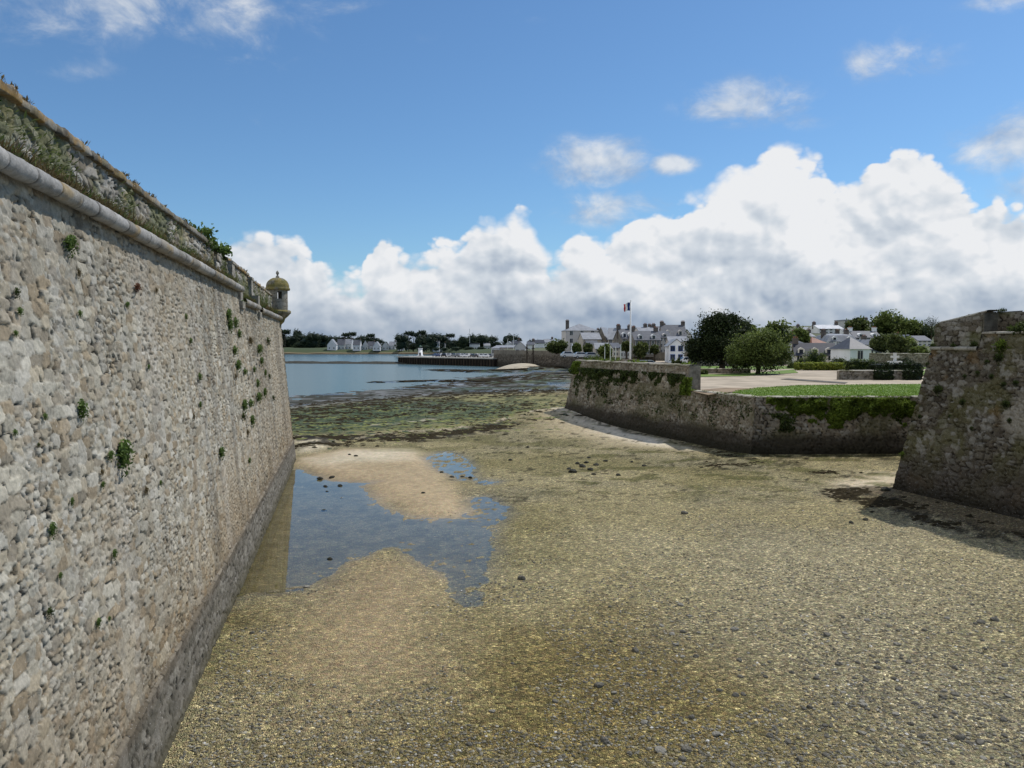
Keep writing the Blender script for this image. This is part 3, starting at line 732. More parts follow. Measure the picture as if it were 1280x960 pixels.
def ground_sheet():
    nr_, nc = 800, 760
    Y = 1 / np.linspace(1 / 7.0, 1 / 420., nr_); t = np.linspace(-1.15, 1.15, nc)
    t = t * (.75 + .25 * np.abs(t) ** 2)
    T, YY = np.meshgrid(t, Y); x = (T * YY).ravel(); y = YY.ravel()
    h, sd, q, n1, n2, n3 = ground_h(x, y, True)
    wx = x + 1.6 * (fbm(x * .5, y * .5, 320, 4) - .5); wy = y + 2.4 * (fbm(x * .4, y * .4, 321, 4) - .5)
    far = sst(30, 80, y); wy = wy + far * 7 * (fbm(x * .07, y * .16, 322, 4) - .5)
    Z = {k: sdf(p, wx, wy) for k, p in zone.items()}
    g1 = fbm(x * .35, y * .35, 330, 4); g2 = fbm(x * 1.6, y * 1.6, 331, 4); g3 = fbm(x * .14, y * .14, 332, 3); g4 = fbm(x * 6, y * 6, 333, 3)
    base = np.tile(np.array([.395, .355, .215]), (len(x), 1))
    base = mixc(base, (.235, .215, .095), sst(.42, .62, g3) * .6)
    base = mixc(base, (.30, .28, .20), sst(.45, .7, fbm(x * .2, y * .2, 334, 3)) * .6)
    grav = np.ones(len(x)) * .85; wet = np.zeros(len(x))
    def zmix(k, col, a, w, gv=None, wt=None):
        nonlocal base, grav, wet
        m = sst(-w, w, Z[k]) * a; base = mixc(base, col, m)
        if gv is not None: grav = grav + (gv - grav) * m
        if wt is not None: wet = wet + (wt - wet) * m
        return m
    zmix('greyr', (.43, .40, .29), .8, 5, 1.0)
    zmix('olive', (.235, .190, .075), .78 , 2.6, 1.0)
    m = sst(-1.2, 1.4, Z['olive_strip']) * (.5 + .8 * g1); base = mixc(base, (.13, .105, .035), m * .85)
    m = sst(.45, .62, fbm(x * .11 + 3, y * .11, 340, 4)) * sst(60, 30, y) * sst(-6, 8, x) * .5; base = mixc(base, (.48, .445, .32), m)
    zmix('tan', (.39, .305, .185), .85, 2.2, .35)
    zmix('bank', (.41, .32, .20), .95, 1.4, .12)
    zmix('bank_light', (.56, .485, .35), .85, 1.6, .05)
    m = sst(-.5, 1.5, Z['mound']); base = mixc(base, (.55, .48, .36), m * .85); base = mixc(base, (.04, .032, .022), m * sst(.56, .62, fbm(x * .7, y * .35, 341, 4)) * .95); grav *= 1 - m * .7
    zmix('rsand', (.56, .48, .35), .95, 1.5, .12)
    # towards the flats
    m = sst(44, 60, y) * sst(-14, -6, x) * sst(82, 70, y); base = mixc(base, (.17, .165, .075), m * sst(.42, .6, g1) * .7)
    m = sst(50, 64, y) * sst(-.5, 6, x) * sst(66, 90, y + 0 * x) ; base = mixc(base, (.33, .275, .18), m * .4)
    zmix('wedge_soft', (.46, .39, .27), .85, 3, .2)
    zmix('wedge', (.70, .63, .51), .95, 1.6, .1)
    m = zmix('wet', (.135, .13, .11), 1.0, 5, .1, .42)
    wv = m * sst(.49, .56, fbm(x * .16, y * .34, 342, 6)) * .92; base = mixc(base, (.028, .028, .016), wv); wet = wet * (1 - .9 * wv)
    shl = m * sst(.55, .60, fbm(x * .07 + 9, y * .16, 349, 4)); wet = np.maximum(wet, shl * .9)
    base = mixc(base, (.035, .06, .02), m * sst(.52, .62, fbm(x * .10 + 7, y * .2, 343, 5)) * .85 * sst(-26, -6, x))
    m = zmix('yellow', (.25, .235, .10), .95, 4, .4, .15); base = mixc(base, (.06, .075, .022), m * sst(.48, .55, fbm(x * .45, y * .8, 345, 6)) * .85)
    m = zmix('green', (.062, .078, .030), .98, 3, .3, .2); base = mixc(base, (.018, .028, .012), m * sst(.46, .54, fbm(x * .55, y * .8, 346, 6)) * .88)
    base = mixc(base, (.11, .135, .04), m * sst(.55, .60, fbm(x * .8, y * 1.0, 344, 5)) * .8)
    base = mixc(base, (.17, .17, .05), m * sst(.56, .66, fbm(x * .3, y * .5, 347, 5)) * .6)
    base = mixc(base, (.15, .15, .14), m * sst(.54, .58, fbm(x * .25 + 5, y * .5, 348, 6)) * .85 * sst(86, 100, y))
    def strand(pl, col, w, a, th, sc=.5):
        nonlocal base
        d = line_d(pl, wx, wy); m = sst(w, w * .2, d) * sst(th, th + .07, fbm(x * sc, y * sc * 1.4, 350 + int(w * 10), 5)); base = mixc(base, col, m * a)
    strand(white_line, (.55, .49, .38), 1.1, .9, .30); strand(white_line2, (.50, .45, .34), 1.0, .8, .42)
    strand(dark_line, (.016, .014, .010), 3.2, .95, .43, 1.1); strand(dark_line2, (.02, .018, .012), 2.4, .9, .53, .8)
    strand(reef1, (.025, .022, .015), 5, .95, .30); strand(reef2, (.03, .034, .016), 15, .95, .33, .25)
    m = sst(-1.0, 1.2, Z['weedA']) * sst(.45, .56, g4 * .4 + g2 * .6); base = mixc(base, (.05, .048, .02), m * .8)
    m = sst(-.5, .8, Z['weedB']) * sst(.45, .56, g4 * .4 + g2 * .6); base = mixc(base, (.04, .035, .02), m * .8)
    # along the wall feet
    dA = line_d([A0, A1], wx, wy); dB = line_d([A1, A2], wx, wy); dR = line_d([R0, R1], wx, wy)
    base = mixc(base, (.045, .043, .018), sst(2.6, .5, np.minimum(dA * 1.2, dB)) * sst(.38, .55, g2) * .9 * sst(-.2, .3, ((y < 84) * 1.0)))
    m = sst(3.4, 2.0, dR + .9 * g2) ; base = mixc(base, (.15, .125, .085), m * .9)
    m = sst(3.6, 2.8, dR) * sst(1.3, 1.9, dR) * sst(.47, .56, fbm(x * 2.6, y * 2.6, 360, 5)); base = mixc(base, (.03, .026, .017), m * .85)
    # scattered weed flecks and wet rims
    fl = sst(.67, .72, fbm(x * 1.8, y * 2.2, 361, 5)) * sst(30, 42, y) * (1 - sst(-1, 1, Z['bank'])); base = mixc(base, (.03, .027, .012), fl * .75)
    fl = sst(.60, .68, fbm(x * .5, y * .7, 362, 5)) * sst(34, 44, y) * sst(-2, 4, x) * (1 - sst(-1, 1, Z['wedge_soft'])); base = mixc(base, (.11, .115, .035), fl * .7)
    rim = sst(.9, -.1, np.abs(sd - .0)) ; base = base * (1 - .22 * rim)[:, None]; wet = np.maximum(wet, rim * .5)
    inn = sst(0, .5, sd); base = mixc(base, (.27, .225, .135), inn * .75); grav = grav * (1 - .5 * inn)
    ir = inn * sst(.45, .6, g2); base = mixc(base, (.15, .12, .05), ir * .6)
    base = base * (.85 + .3 * g4)[:, None] * (.9 + .2 * g2)[:, None]
    # fade relief of pebbles on real geometry close to the viewer
    e, a, b = cells(x / .11, y / .11, 370, .8, .8, 2.0)
    near = sst(26, 14, y) * grav; h = h + near * .018 * sst(0, .3, e) * (b - .3)
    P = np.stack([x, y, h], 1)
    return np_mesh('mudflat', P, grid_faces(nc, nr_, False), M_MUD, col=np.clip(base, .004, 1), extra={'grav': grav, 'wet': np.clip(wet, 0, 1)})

m_, nt, b_ = new_mat('mud_and_gravel'); M_MUD = m_
p_ = geo(nt)
a_ = nt.nodes.new('ShaderNodeAttribute'); a_.attribute_name = 'col'
ag = nt.nodes.new('ShaderNodeAttribute'); ag.attribute_name = 'grav'
aw = nt.nodes.new('ShaderNodeAttribute'); aw.attribute_name = 'wet'
def vor(scale, rnd=1.0, feat='F1', out='Color'):
    v = nt.nodes.new('ShaderNodeTexVoronoi'); v.feature = feat; v.inputs['Scale'].default_value = scale; v.inputs['Randomness'].default_value = rnd
    nt.links.new(p_, v.inputs['Vector']); return v
v1 = vor(13); v2 = vor(30)
sep1 = nt.nodes.new('ShaderNodeSeparateColor'); nt.links.new(v1.outputs['Color'], sep1.inputs[0])
sep2 = nt.nodes.new('ShaderNodeSeparateColor'); nt.links.new(v2.outputs['Color'], sep2.inputs[0])
c1 = ramp(nt, sep1.outputs[0], [(0, (.32, .33, .34)), (.14, (.66, .66, .66)), (.7, (1.05, 1.02, .95)), (.92, (1.5, 1.45, 1.3)), (.97, (2.1, 2.05, 1.95))])
c2 = ramp(nt, sep2.outputs[0], [(0, (.45, .43, .38)), (.25, (.75, .72, .62)), (.75, (1.12, 1.05, .92)), (.93, (1.7, 1.6, 1.4)), (.98, (2.4, 2.35, 2.2))])
# pebbles lie in patches of different size
cc = mixn(nt, ag.outputs['Fac'], (1, 1, 1), mixn(nt, 1.0, c1, c2, 'MULTIPLY'))
f1 = noise(nt, 3.0, 8, .7, p_)
c = mixn(nt, 1.0, a_.outputs['Color'], cc, 'MULTIPLY')
c = mixn(nt, 1.0, c, ramp(nt, f1, [(.3, .72), (.5, 1.0), (.7, 1.25)]), 'MULTIPLY')
hs = nt.nodes.new('ShaderNodeTexNoise'); hs.inputs['Scale'].default_value = 9; hs.inputs['Detail'].default_value = 3; nt.links.new(p_, hs.inputs['Vector'])
c = mixn(nt, .22, c, mixn(nt, 1.0, c, hs.outputs['Color'], 'OVERLAY'))
nt.links.new(c, b_.inputs['Base Color'])
nt.links.new(ramp(nt, aw.outputs['Fac'], [(0, .9), (.75, .28), (1, .2)]), b_.inputs['Roughness'])
nt.links.new(ramp(nt, aw.outputs['Fac'], [(0, .15), (1, .7)]), b_.inputs['Specular IOR Level'])
hh = mathn(nt, 'ADD', mathn(nt, 'MULTIPLY', v1.outputs['Distance'], -8.0), mathn(nt, 'MULTIPLY', v2.outputs['Distance'], -8.0))
hh = mathn(nt, 'ADD', mathn(nt, 'MULTIPLY', hh, ag.outputs['Fac']), mathn(nt, 'MULTIPLY', f1, 2.0))
bump(nt, b_, hh, .75, .018)
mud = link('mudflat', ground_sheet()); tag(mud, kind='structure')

# ------------------------------------------------------------------ water
def water_mat(name, deep, rscale, bstr, clear, rough=.02):
    m, nt, b = new_mat(name); p = geo(nt)
    for n in list(nt.nodes):
        if n != nt.nodes['Material Output'] and n.bl_idname == 'ShaderNodeBsdfPrincipled': nt.nodes.remove(n)
    gl = nt.nodes.new('ShaderNodeBsdfGlossy'); gl.inputs['Roughness'].default_value = rough; gl.inputs['Color'].default_value = (.95, .97, 1, 1) if clear else (.80, .86, .86, 1)
    if clear:
        un = nt.nodes.new('ShaderNodeBsdfTransparent'); un.inputs['Color'].default_value = (*deep, 1)
    else:
        un = nt.nodes.new('ShaderNodeBsdfDiffuse'); un.inputs['Color'].default_value = (*deep, 1)
    fr_ = nt.nodes.new('ShaderNodeFresnel'); fr_.inputs['IOR'].default_value = 1.33
    mp = nt.nodes.new('ShaderNodeMapping'); mp.inputs['Scale'].default_value = (1, 1.0, 1) if clear else (.7, .5, 1); nt.links.new(p, mp.inputs['Vector'])
    h = noise(nt, rscale, 4, .55, mp.outputs[0])
    bp = nt.nodes.new('ShaderNodeBump'); bp.inputs['Strength'].default_value = bstr; bp.inputs['Distance'].default_value = .05
    nt.links.new(h, bp.inputs['Height']); nt.links.new(bp.outputs[0], gl.inputs['Normal'])
    if not clear: nt.links.new(bp.outputs[0], fr_.inputs['Normal'])
    mx = nt.nodes.new('ShaderNodeMixShader'); nt.links.new(mathn(nt, 'MULTIPLY', fr_.outputs[0], 1.0 if clear else .55, True), mx.inputs[0])
    nt.links.new(un.outputs[0], mx.inputs[1]); nt.links.new(gl.outputs[0], mx.inputs[2])
    nt.links.new(mx.outputs[0], nt.nodes['Material Output'].inputs['Surface']); return m
M_POOL = water_mat('still_pool_water', (.80, .82, .74), 5, .012, True)
M_SEA = water_mat('sea_water', (.062, .105, .112), .9, .35, False, .18)
def flat_sheet(name, poly, z, mat):
    mb = MB(); mb.add([(x, y, z) for x, y in poly], [tuple(range(len(poly)))]); o = mb.build(name, mat); o.data.flip_normals() if o.data.polygons[0].normal.z < 0 else None
    return tag(o, kind='structure')
flat_sheet('pool_water', GP([(240,760),(640,780),(680,640),(640,590),(600,556),(520,558),(480,585),(360,583),(300,640)]), -.030, M_POOL)
sea = flat_sheet('sea_water', [(-7000, 82), (30, 82), (30, 335), (60, 420), (60, 800), (7000, 3000), (7000, 12000), (-7000, 12000)], -.50, M_SEA)
# cuts: the sea sheet only shows where the flats fall below it

# ------------------------------------------------------------------ the lawn platform
M_GRASS, nt, b = new_mat('lawn_grass'); p = geo(nt)
g = noise(nt, .35, 5, .6, p); g2_ = noise(nt, 6, 5, .7, p)
c = ramp(nt, g, [(.3, (.09, .155, .022)), (.55, (.135, .21, .032)), (.75, (.20, .23, .055))])
c = mixn(nt, 1.0, c, ramp(nt, g2_, [(.25, .55), (.75, 1.45)]), 'MULTIPLY')
nt.links.new(c, b.inputs['Base Color']); b.inputs['Roughness'].default_value = .8; bump(nt, b, g2_, .9, .08)
M_SAND = plain('sandy_gravel_path', (.40, .335, .25), .95, .30, .35, .4)
M_TOWNGR = plain('town_ground', (.10, .11, .055), .95, .35, .08, .3)
gl_z = 3.9
i0 = on_face(.0, ZU, 1.0); i1 = on_face(TB, ZU, 1.0); i1b = on_face(TB, ZL, .3); i2 = edge_pt(WM, 2, ZL, .35); i3 = edge_pt(WM, 3, ZL, .35)
plat = [i0[:2], i1[:2], i1b[:2], i2[:2], i3[:2], (130, 60), (200, 190), (60, 190), (26, 190)]
pf = flat_sheet('platform_ground', plat, gl_z - .03, M_SAND)
lawn_px = [(918,489),(945,485),(1000,482),(1075,481),(1200,480)]
lw = [G(x, y, gl_z) for x, y in lawn_px]
lawn_poly = [(i2[0] - .8, i2[1] + .3), ] + [on_face(.90, ZL, .5)[:2]] + [lw[0]] + lw[1:] + [(60, 72), (60, i3[1] + .2), (i3[0], i3[1] + .15)]
lawn_poly = [on_face(.90, ZL, .45)[:2], lw[0], lw[1], lw[2], lw[3], lw[4], (62, lw[4][1]), (62, i3[1]), (i3[0], i3[1] + .02), (i2[0], i2[1])]
flat_sheet('lawn', lawn_poly, gl_z + .03, M_GRASS)
# grass blades stand all over the lawn edge and surface near the wall
def in_poly(poly, x, y): return sdf(poly, x, y) > 0
M_BLADE = leaf_mat('grass_blades', (.09, .16, .018), (.24, .36, .06), .45)
rng = np.random.default_rng(3); xx = rng.uniform(14, 60, 60000); yy = 54 + 24 * rng.random(60000) ** 1.5; k = in_poly(lawn_poly, xx, yy); xx = xx[k]; yy = yy[k]
s = .05 + .05 * rng.random(len(xx)); an = rng.random(len(xx)) * pi; w = .03
P = np.stack([np.stack([xx - w * np.cos(an), yy - w * np.sin(an), 0 * xx + gl_z + .02], 1), np.stack([xx + w * np.cos(an), yy + w * np.sin(an), 0 * xx + gl_z + .02], 1), np.stack([xx + .03 * rng.normal(size=len(xx)), yy + .02, gl_z + .03 + s], 1)], 1).reshape(-1, 3)
o = link('lawn_grass', np_mesh('lawn_grass', P, np.arange(len(P)).reshape(-1, 3), M_BLADE, extra={'lv': np.repeat(rng.random(len(xx)), 3)}, smooth=False)); tag(o, 'short green grass on the lawn above the bastion wall', 'grass', kind='stuff')
# second pale strips of path, far lawns
def strip(name, px, mat, z=gl_z, dz=.0):
    return flat_sheet(name, [G(x, y, z) for x, y in px], z + dz, mat)
M_DIRT = plain('trodden_earth', (.27, .20, .13), .95, .25, .9, .4)
strip('dirt_path', [(862,489),(905,485),(946,486),(918,490),(885,494)], M_DIRT, gl_z, .034)
strip('gravel_path', [(985,473),(1060,478),(1056,479.5),(975,474)], plain('dark_gutter', (.10, .09, .07)), gl_z, .010)
strip('lawn', [(873,468),(925,467),(992,462),(998,466),(930,470),(873,471)], M_GRASS, gl_z, .012)
strip('lawn', [(1060,463),(1200,463),(1200,470),(1060,468)], M_GRASS, gl_z, .012)
strip('lawn', [(760,458),(1200,457),(1200,461),(985,461),(870,464),(760,464)], M_GRASS, gl_z, .008)
# town ground rising behind
def town_z(x, y):
    x = np.asarray(x, float); y = np.asarray(y, float)
    r = np.clip((y - 135) / 165., 0, 1.6); side = sst(.16, .34, x / np.maximum(y, 1))
    return 3.75 + r * (1.2 + 6.8 * side) + .8 * sst(150, 220, y)
nx_, ny_ = 90, 60
X, Y = np.meshgrid(np.linspace(0, 1, nx_), np.linspace(0, 1, ny_)); Yw = 150 + 550 * Y ** 1.5
left = np.interp(Yw, [150, 190, 262, 318, 420, 700], [33, 44, 18, -4, 6, 20]); right_ = 150 + Yw * 1.0
Xw = left + (right_ - left) * X; Zw = town_z(Xw, Yw) - .9 * (1 - Y) ** 8
o = link('town_ground', np_mesh('town_ground', np.stack([Xw.ravel(), Yw.ravel(), Zw.ravel()], 1), grid_faces(nx_, ny_), M_TOWNGR)); tag(o, kind='structure')
def tz(x, y): return float(town_z(x, y))

# ------------------------------------------------------------------ far shore
M_SHORE, nt, b = new_mat('far_shore'); p = geo(nt)
sz = nt.nodes.new('ShaderNodeSeparateXYZ'); nt.links.new(p, sz.inputs[0])
zf = mathn(nt, 'ADD', mathn(nt, 'MULTIPLY', sz.outputs[2], .2), mathn(nt, 'MULTIPLY', noise(nt, .03, 5, .6, p), .6))
nt.links.new(ramp(nt, zf, [(.22, (.035, .03, .02)), (.36, (.06, .05, .03)), (.42, (.24, .18, .11)), (.60, (.07, .085, .04)), (1, (.055, .075, .035))]), b.inputs['Base Color']); b.inputs['Roughness'].default_value = .95
def far_land(name, pts, y1, zback, seed):
    """pts: shoreline points (x,y); land climbs from the waterline to the back"""
    xs = np.array([p[0] for p in pts]); ys = np.array([p[1] for p in pts]); nu, nv = 260, 26
    X = np.linspace(xs[0], xs[-1], nu); S = np.interp(X, xs, ys) + 14 * (fbm(X * .03, X * 0, seed, 3) - .5)
    V, U = np.meshgrid(np.linspace(0, 1, nv), np.arange(nu), indexing='ij'); V = V.ravel(); U = U.ravel()
    y = S[U] + (y1 - S[U]) * V ** 1.7; x = X[U]
    z = -.9 + (3.2 + 1.5 * fbm(x * .02, y * .02, seed + 1, 3)) * sst(0, .16, V) + (zback - 3) * V + .6 * (fbm(x * .05, y * .05, seed + 2, 3) - .5)
    o = link(name, np_mesh(name, np.stack([x, y, z], 1), grid_faces(nu, nv), M_SHORE)); tag(o, kind='structure'); return lambda px, py: 0
far_land('far_shore_ground', [(-900, 640), (-260, 715), (-180, 730), (-110, 745), (-70, 700), (-30, 560), (40, 560), (400, 560)], 1100, 9, 400)
def shore_z(y): return 3.5 + max(0, min(1, (y - 700) / 400)) * 5
M_DARKROCK = plain('dark_reef_rock', (.045, .042, .03), .9, .5, .8, 1, 0, .1)
def bar(name, a, b_, w, hgt, seed, mat=M_DARKROCK):
    nu, nv = 180, 9; U, V = np.meshgrid(np.linspace(0, 1, nu), np.linspace(-1, 1, nv)); U = U.ravel(); V = V.ravel()
    x = a[0] + (b_[0] - a[0]) * U; y = a[1] + (b_[1] - a[1]) * U + V * w
    taper = sst(0, .25, U); z = -.75 + (hgt * (.6 + .8 * fbm(x * .2, y * .2, seed, 4)) + .25) * (1 - V ** 2) * taper
    o = link(name, np_mesh(name, np.stack([x, y, z], 1), grid_faces(nu, nv), mat)); return tag(o, kind='structure')
bar('rock_bar', (-130, 372), (-44, 352), 7, .9, 420)
# ================================================================== plants
M_TREE_DARK = leaf_mat('dark_pine_leaves', (.007, .013, .005), (.050, .070, .022), .15)
M_TREE_MID = leaf_mat('broad_green_leaves', (.018, .032, .007), (.20, .25, .065), .3)
M_TREE_OLIVE = leaf_mat('olive_green_leaves', (.018, .030, .010), (.15, .18, .055), .3)
M_TREE_FAR = leaf_mat('hazy_far_leaves', (.016, .028, .018), (.06, .085, .042), .1)
M_TREE_FAR2 = leaf_mat('hazy_far_leaves_light', (.020, .032, .018), (.075, .105, .045), .1)
M_TUFT = leaf_mat('wall_tuft_leaves', (.04, .07, .016), (.20, .29, .075), .4)
M_SPRIG = leaf_mat('sprig_leaves', (.035, .055, .015), (.19, .24, .07), .35)
M_TUFT_DRY = leaf_mat('dry_tuft_leaves', (.07, .05, .02), (.26, .20, .09), .3)
M_TUFT_RED = leaf_mat('rusty_tuft_leaves', (.08, .03, .018), (.24, .11, .06), .3)
M_IVY = leaf_mat('wall_ivy_leaves', (.015, .028, .004), (.24, .33, .05), .35)
M_SHADEIVY = leaf_mat('dark_wall_plants', (.012, .020, .005), (.10, .135, .035), .25)
M_HEDGE_D = leaf_mat('dark_hedge_leaves', (.008, .014, .005), (.04, .06, .02), .1)
M_HEDGE_Y = leaf_mat('yellow_hedge_leaves', (.10, .13, .02), (.42, .46, .08), .3)
M_BARK = plain('bark', (.07, .055, .04), .95, .35, 4, .9)

# small tufts growing out of the lit wall
def tuft_mesh(name, mat, n, seed, long=.5, r=1.0):
    rng = np.random.default_rng(seed); d = rng.normal(size=(n, 3)); d[:, 0] = np.abs(d[:, 0]); d /= np.linalg.norm(d, axis=1)[:, None]
    rr = rng.random(n) ** .8 * (.6 + .7 * vn(d[:, 1] * 2.5 + 9, d[:, 2] * 2.5, seed)); pos = d * rr[:, None] * r; pos[:, 2] -= .25 * rr ** 2 * r; pos[:, 0] *= .8
    pos[:, 1] *= 1 + .3 * rng.normal(size=n) * .3
    v, f = leaf_quads(pos, .13 * r, rng, 0, 0); lv = np.clip(.2 + .5 * rr * rng.random(n) + .35 * d[:, 2], 0, 1)
    return np_mesh(name, v, f, mat, extra={'lv': np.repeat(lv, 4)}, smooth=False)
TM = [tuft_mesh('wall_tuft', M_TUFT, 420, 1), tuft_mesh('wall_tuft', M_TUFT, 380, 2), tuft_mesh('wall_tuft', M_TUFT_DRY, 300, 3), tuft_mesh('wall_tuft', M_TUFT_RED, 300, 4), tuft_mesh('wall_tuft', M_SHADEIVY, 320, 5)]
def left_hit(px, py):                        # where the survey line meets the left face
    dx, dy, dz = ray(px, py); lo, hi = 1., 140.
    for _ in range(50):
        t = (lo + hi) / 2; x, y, z = dx * t, dy * t, CAMZ + dz * t
        w = x * nL[0] + y * nL[1]
        if w > 3.31 + BL * z: hi = t
        else: lo = t
    return x, y, z
tufts = [
 (82,302,11,0,'bushy green tuft just under the cordon, highest of the plants on the near wall'),
 (148,564,15,0,'largest green tuft in the middle of the near wall'),
 (134,568,6,0,'small tuft touching the left side of the largest wall tuft'),
 (97,509,9,1,'yellow-green tuft left of and above the largest wall tuft'),
 (274,564,6,0,'round green tuft alone on the wall right of the largest tuft'),
 (168,359,6,3,'rusty brown tuft alone on the upper near wall'),
 (60,660,7,0,'green tuft low on the wall near the left picture edge'),
 (139,691,5,0,'small green tuft below the largest wall tuft'),
 (86,626,4,0,'tiny tuft just above the green tuft near the left edge'),
 (71,719,4,0,'tiny tuft low on the wall, above the olive one'),
 (57,765,6,4,'olive dark tuft lowest at the left of the wall'),
 (119,777,5,0,'small green tuft lowest of all on the wall'),
 (133,773,3,0,'tiny tuft beside the lowest small green tuft'),
 (247,470,4,1,'tiny yellow-green tuft high on the wall right of the middle'),
 (15,416,4,1,'tiny tuft at the very left edge above the tufted middle'),
 (180,570,3,2,'tiny dry tuft right of the largest wall tuft'),
 (198,603,3,0,'tiny tuft on the middle of the wall below the dry one'),
 (180,612,4,2,'small dry tuft below the largest tuft to the right'),
 (124,590,4,2,'dry stalky tuft hanging just below the largest tuft'),
 (125,605,4,0,'green stalky tuft second below the largest tuft'),
 (52,520,4,1,'small tuft left of the yellow-green tuft'),
 (14,540,4,1,'tiny tuft by the left picture edge at mid height'),
 (95,340,4,2,'dry tuft below the bushy tuft under the cordon'),
 (20,388,5,1,'sprig in a crack at the upper left of the wall'),
 (96,391,4,1,'small sprig two courses under the dry tuft'),
 (156,380,4,0,'small green sprig just below the rusty tuft'),
 (193,362,3,2,'dry sprig right of the rusty brown tuft'),
 (230,395,3,1,'sprig on the upper wall before the cordon step'),
 (236,425,3,1,'tiny yellow sprig below the upper wall before the step'),
 (183,458,3,0,'tiny sprig in the centre of the upper wall'),
 (248,505,3,0,'tiny sprig under the yellow-green one on the right'),
 (310,575,3,0,'tiny sprig low on the far third of the wall'),
 (308,540,3,2,'dry speck of plant on the far third of the wall'),
 (240,520,3,2,'tiny dry tuft midway to the far end'),
 (16,365,5,4,'dark plant in a deep crack at the upper left'),
 (44,556,3,4,'dark sprig in a crack left of the middle'),
 (292,402,5,1,'tuft at the first pier foot'), (283,392,6,0,'green tuft hanging under the first pier'),
 (285,405,6,0,'second green tuft hanging under the first pier'),
 (300,378,4,0,'tuft on the lower cordon right of the first pier'),
 (297,416,4,1,'yellow tuft below the first pier'), (291,437,5,1,'yellow-green tuft well below the first pier'),
 (295,455,6,0,'tall green tuft below the first pier'), (304,464,4,1,'small tuft right of the tall one'),
 (311,425,5,2,'dry tuft under the second pier'), (322,435,6,0,'green tuft under the second pier'),
 (333,426,4,4,'dark sprig near the turret'), (325,450,4,0,'small green tuft midway below the turret'),
 (303,505,6,0,'bright green tuft in the low cluster, leftmost'), (311,503,5,1,'yellow tuft in the low cluster'),
 (321,495,6,0,'bright green tuft in the low cluster, highest'), (329,489,4,0,'small tuft right of the low cluster'),
 (313,524,5,0,'green tuft at the bottom of the low cluster'), (302,520,4,4,'dark tuft hanging at the left of the low cluster'),
 (320,478,4,1,'yellow tuft above the low cluster'), (335,470,3,4,'dark sprig near the far corner'),
 (340,497,3,4,'lowest dark sprig near the far corner'), (316,461,3,1,'tiny yellow sprig between the tall tuft and the corner'),
 (330,465,3,0,'tiny green sprig close to the far corner'), (293,470,3,2,'dry speck left of the tall tuft'),
]
ang = math.atan2(-nL[1], -nL[0])
for i, (px, py, rp_, k, lab) in enumerate(tufts):
    x, y, z = left_hit(px, py); dist = y / cp; sc = rp_ / 1000 * dist * 1.35
    o = link('wall_tuft', TM[k]); o.location = (x - nL[0] * .03, y - nL[1] * .03, z); o.rotation_euler = (0, 0, ang); r = .8 + .4 * random.random()
    o.scale = (sc, sc * r, sc / r * 1.05); tag(o, lab, 'wall plant', 'tufts growing from the long left wall')

# weeds along the ledge above the cordon : nobody could count them
def blades(name, pts, mat, hgt, wid, seed, lean=None, lab='', n_per=1):
    rng = np.random.default_rng(seed); pts = np.asarray(pts, float); n = len(pts)
    hg = np.asarray(hgt) * (.5 + rng.random(n)); d = rng.normal(size=(n, 3)) * .45; d[:, 2] = 1
    if lean is not None: d += np.array(lean)
    d /= np.linalg.norm(d, axis=1)[:, None]; sd_ = rng.normal(size=(n, 3)); sd_[:, 2] = 0; sd_ /= np.linalg.norm(sd_, axis=1)[:, None]
    w = (wid * (.6 + .8 * rng.random(n)))[:, None]; mid_ = pts + d * (hg * .5)[:, None]
    tip = pts + d * hg[:, None] + rng.normal(size=(n, 3)) * (hg * .2)[:, None] - np.array([0, 0, 1]) * (hg * .12)[:, None]
    P = np.stack([pts, mid_ - sd_ * w, tip, mid_ + sd_ * w], 1).reshape(-1, 3)
    lv = np.repeat(np.clip(rng.random(n) * .8 + .2 * vn(pts[:, 0] * 2, pts[:, 1] * 2, 5), 0, 1), 4)
    o = link(name, np_mesh(name, P, np.arange(4 * n).reshape(n, 4), mat, extra={'lv': lv}, smooth=False)); return tag(o, lab, 'weeds', kind='stuff')
def ledge_pts(n, seed, s0, s1, dens_seed, thr, zf, of):
    rng = np.random.default_rng(seed); s = s0 + (s1 - s0) * rng.random(n) ** 1.3; k = fbm(s * 1.1, s * 0 + dens_seed, dens_seed, 3) + .15 * rng.random(n) > thr; s = s[k]
    o = .02 + .42 * rng.random(len(s)); w = iw + o; z = zf(s) + of * rng.random(len(s))
    return np.stack([s * dL[0] + w * nL[0], s * dL[1] + w * nL[1], z], 1)
zl = lambda s: np.where(s < S_CUT, 9.84, 9.42)
pts = ledge_pts(20000, 11, 5, S_END - 2, 3, .53, zl, .05)
blades('ledge_weeds', pts, M_SPRIG, .21, .013, 12, (-nL[0] * .3, -nL[1] * .3, 0), 'green weeds and grasses growing along the ledge above the cordon')
pts = ledge_pts(18000, 13, 5, S_END - 2, 8, .47, zl, .05)
blades('ledge_weeds', pts, M_TUFT_DRY, .24, .010, 14, (-nL[0] * .3, -nL[1] * .3, 0), 'dry straw-coloured weeds along the ledge above the cordon')
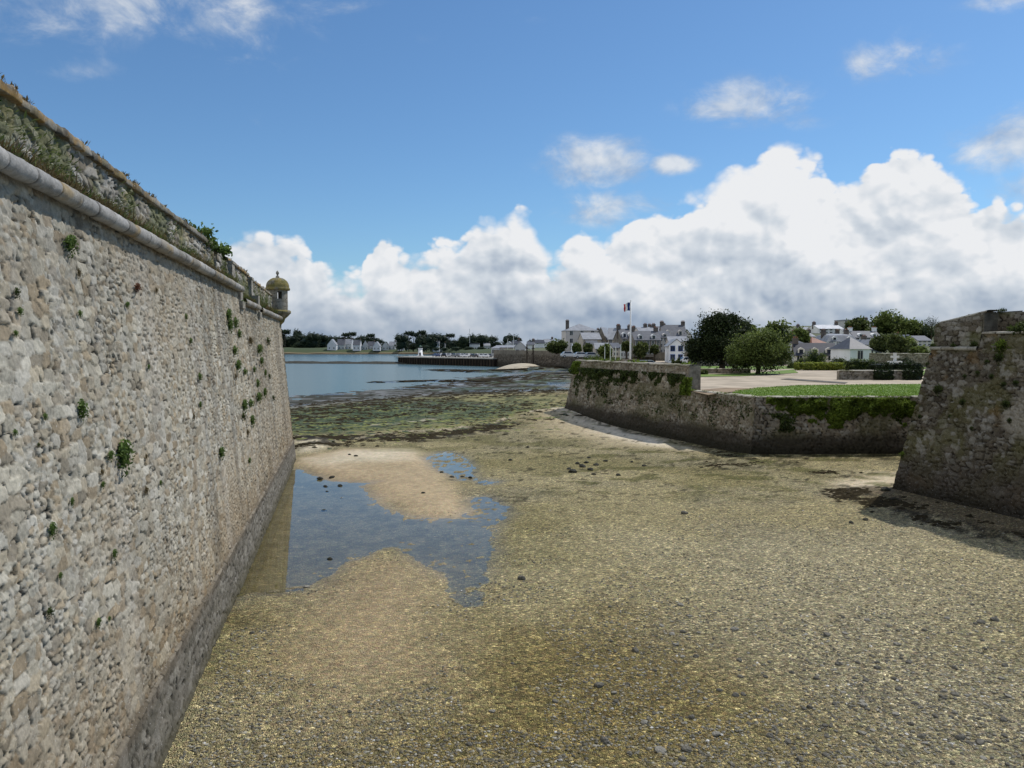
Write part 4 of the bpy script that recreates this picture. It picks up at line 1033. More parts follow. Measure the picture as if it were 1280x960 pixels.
# creeping plants on the parapet face
rng = np.random.default_rng(15); n = 16000; s = 5 + 45 * rng.random(n); z = 9.9 + 1.0 * rng.random(n) * rng.random(n); k = fbm(s * .7, z * 1.4, 77, 3) > .55; s = s[k]; z = z[k]; z = np.where(s > S_CUT, z - .42, z)
w = iw + .38 + .06 * (z - 9.8); pts = np.stack([s * dL[0] + w * nL[0], s * dL[1] + w * nL[1], z], 1)
blades('parapet_creepers', pts, M_SPRIG, .11, .018, 16, (-nL[0] * .9, -nL[1] * .9, -.6), 'small creeping plants in patches on the left parapet')
rng = np.random.default_rng(17); n = 9000; s = 5 + 44 * rng.random(n) ** 1.4; k = fbm(s * 1.6, s * 0 + 4, 79, 3) > .54; s = s[k]; o_ = .30 + .4 * rng.random(len(s)); w = iw + o_ + .1
zc = np.where(s < S_CUT - 1.8, 11.08, np.where(s < S_CUT, 10.93, np.where(s < S_CUT2, 10.92, 10.78)))
pts = np.stack([s * dL[0] + w * nL[0], s * dL[1] + w * nL[1], zc], 1)
blades('coping_sprigs', pts, M_TUFT_DRY, .10, .014, 18, (-nL[0] * .2, -nL[1] * .2, 0), 'dry sprigs and moss along the coping of the left parapet')
def bush(name, lab, cat, x, y, z, blobs, n, size, mat, seed, group=None, clump=.35, core=.6, stem=None, cube=False, nclump=None):
    root = empty(name, (x, y, z), 0, lab, cat, group)
    o = link('foliage' if not stem else 'crown', crown_mesh('foliage', mat, blobs, n, size, seed, clump, core, nclump, cube=cube), root)
    if stem: stem(root)
    return root
q = LW(29.0, iw + .75, 11.1); bush('parapet_bush', 'leafy bush growing at the end of the near coping, against the clouds', 'bush', *q, [(0, 0, .05, .5, .9, .32), (.0, 1.4, -.1, .4, .9, .26)], 1800, .07, M_TUFT, 5, core=.5)

# ivy on the shaded bastion wall: each plant patch hangs from the wall
def wall_patch(W, i, t0, t1, ztop, zbot, n, size, mat, seed, name, lab, cat, group=None, thr=.45, sc=.6, thick=.22):
    rng = np.random.default_rng(seed); t = t0 + (t1 - t0) * rng.random(n); v = rng.random(n); z = zbot + (ztop - zbot) * v
    L = hypot(W.p[i + 1][0] - W.p[i][0], W.p[i + 1][1] - W.p[i][1]); u = t * L
    edge = np.minimum(t - t0, t1 - t) * L; dens = .5 + 1.5 * (fbm(u * sc * 1.4, z * sc * 1.6, seed, 5) - .5) + .34 * (v - .62) + .16 * np.minimum(edge / 1.5, 1) - .14
    k = dens > thr - .05; t, z, u, dens = t[k], z[k], u[k], dens[k]
    bb = W.b * z - .02 - thick * 1.8 * np.clip((dens - thr) * 4, .05, 1) * (.3 + 1.2 * vn(u * 1.6, z * 1.6, seed + 9)) * .9 * rng.random(len(z))
    ax = W.p[i][0] + W.m[i][0] * bb; ay = W.p[i][1] + W.m[i][1] * bb; bx = W.p[i + 1][0] + W.m[i + 1][0] * bb; by = W.p[i + 1][1] + W.m[i + 1][1] * bb
    P = np.stack([ax + (bx - ax) * t, ay + (by - ay) * t, z], 1)
    v_, f = leaf_quads(P, size, rng); lum = fbm(u * 2.2, z * 2.2, seed + 5, 3)
    lv = np.repeat(np.clip(.15 + 1.1 * (lum - .35) + .35 * rng.random(len(z)), 0, 1), 4)
    o = link(name, np_mesh(name, v_, f, mat, extra={'lv': lv}, smooth=False)); return tag(o, lab, cat, group)
gi = 'ivy and weeds hanging on the shaded bastion wall'
def tB(px): return ((px - 640) / 1000 * cp * (A1[1] + .8) - A1[0]) / (A2[0] - A1[0])
wall_patch(WM, 2, tB(950), tB(1025), 3.95, 2.5, 9000, .085, M_IVY, 21, 'ivy', 'thick bright ivy hanging from the lawn edge, left mass', 'ivy', gi, .50)
wall_patch(WM, 2, tB(1005), tB(1085), 3.95, 1.9, 11000, .085, M_IVY, 22, 'ivy', 'thickest ivy mass, middle of the front face, reaching lowest', 'ivy', gi, .48)
wall_patch(WM, 2, tB(1080), tB(1150), 3.95, 1.8, 9000, .085, M_IVY, 23, 'ivy', 'ivy mass next to the right-hand bastion', 'ivy', gi, .52)
wall_patch(WM, 2, tB(944), tB(1010), 2.9, 1.6, 2500, .08, M_SHADEIVY, 24, 'ivy', 'sparse dark trails under the left ivy mass', 'ivy', gi, .56)
wall_patch(WM, 1, .02, TB * .98, 5.2, 4.1, 9000, .10, M_SHADEIVY, 25, 'ivy', 'long ragged row of dark plants along the upper part of the higher wall', 'ivy', gi, .50, .9)
wall_patch(WM, 1, .02, TB * .6, 4.3, 2.0, 4000, .09, M_SHADEIVY, 26, 'ivy', 'scattered sprigs on the middle of the higher wall', 'ivy', gi, .60, .9)
wall_patch(WM, 1, TB * .6, .99, 3.6, 1.4, 3000, .08, M_SHADEIVY, 29, 'ivy', 'scattered sprigs on the lower wall near the corner', 'ivy', gi, .62, .9)
wall_patch(WM, 1, -.0, .05, 5.8, 4.5, 1400, .11, M_IVY, 27, 'ivy', 'yellow-green clump at the far corner of the higher wall', 'ivy', gi, .35)
wall_patch(WM, 1, TB * .955, TB * 1.03, 5.0, 3.6, 1500, .09, M_IVY, 28, 'ivy', 'bushy clump where the higher wall steps down', 'ivy', gi, .38)
gr_ = 'plants rooted in the right-hand bastion'
wr = [(1174,486,.30,'leafy round plant, largest on the middle of the bastion face'), (1204,502,.20,'second plant on the bastion face, right of the largest'), (1258,504,.22,'plant on the bastion face by the picture edge'),
 (1129,568,.20,'bright plant low on the bastion corner'), (1253,432,.38,'shaggy clump hanging under the upper coping'), (1222,466,.16,'small sprig under the cordon'), (1240,470,.15,'sprig beside the small one under the cordon'),
 (1255,480,.16,'dark sprig on the upper face near the edge'), (1166,432,.18,'tuft at the left end of the cordon'), (1192,432,.18,'tuft in the middle of the cordon'), (1218,430,.22,'tuft at the right end of the cordon'),
 (1234,452,.15,'sprig under the end of the cordon'), (1270,478,.17,'sprig at the picture edge'), (1250,446,.28,'dark clump just under the shaggy one'), (1160,455,.15,'sprig by the bastion corner near the top'), (1206,470,.13,'tiny sprig in the centre of the upper face'),
 (1188,520,.12,'tiny sprig in the middle of the face'), (1215,535,.12,'tiny sprig lower on the face'), (1150,520,.12,'tiny sprig close to the corner'), (1262,525,.13,'tiny sprig low near the edge')]
RM = [tuft_mesh('wall_tuft', M_SHADEIVY, 400, 31), tuft_mesh('wall_tuft', M_IVY, 360, 32)]
rang = math.atan2(-nr[1], -nr[0])
for i, (px, py, sc, lab) in enumerate(wr):
    dx, dy, dz_ = ray(px, py); lo, hi = 5., 80.
    for _ in range(50):
        t = (lo + hi) / 2; x, y, z = dx * t, dy * t, CAMZ + dz_ * t
        if (x - R0[0]) * nr[0] + (y - R0[1]) * nr[1] > BR * z: hi = t
        else: lo = t
    o = link('wall_tuft', RM[1 if i in (3, 4) else 0]); o.location = (x, y, z); o.rotation_euler = (0, 0, rang); o.scale = (sc, sc * 1.1, sc * 1.1); tag(o, lab, 'wall plant', gr_)
q = onr(TR + .17, ZR + .1, .55)
for t_, h_, sd_, lab in ((TR + .10, .22, 41, 'low green plants on the coping at the picture edge'), (TR + .2, .3, 42, 'trailing green plants further along the same coping')):
    q = onr(t_, ZR + .1, .3); bush('coping_plant', lab, 'plant', *q, [(0, 0, .06, .35, .8, h_), (.1, -1.3, .0, .35, .8, h_)], 2500, .06, M_SHADEIVY, sd_, core=.5)
q = onr(fr(1283, 9.0), 9.15, 1.7); bush('parapet_bush', 'dark shrub on top of the right bastion, cut by the picture edge', 'bush', *q, [(0, 0, .2, .75, .75, .55), (.5, -.9, .15, .8, .8, .55)], 3000, .09, M_HEDGE_D, 44, core=.7)
rng = np.random.default_rng(45); t = rng.random(700) * TR; pts = np.array([onr(a, ZB_ * a / TR + ZA * (1 - a / TR) + .04, .55 + .3 * (j % 7) / 7) for j, a in enumerate(t) if fbm(np.array([a * 30.]), np.array([2.]), 46, 3)[0] > .5])
blades('coping_weeds', pts, M_SHADEIVY, .16, .02, 47, None, 'weeds growing along the sloping parapet of the right bastion')
# weeds on the mid wall coping and lawn edge
def cop_pts(a, b, n, seed, thr, depth, z):
    rng = np.random.default_rng(seed); t = rng.random(n); k = fbm(t * 40, t * 0 + 3, seed, 3) > thr; t = t[k]; o = rng.random(len(t)) * depth
    return np.stack([a[0] + (b[0] - a[0]) * t + nm[0] * o, a[1] + (b[1] - a[1]) * t + nm[1] * o, np.full(len(t), z)], 1)
blades('coping_weeds', np.concatenate([cop_pts(on_face(0, ZU), on_face(TB, ZU), 1500, 48, .56, .9, ZU + .08)]), M_IVY, .28, .05, 49, None, 'weeds along the coping of the higher bastion wall')
blades('coping_weeds', np.concatenate([cop_pts(edge_pt(WM, 2, ZL, 0), edge_pt(WM, 3, ZL, 0), 2500, 50, .50, .3, ZL + .05), cop_pts(on_face(TB, ZL), on_face(1, ZL), 900, 51, .50, .5, ZL + .05)]), M_IVY, .12, .04, 52, None, 'weeds along the lawn-edge coping of the shaded wall')

# ------------------------------------------------------------------ trees
def trunk_fn(h, r, lean=0, limbs=4, spread=1.5, z0=0, forks=None):
    def f(root):
        mb = MB(); rnd = random.Random(int(h * 100)); 
        mb.tube([(0, 0, -.3), (.05, 0, h * .35), (lean * .5, .1, h * .7), (lean, 0, h)], [r * 1.25, r, r * .8, r * .55], 9)
        for k in range(limbs):
            a = 2 * pi * k / limbs + rnd.random(); z = h * (.35 + .4 * rnd.random())
            mb.tube([(lean * .3, 0, z), (cos(a) * spread * .5, sin(a) * spread * .5, z + h * .3), (cos(a) * spread, sin(a) * spread, z + h * .55)], [r * .5, r * .35, r * .15], 6)
        mb.build('trunk', M_BARK, root, True)
    return f
# the two trees on the esplanade
c = G(925, 464, gl_z)
def tree(px, pyb, Y, blobs, n, size, mat, seed, name, lab, trunk, group, z=None, clump=.35, core=.62, nclump=None, cat='tree'):
    x = (px - 640) / 1000 * cp * Y; z = z if z is not None else tz(x, Y)
    return bush(name, lab, cat, x, Y, z, blobs, n, size, mat, seed, group, clump, core, trunk, nclump=nclump)
gt = 'trees on the esplanade and around the town'
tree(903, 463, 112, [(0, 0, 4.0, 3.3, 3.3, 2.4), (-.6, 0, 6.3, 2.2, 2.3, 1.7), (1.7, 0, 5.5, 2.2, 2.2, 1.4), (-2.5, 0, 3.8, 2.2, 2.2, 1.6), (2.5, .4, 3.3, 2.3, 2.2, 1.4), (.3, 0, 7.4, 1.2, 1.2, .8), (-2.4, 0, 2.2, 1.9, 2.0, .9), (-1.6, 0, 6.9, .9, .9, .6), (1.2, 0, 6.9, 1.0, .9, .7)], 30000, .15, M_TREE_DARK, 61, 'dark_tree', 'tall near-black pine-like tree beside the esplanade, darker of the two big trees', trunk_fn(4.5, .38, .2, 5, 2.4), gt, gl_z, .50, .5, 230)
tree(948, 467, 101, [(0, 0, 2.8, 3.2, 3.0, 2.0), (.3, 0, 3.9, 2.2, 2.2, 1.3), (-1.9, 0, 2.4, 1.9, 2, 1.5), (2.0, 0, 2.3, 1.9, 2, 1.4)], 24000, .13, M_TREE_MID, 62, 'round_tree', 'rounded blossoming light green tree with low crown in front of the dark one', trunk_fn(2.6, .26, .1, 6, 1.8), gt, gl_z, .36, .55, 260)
T = [ # px, py base, Y, width px, top py, mat, label
 (972,455,170,44,403,M_TREE_MID,'green domed tree right behind the rounded light tree'),
 (1000,452,190,22,412,M_TREE_MID,'small green tree peeping between the domed tree and the houses'),
 (935,450,185,30,404,M_TREE_MID,'green treetop showing over the rounded light tree'),
 (1071,435,270,27,399,M_TREE_OLIVE,'dark dome of a tree in front of the grey block on the hill'),
 (1110,430,250,44,392,M_TREE_MID,'widest wooded crown on the hill skyline'),
 (1136,430,245,36,402,M_TREE_MID,'second broad crown on the hill, right of the widest'),
 (1157,432,240,20,409,M_TREE_OLIVE,'crown on the hill next to the bare grey tree'),
 (1092,430,255,22,411,M_TREE_OLIVE,'crown filling in at the left of the hill wood'),
 (1101,444,175,26,419,M_TREE_OLIVE,'dark tree behind the hip-roofed white house'),
 (1124,452,150,26,418,M_TREE_OLIVE,'olive spreading tree right of the hip-roofed white house'),
 (1136,452,160,18,424,M_TREE_MID,'small light tree beside the olive spreading tree'),
 (1150,454,150,22,436,M_TREE_MID,'low green tree in the gap before the right bastion'),
 (696,441,235,26,427,M_TREE_OLIVE,'round clipped tree on the quay before the big pale building'),
 (721,441,200,11,430,M_TREE_MID,'small tree under the windows of the big pale building'),
 (735,442,190,10,430,M_TREE_OLIVE,'small tree next to the low annex'),
 (757,442,180,16,431,M_TREE_MID,'shrubby tree between the annex and the flagpole'),
 (783,443,170,12,427,M_TREE_OLIVE,'narrow tree just left of the flagpole'),
 (801,443,170,18,428,M_TREE_OLIVE,'tree in front of the dark slate terrace'),
 (818,443,172,10,432,M_TREE_OLIVE,'small tree at the right end of the slate terrace'),
]
for i, (px, pyb, Y, wpx, pyt, mat, lab) in enumerate(T):
    x = (px - 640) / 1000 * cp * Y; zb = tz(x, Y); zt = D(px, pyt, Y)[2]; H = max(2.5, zt - zb); R = wpx / 2000 * Y; rnd = random.Random(i)
    cz = H - min(R, H * .45) * 1.05; rz = min(R, H * .45)
    bl = [(0, 0, cz, R * .8, R * .8, rz * 1.05)] + [((rnd.random() - .5) * R * 1.1, (rnd.random() - .5) * R * .6, cz + (rnd.random() - .6) * rz * .9, R * (.38 + .2 * rnd.random()), R * .5, rz * (.4 + .2 * rnd.random())) for _ in range(5)]
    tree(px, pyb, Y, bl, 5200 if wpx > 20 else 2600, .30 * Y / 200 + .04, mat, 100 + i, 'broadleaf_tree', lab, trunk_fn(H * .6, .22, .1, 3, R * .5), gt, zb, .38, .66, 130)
# bare-looking thin tree
def thin_tree(px, pyt, Y, lab):
    x = (px - 640) / 1000 * cp * Y; zb = tz(x, Y); H = D(px, pyt, Y)[2] - zb
    tree(px, 0, Y, [(0, 0, H - 2.2, 2.3, 2.0, 2.0)], 1500, .14, M_TREE_FAR2, 150, 'thin_tree', lab, trunk_fn(H - 1, .16, .1, 7, 2.0), gt, zb, .5, 0, 40)
thin_tree(1164, 398, 230, 'thin almost bare grey-green tree on the skyline by the right bastion')

# far shore trees
def proto_tree(seed, kind, mat):
    rnd = random.Random(seed); root = empty('far_tree' if kind else 'umbrella_pine', (0, 0, 0))
    if kind == 0:    # umbrella pine: bare trunk, flat top
        bl = [((rnd.random() - .5) * .5, (rnd.random() - .5) * .4, .84 + .06 * rnd.random(), .22 + .08 * rnd.random(), .22, .07 + .03 * rnd.random()) for _ in range(4)] + [((rnd.random() - .5) * .5, 0, .68, .14, .14, .06)]
    else:
        bl = [((rnd.random() - .5) * .45, (rnd.random() - .5) * .3, .55 + .22 * rnd.random(), .26 + .08 * rnd.random(), .26, .2 + .08 * rnd.random()) for _ in range(4)] + [(0, 0, .35, .4, .3, .3)]
    link('crown', crown_mesh('crown', mat, bl, 1500, .030, seed, .4, .72, 50), root)
    mb = MB(); mb.tube([(0, 0, -.05), (.02, 0, .4), (.0, 0, .8)], [.035, .026, .016], 6)
    for a in (0.5, 2.3, 4.2): mb.tube([(0, 0, .5), (.1 * cos(a), .1 * sin(a), .68), (.22 * cos(a), .22 * sin(a), .8)], [.016, .012, .006], 5)
    mb.build('trunk', M_BARK, root); return root
protos = [proto_tree(s, k, m) for s, k, m in ((1, 0, M_TREE_FAR), (2, 0, M_TREE_FAR), (3, 1, M_TREE_FAR), (4, 1, M_TREE_FAR), (5, 1, M_TREE_FAR2), (6, 1, M_TREE_FAR2))]
PK = [kids_of(p) for p in protos]; used_p = set()
def far_tree(px, pyt, wpx, Y, k, lab, zb, group):
    if k in used_p: o = copy_tree(protos[k], PK[k])
    else: o = protos[k]; used_p.add(k)
    x = (px - 640) / 1000 * cp * Y; H = D(px, pyt, Y)[2] - zb; W_ = wpx / 1000 * Y * 1.15
    o.location = (x, Y, zb); o.scale = (W_ / .95, W_ / .95, H / (.97 if k < 2 else 1.0)); o.rotation_euler = (0, 0, 0); tag(o, lab, 'tree', group)
FT = [(356,413,16,0),(370,416,18,3),(372,411,10,2),(388,421,18,3),(392,415,16,2),(402,417,16,2),(412,419,14,3),(424,420,14,2),(432,417,12,0),(440,416,12,0),(447,420,12,3),(455,419,12,2),(463,418,12,0),(365,424,18,4),(385,428,20,3),(404,427,14,2),(345,414,20,3),(350,420,24,3),(361,419,22,3),(378,418,22,3),(384,421,22,3),(396,419,20,3),(408,421,18,3),(418,422,18,3),(428,421,18,3),(436,421,16,2),(451,420,14,3),(459,421,14,3),(468,421,12,2),(473,423,10,3),(480,426,10,4),(489,427,10,4),(374,427,20,4),(395,429,16,4)]
lf = ['dark pine group by the turret edge', 'tree', 'tall dark crown', 'tree']
for i, (px, pyt, w, k) in enumerate(FT):
    lab = ['dark umbrella pine on the far left shore', 'low rounded dark tree on the far left shore', 'taller dark tree in the wood on the far left shore', 'spreading dark tree in the wood on the far left shore', 'lighter shrubby tree at the waterside of the far left shore'][(0 if k < 2 else 2 if k == 2 else 3 if k == 3 else 4)]
    far_tree(px, pyt, w, 800 + (i % 4) * 14, k, lab, 2.8, 'trees on the far left shore')
FT2 = [(502,417,16,2,'first pine of the row behind the jetty, left end'),(511,415,14,0,''),(517,416,12,1,''),(527,414,12,0,''),(533,416,16,2,''),(540,416,20,3,''),(550,417,16,2,''),(562,418,14,0,''),(560,424,10,3,''),(556,424,12,2,''),(577,419,15,4,'pale round tree in the middle of the row'),(590,417,14,5,''),(600,417,18,4,''),(607,419,14,5,''),(614,419,14,3,''),(636,417,20,3,'big round dark tree near the white mast'),(649,421,6,2,''),(516,428,16,4,'light hedge-like shrub beside the white houses'),(529,431,12,3,'dark shrub just behind the lighthouse'),
 (585,433,14,4,''),(523,419,12,3,''),(531,422,14,3,''),(538,421,14,2,''),(546,422,16,3,''),(553,421,14,2,''),(567,424,14,3,''),(584,421,16,4,''),(593,423,16,3,''),(604,424,16,3,''),(620,426,12,4,''),(574,427,12,4,''),(642,424,10,3,''),(499,425,12,4,''),(508,424,12,3,''),(600,433,12,4,''),(570,433,12,5,''),(555,434,10,4,''),(545,434,10,5,''),(625,432,12,4,''),(662,424,8,3,'small skyline tree left of the town'),(672,424,7,3,'small skyline tree between roofs of the old town'),(686,424,7,2,'small skyline tree right before the big pale building')]
for i, (px, pyt, w, k, lab) in enumerate(FT2):
    lab = lab or {0: 'umbrella pine in the row behind the jetty', 1: 'loose umbrella pine in the row behind the jetty', 2: 'dense dark tree in the row behind the jetty', 3: 'rounded dark tree in the row behind the jetty', 4: 'hazy pale green tree behind the jetty', 5: 'hazy grey-green tree behind the jetty'}[k]
    far_tree(px, pyt, w, 640 + (i % 5) * 10 - (60 if pyt > 430 else 0), k, lab, 3.2, 'trees in the row behind the jetty')

# ------------------------------------------------------------------ hedges and low walls on the platform
def hedge(name, lab, px0, px1, Y, z0, z1, dep, mat, seed, n=3500, size=.09, group=None):
    x0 = (px0 - 640) / 1000 * cp * Y; x1 = (px1 - 640) / 1000 * cp * Y; cx = (x0 + x1) / 2; hw = (x1 - x0) / 2; hh = (z1 - z0) / 2
    k = max(1, round(hw / (dep * .8))); bl = [(-hw + (2 * j + 1) * hw / k, 0, hh, hw / k * 1.02, dep / 2, hh) for j in range(k)]
    root = empty(name, (cx, Y, z0), 0, lab, 'hedge', group)
    link('foliage', crown_mesh('foliage', mat, bl, n, size, seed, .16, .93, n // 18, cube=True), root); return root
gh = 'clipped yellow hedges on the esplanade'
hedge('clipped_hedge', 'clipped yellow-green hedge block, leftmost of three', 996, 1021, 118, gl_z, gl_z + 1.05, 1.6, M_HEDGE_Y, 71, group=gh)
hedge('clipped_hedge', 'clipped yellow-green hedge block, middle of three', 1022, 1036, 118, gl_z, gl_z + 1.03, 1.6, M_HEDGE_Y, 72, group=gh)
hedge('clipped_hedge', 'clipped yellow-green hedge block, rightmost of three', 1037, 1055, 118, gl_z, gl_z + 1.0, 1.6, M_HEDGE_Y, 73, group=gh)
hedge('dark_hedge', 'long dark clipped hedge behind the low garden wall', 1089, 1150, 100, gl_z, 5.25, 2.0, M_HEDGE_D, 74, 7000)
hedge('dark_hedge', 'dark mixed shrubs left of the long dark hedge', 1062, 1092, 112, gl_z, 5.4, 2.5, M_TREE_OLIVE, 75, 4000)
hedge('dark_hedge', 'dark ivy mass over the middle of the low garden wall', 1096, 1116, 84.4, gl_z, 4.9, .9, M_HEDGE_D, 76, 2500)
hedge('dark_hedge', 'dark ivy mass over the right end of the low garden wall', 1132, 1152, 84.4, gl_z, 4.9, .9, M_HEDGE_D, 77, 2500)
hedge('clipped_hedge', 'small bright shrub before the dark hedge', 1084, 1093, 98, gl_z, 4.3, 1.0, M_HEDGE_Y, 78, 800)
def low_wall(name, lab, a, b, z0, z1, th, mat_tones, seed):
    root = empty(name, (a[0], a[1], z0), 0, lab, 'wall'); L = hypot(b[0] - a[0], b[1] - a[1]); d = ((b[0] - a[0]) / L, (b[1] - a[1]) / L); o = (d[1], -d[0])
    nu, nv = max(4, int(L / .12)), max(4, int((z1 - z0) / .1)); T_, Z_ = np.meshgrid(np.linspace(0, 1, nu), np.linspace(z0, z1, nv)); T_ = T_.ravel(); Z_ = Z_.ravel()
    P = np.stack([a[0] + (b[0] - a[0]) * T_, a[1] + (b[1] - a[1]) * T_, Z_], 1)
    pa(link('wall_face', stone_grid(P, (o[0], o[1], 0), T_ * L, Z_, 'wall_face', None, M_STONE_FAR, seed, .4, .22, mat_tones, .05, .14, .4, False, nu, nv)), root)
    pa(sweep('coping', None, M_STONE_FAR, (a[0], a[1], z1), (b[0], b[1], z1), o, slab_prof(th, .05, .09), .3, col_cm, seed + 1, .03, 1.0), root)
    mb = MB(); mb.prism([(a[0] - o[0] * .06, a[1] - o[1] * .06), (b[0] - o[0] * .06, b[1] - o[1] * .06), (b[0] - o[0] * th, b[1] - o[1] * th), (a[0] - o[0] * th, a[1] - o[1] * th)], z0 - .2, z1 - .01)
    pa(mb.build('wall_core', M_SHST), root); return root
col_lw = face_cols([(.24, .21, .17), (.19, .165, .125), (.28, .255, .215)], (.11, .095, .07), contrast=.4)
low_wall('garden_wall', 'low shaded stone wall with ivy at the back of the lawn', (D(1058, 0, 85)[0], 85), (D(1260, 0, 85)[0] - 8, 85), gl_z - .2, 4.78, .6, col_lw, 81)
low_wall('garden_wall', 'very low stone kerb wall in front of the dark tree', (D(872, 0, 104)[0], 104), (D(945, 0, 104)[0], 104), gl_z - .2, 4.42, .5, col_lw, 83)
low_wall('garden_wall', 'grey wall behind the two big trees on the esplanade', (D(866, 0, 140)[0], 140), (D(990, 0, 146)[0], 146), gl_z - .2, 5.1, .5, col_lw, 85)
low_wall('garden_wall', 'dark wall running behind the white cross', (D(1096, 0, 138)[0], 138), (D(1200, 0, 132)[0], 132), gl_z - .2, 6.1, .5, col_lw, 87)
rngb = random.Random(5)
for i, (px, Y, w, h, mat, lab) in enumerate([(1004, 135, 20, 1.5, M_TREE_OLIVE, 'grey-green bush mass left of the slate-roofed cottage'), (1018, 136, 26, 3.0, M_TREE_MID, 'round green bush before the slate-roofed cottage'), (1048, 132, 22, 1.6, M_TREE_OLIVE, 'flowering bush at the cottage gable'), (990, 128, 12, .8, M_TREE_OLIVE, 'low bush at the back of the esplanade'),
    (1128, 124, 26, 1.5, M_HEDGE_D, 'dark bush right of the white cross'), (1070, 128, 20, 1.5, M_TREE_MID, 'green bush under the hip-roofed white house'), (846, 112, 12, 2.0, M_TREE_OLIVE, 'leafy bush under the white gable house'), (742, 165, 22, 1.2, M_TREE_MID, 'low green bush by the quay wall'), (768, 160, 24, 1.0, M_TREE_MID, 'low bush left of the flagpole'), (880, 100, 10, .5, M_TREE_OLIVE, 'scrubby plant beside the path corner'), (1085, 126, 18, 1.2, M_TREE_OLIVE, 'dark green bush behind the hedge')]):
    x = (px - 640) / 1000 * cp * Y; R = w / 2000 * Y
    bush('garden_bush', lab, 'bush', x, Y, max(gl_z - .1, tz(x, Y)) if Y > 150 else gl_z - .05, [(0, 0, h * .45, R, R * .7, h * .55), (R * .4, 0, h * .4, R * .6, R * .6, h * .5)], 2200, .10, mat, 200 + i, 'bushes of the esplanade gardens')
# white cross
x, y = G(1119, 457, gl_z)[0], 122; x = (1119 - 640) / 1000 * cp * 122
cr = empty('stone_cross', (x, y, gl_z), 0, 'small white stone cross standing on a stepped plinth before the dark wall', 'cross')
M_WHITEST = plain('white_stone', (.62, .61, .58), .8, .1)
mb = MB(); mb.box(-.9, .9, -.5, .5, .9, 1.25); mb.box(-1.3, 1.3, -.8, .8, -.2, .9); mb.build('plinth', M_WHITEST, cr)
mb = MB(); mb.box(-.2, .2, -.15, .15, 1.252, 2.5); mb.box(-.62, .62, -.14, .14, 1.75, 2.05); mb.build('cross_arms', M_WHITEST, cr)
# ================================================================== buildings
def wallm(name, c): return plain(name, c, .85, .10, .35, .2, 0, .02)
W_WHITE = wallm('white_render', (.80, .80, .78)); W_CREAM = wallm('cream_render', (.68, .64, .56)); W_PINK = wallm('pale_pink_render', (.62, .57, .52)); W_GREY = wallm('grey_render', (.5, .5, .48)); W_STONE = plain('house_stone', (.20, .18, .15), .9, .35, .9, .5); W_BLUEW = wallm('shaded_white_render', (.78, .79, .80)); W_BEIGE = wallm('beige_render', (.50, .44, .36))
def roofm(name, c):
    m, nt, b = new_mat(name); p = geo(nt); f = noise(nt, .9, 5, .65, p)
    w = nt.nodes.new('ShaderNodeTexWave'); w.bands_direction = 'Z'; w.inputs['Scale'].default_value = 1.3; w.inputs['Distortion'].default_value = .6; nt.links.new(p, w.inputs['Vector'])
    cc_ = ramp(nt, f, [(.3, tuple(x * .75 for x in c)), (.7, tuple(x * 1.25 for x in c))]); cc_ = mixn(nt, .25, cc_, mixn(nt, 1.0, cc_, w.outputs['Color'], 'MULTIPLY'))
    nt.links.new(cc_, b.inputs['Base Color']); b.inputs['Roughness'].default_value = .55; bump(nt, b, w.outputs['Fac'], .3, .05); return m
R_SLATE = roofm('slate_roof', (.11, .115, .13)); R_DARK = roofm('dark_slate_roof', (.045, .048, .06)); R_LIGHT = roofm('pale_slate_roof', (.30, .31, .33)); R_RED = roofm('clay_tile_roof', (.30, .14, .09)); R_WHITE = roofm('pale_metal_roof', (.60, .61, .63))
M_GLASS, nt, b = new_mat('window_glass'); b.inputs['Base Color'].default_value = (.02, .025, .035, 1); b.inputs['Roughness'].default_value = .12; b.inputs['Specular IOR Level'].default_value = .6
M_FRAME = plain('white_frame', (.65, .65, .63), .6, .05, 3, 0); M_BLUEF = plain('blue_shutter', (.03, .08, .28), .6, .1, 3, 0); M_POT = plain('chimney_pot', (.28, .13, .08), .9, .2, 3, 0); M_CHIM = plain('chimney_stone', (.13, .11, .095), .9, .3, 1.5, .4)
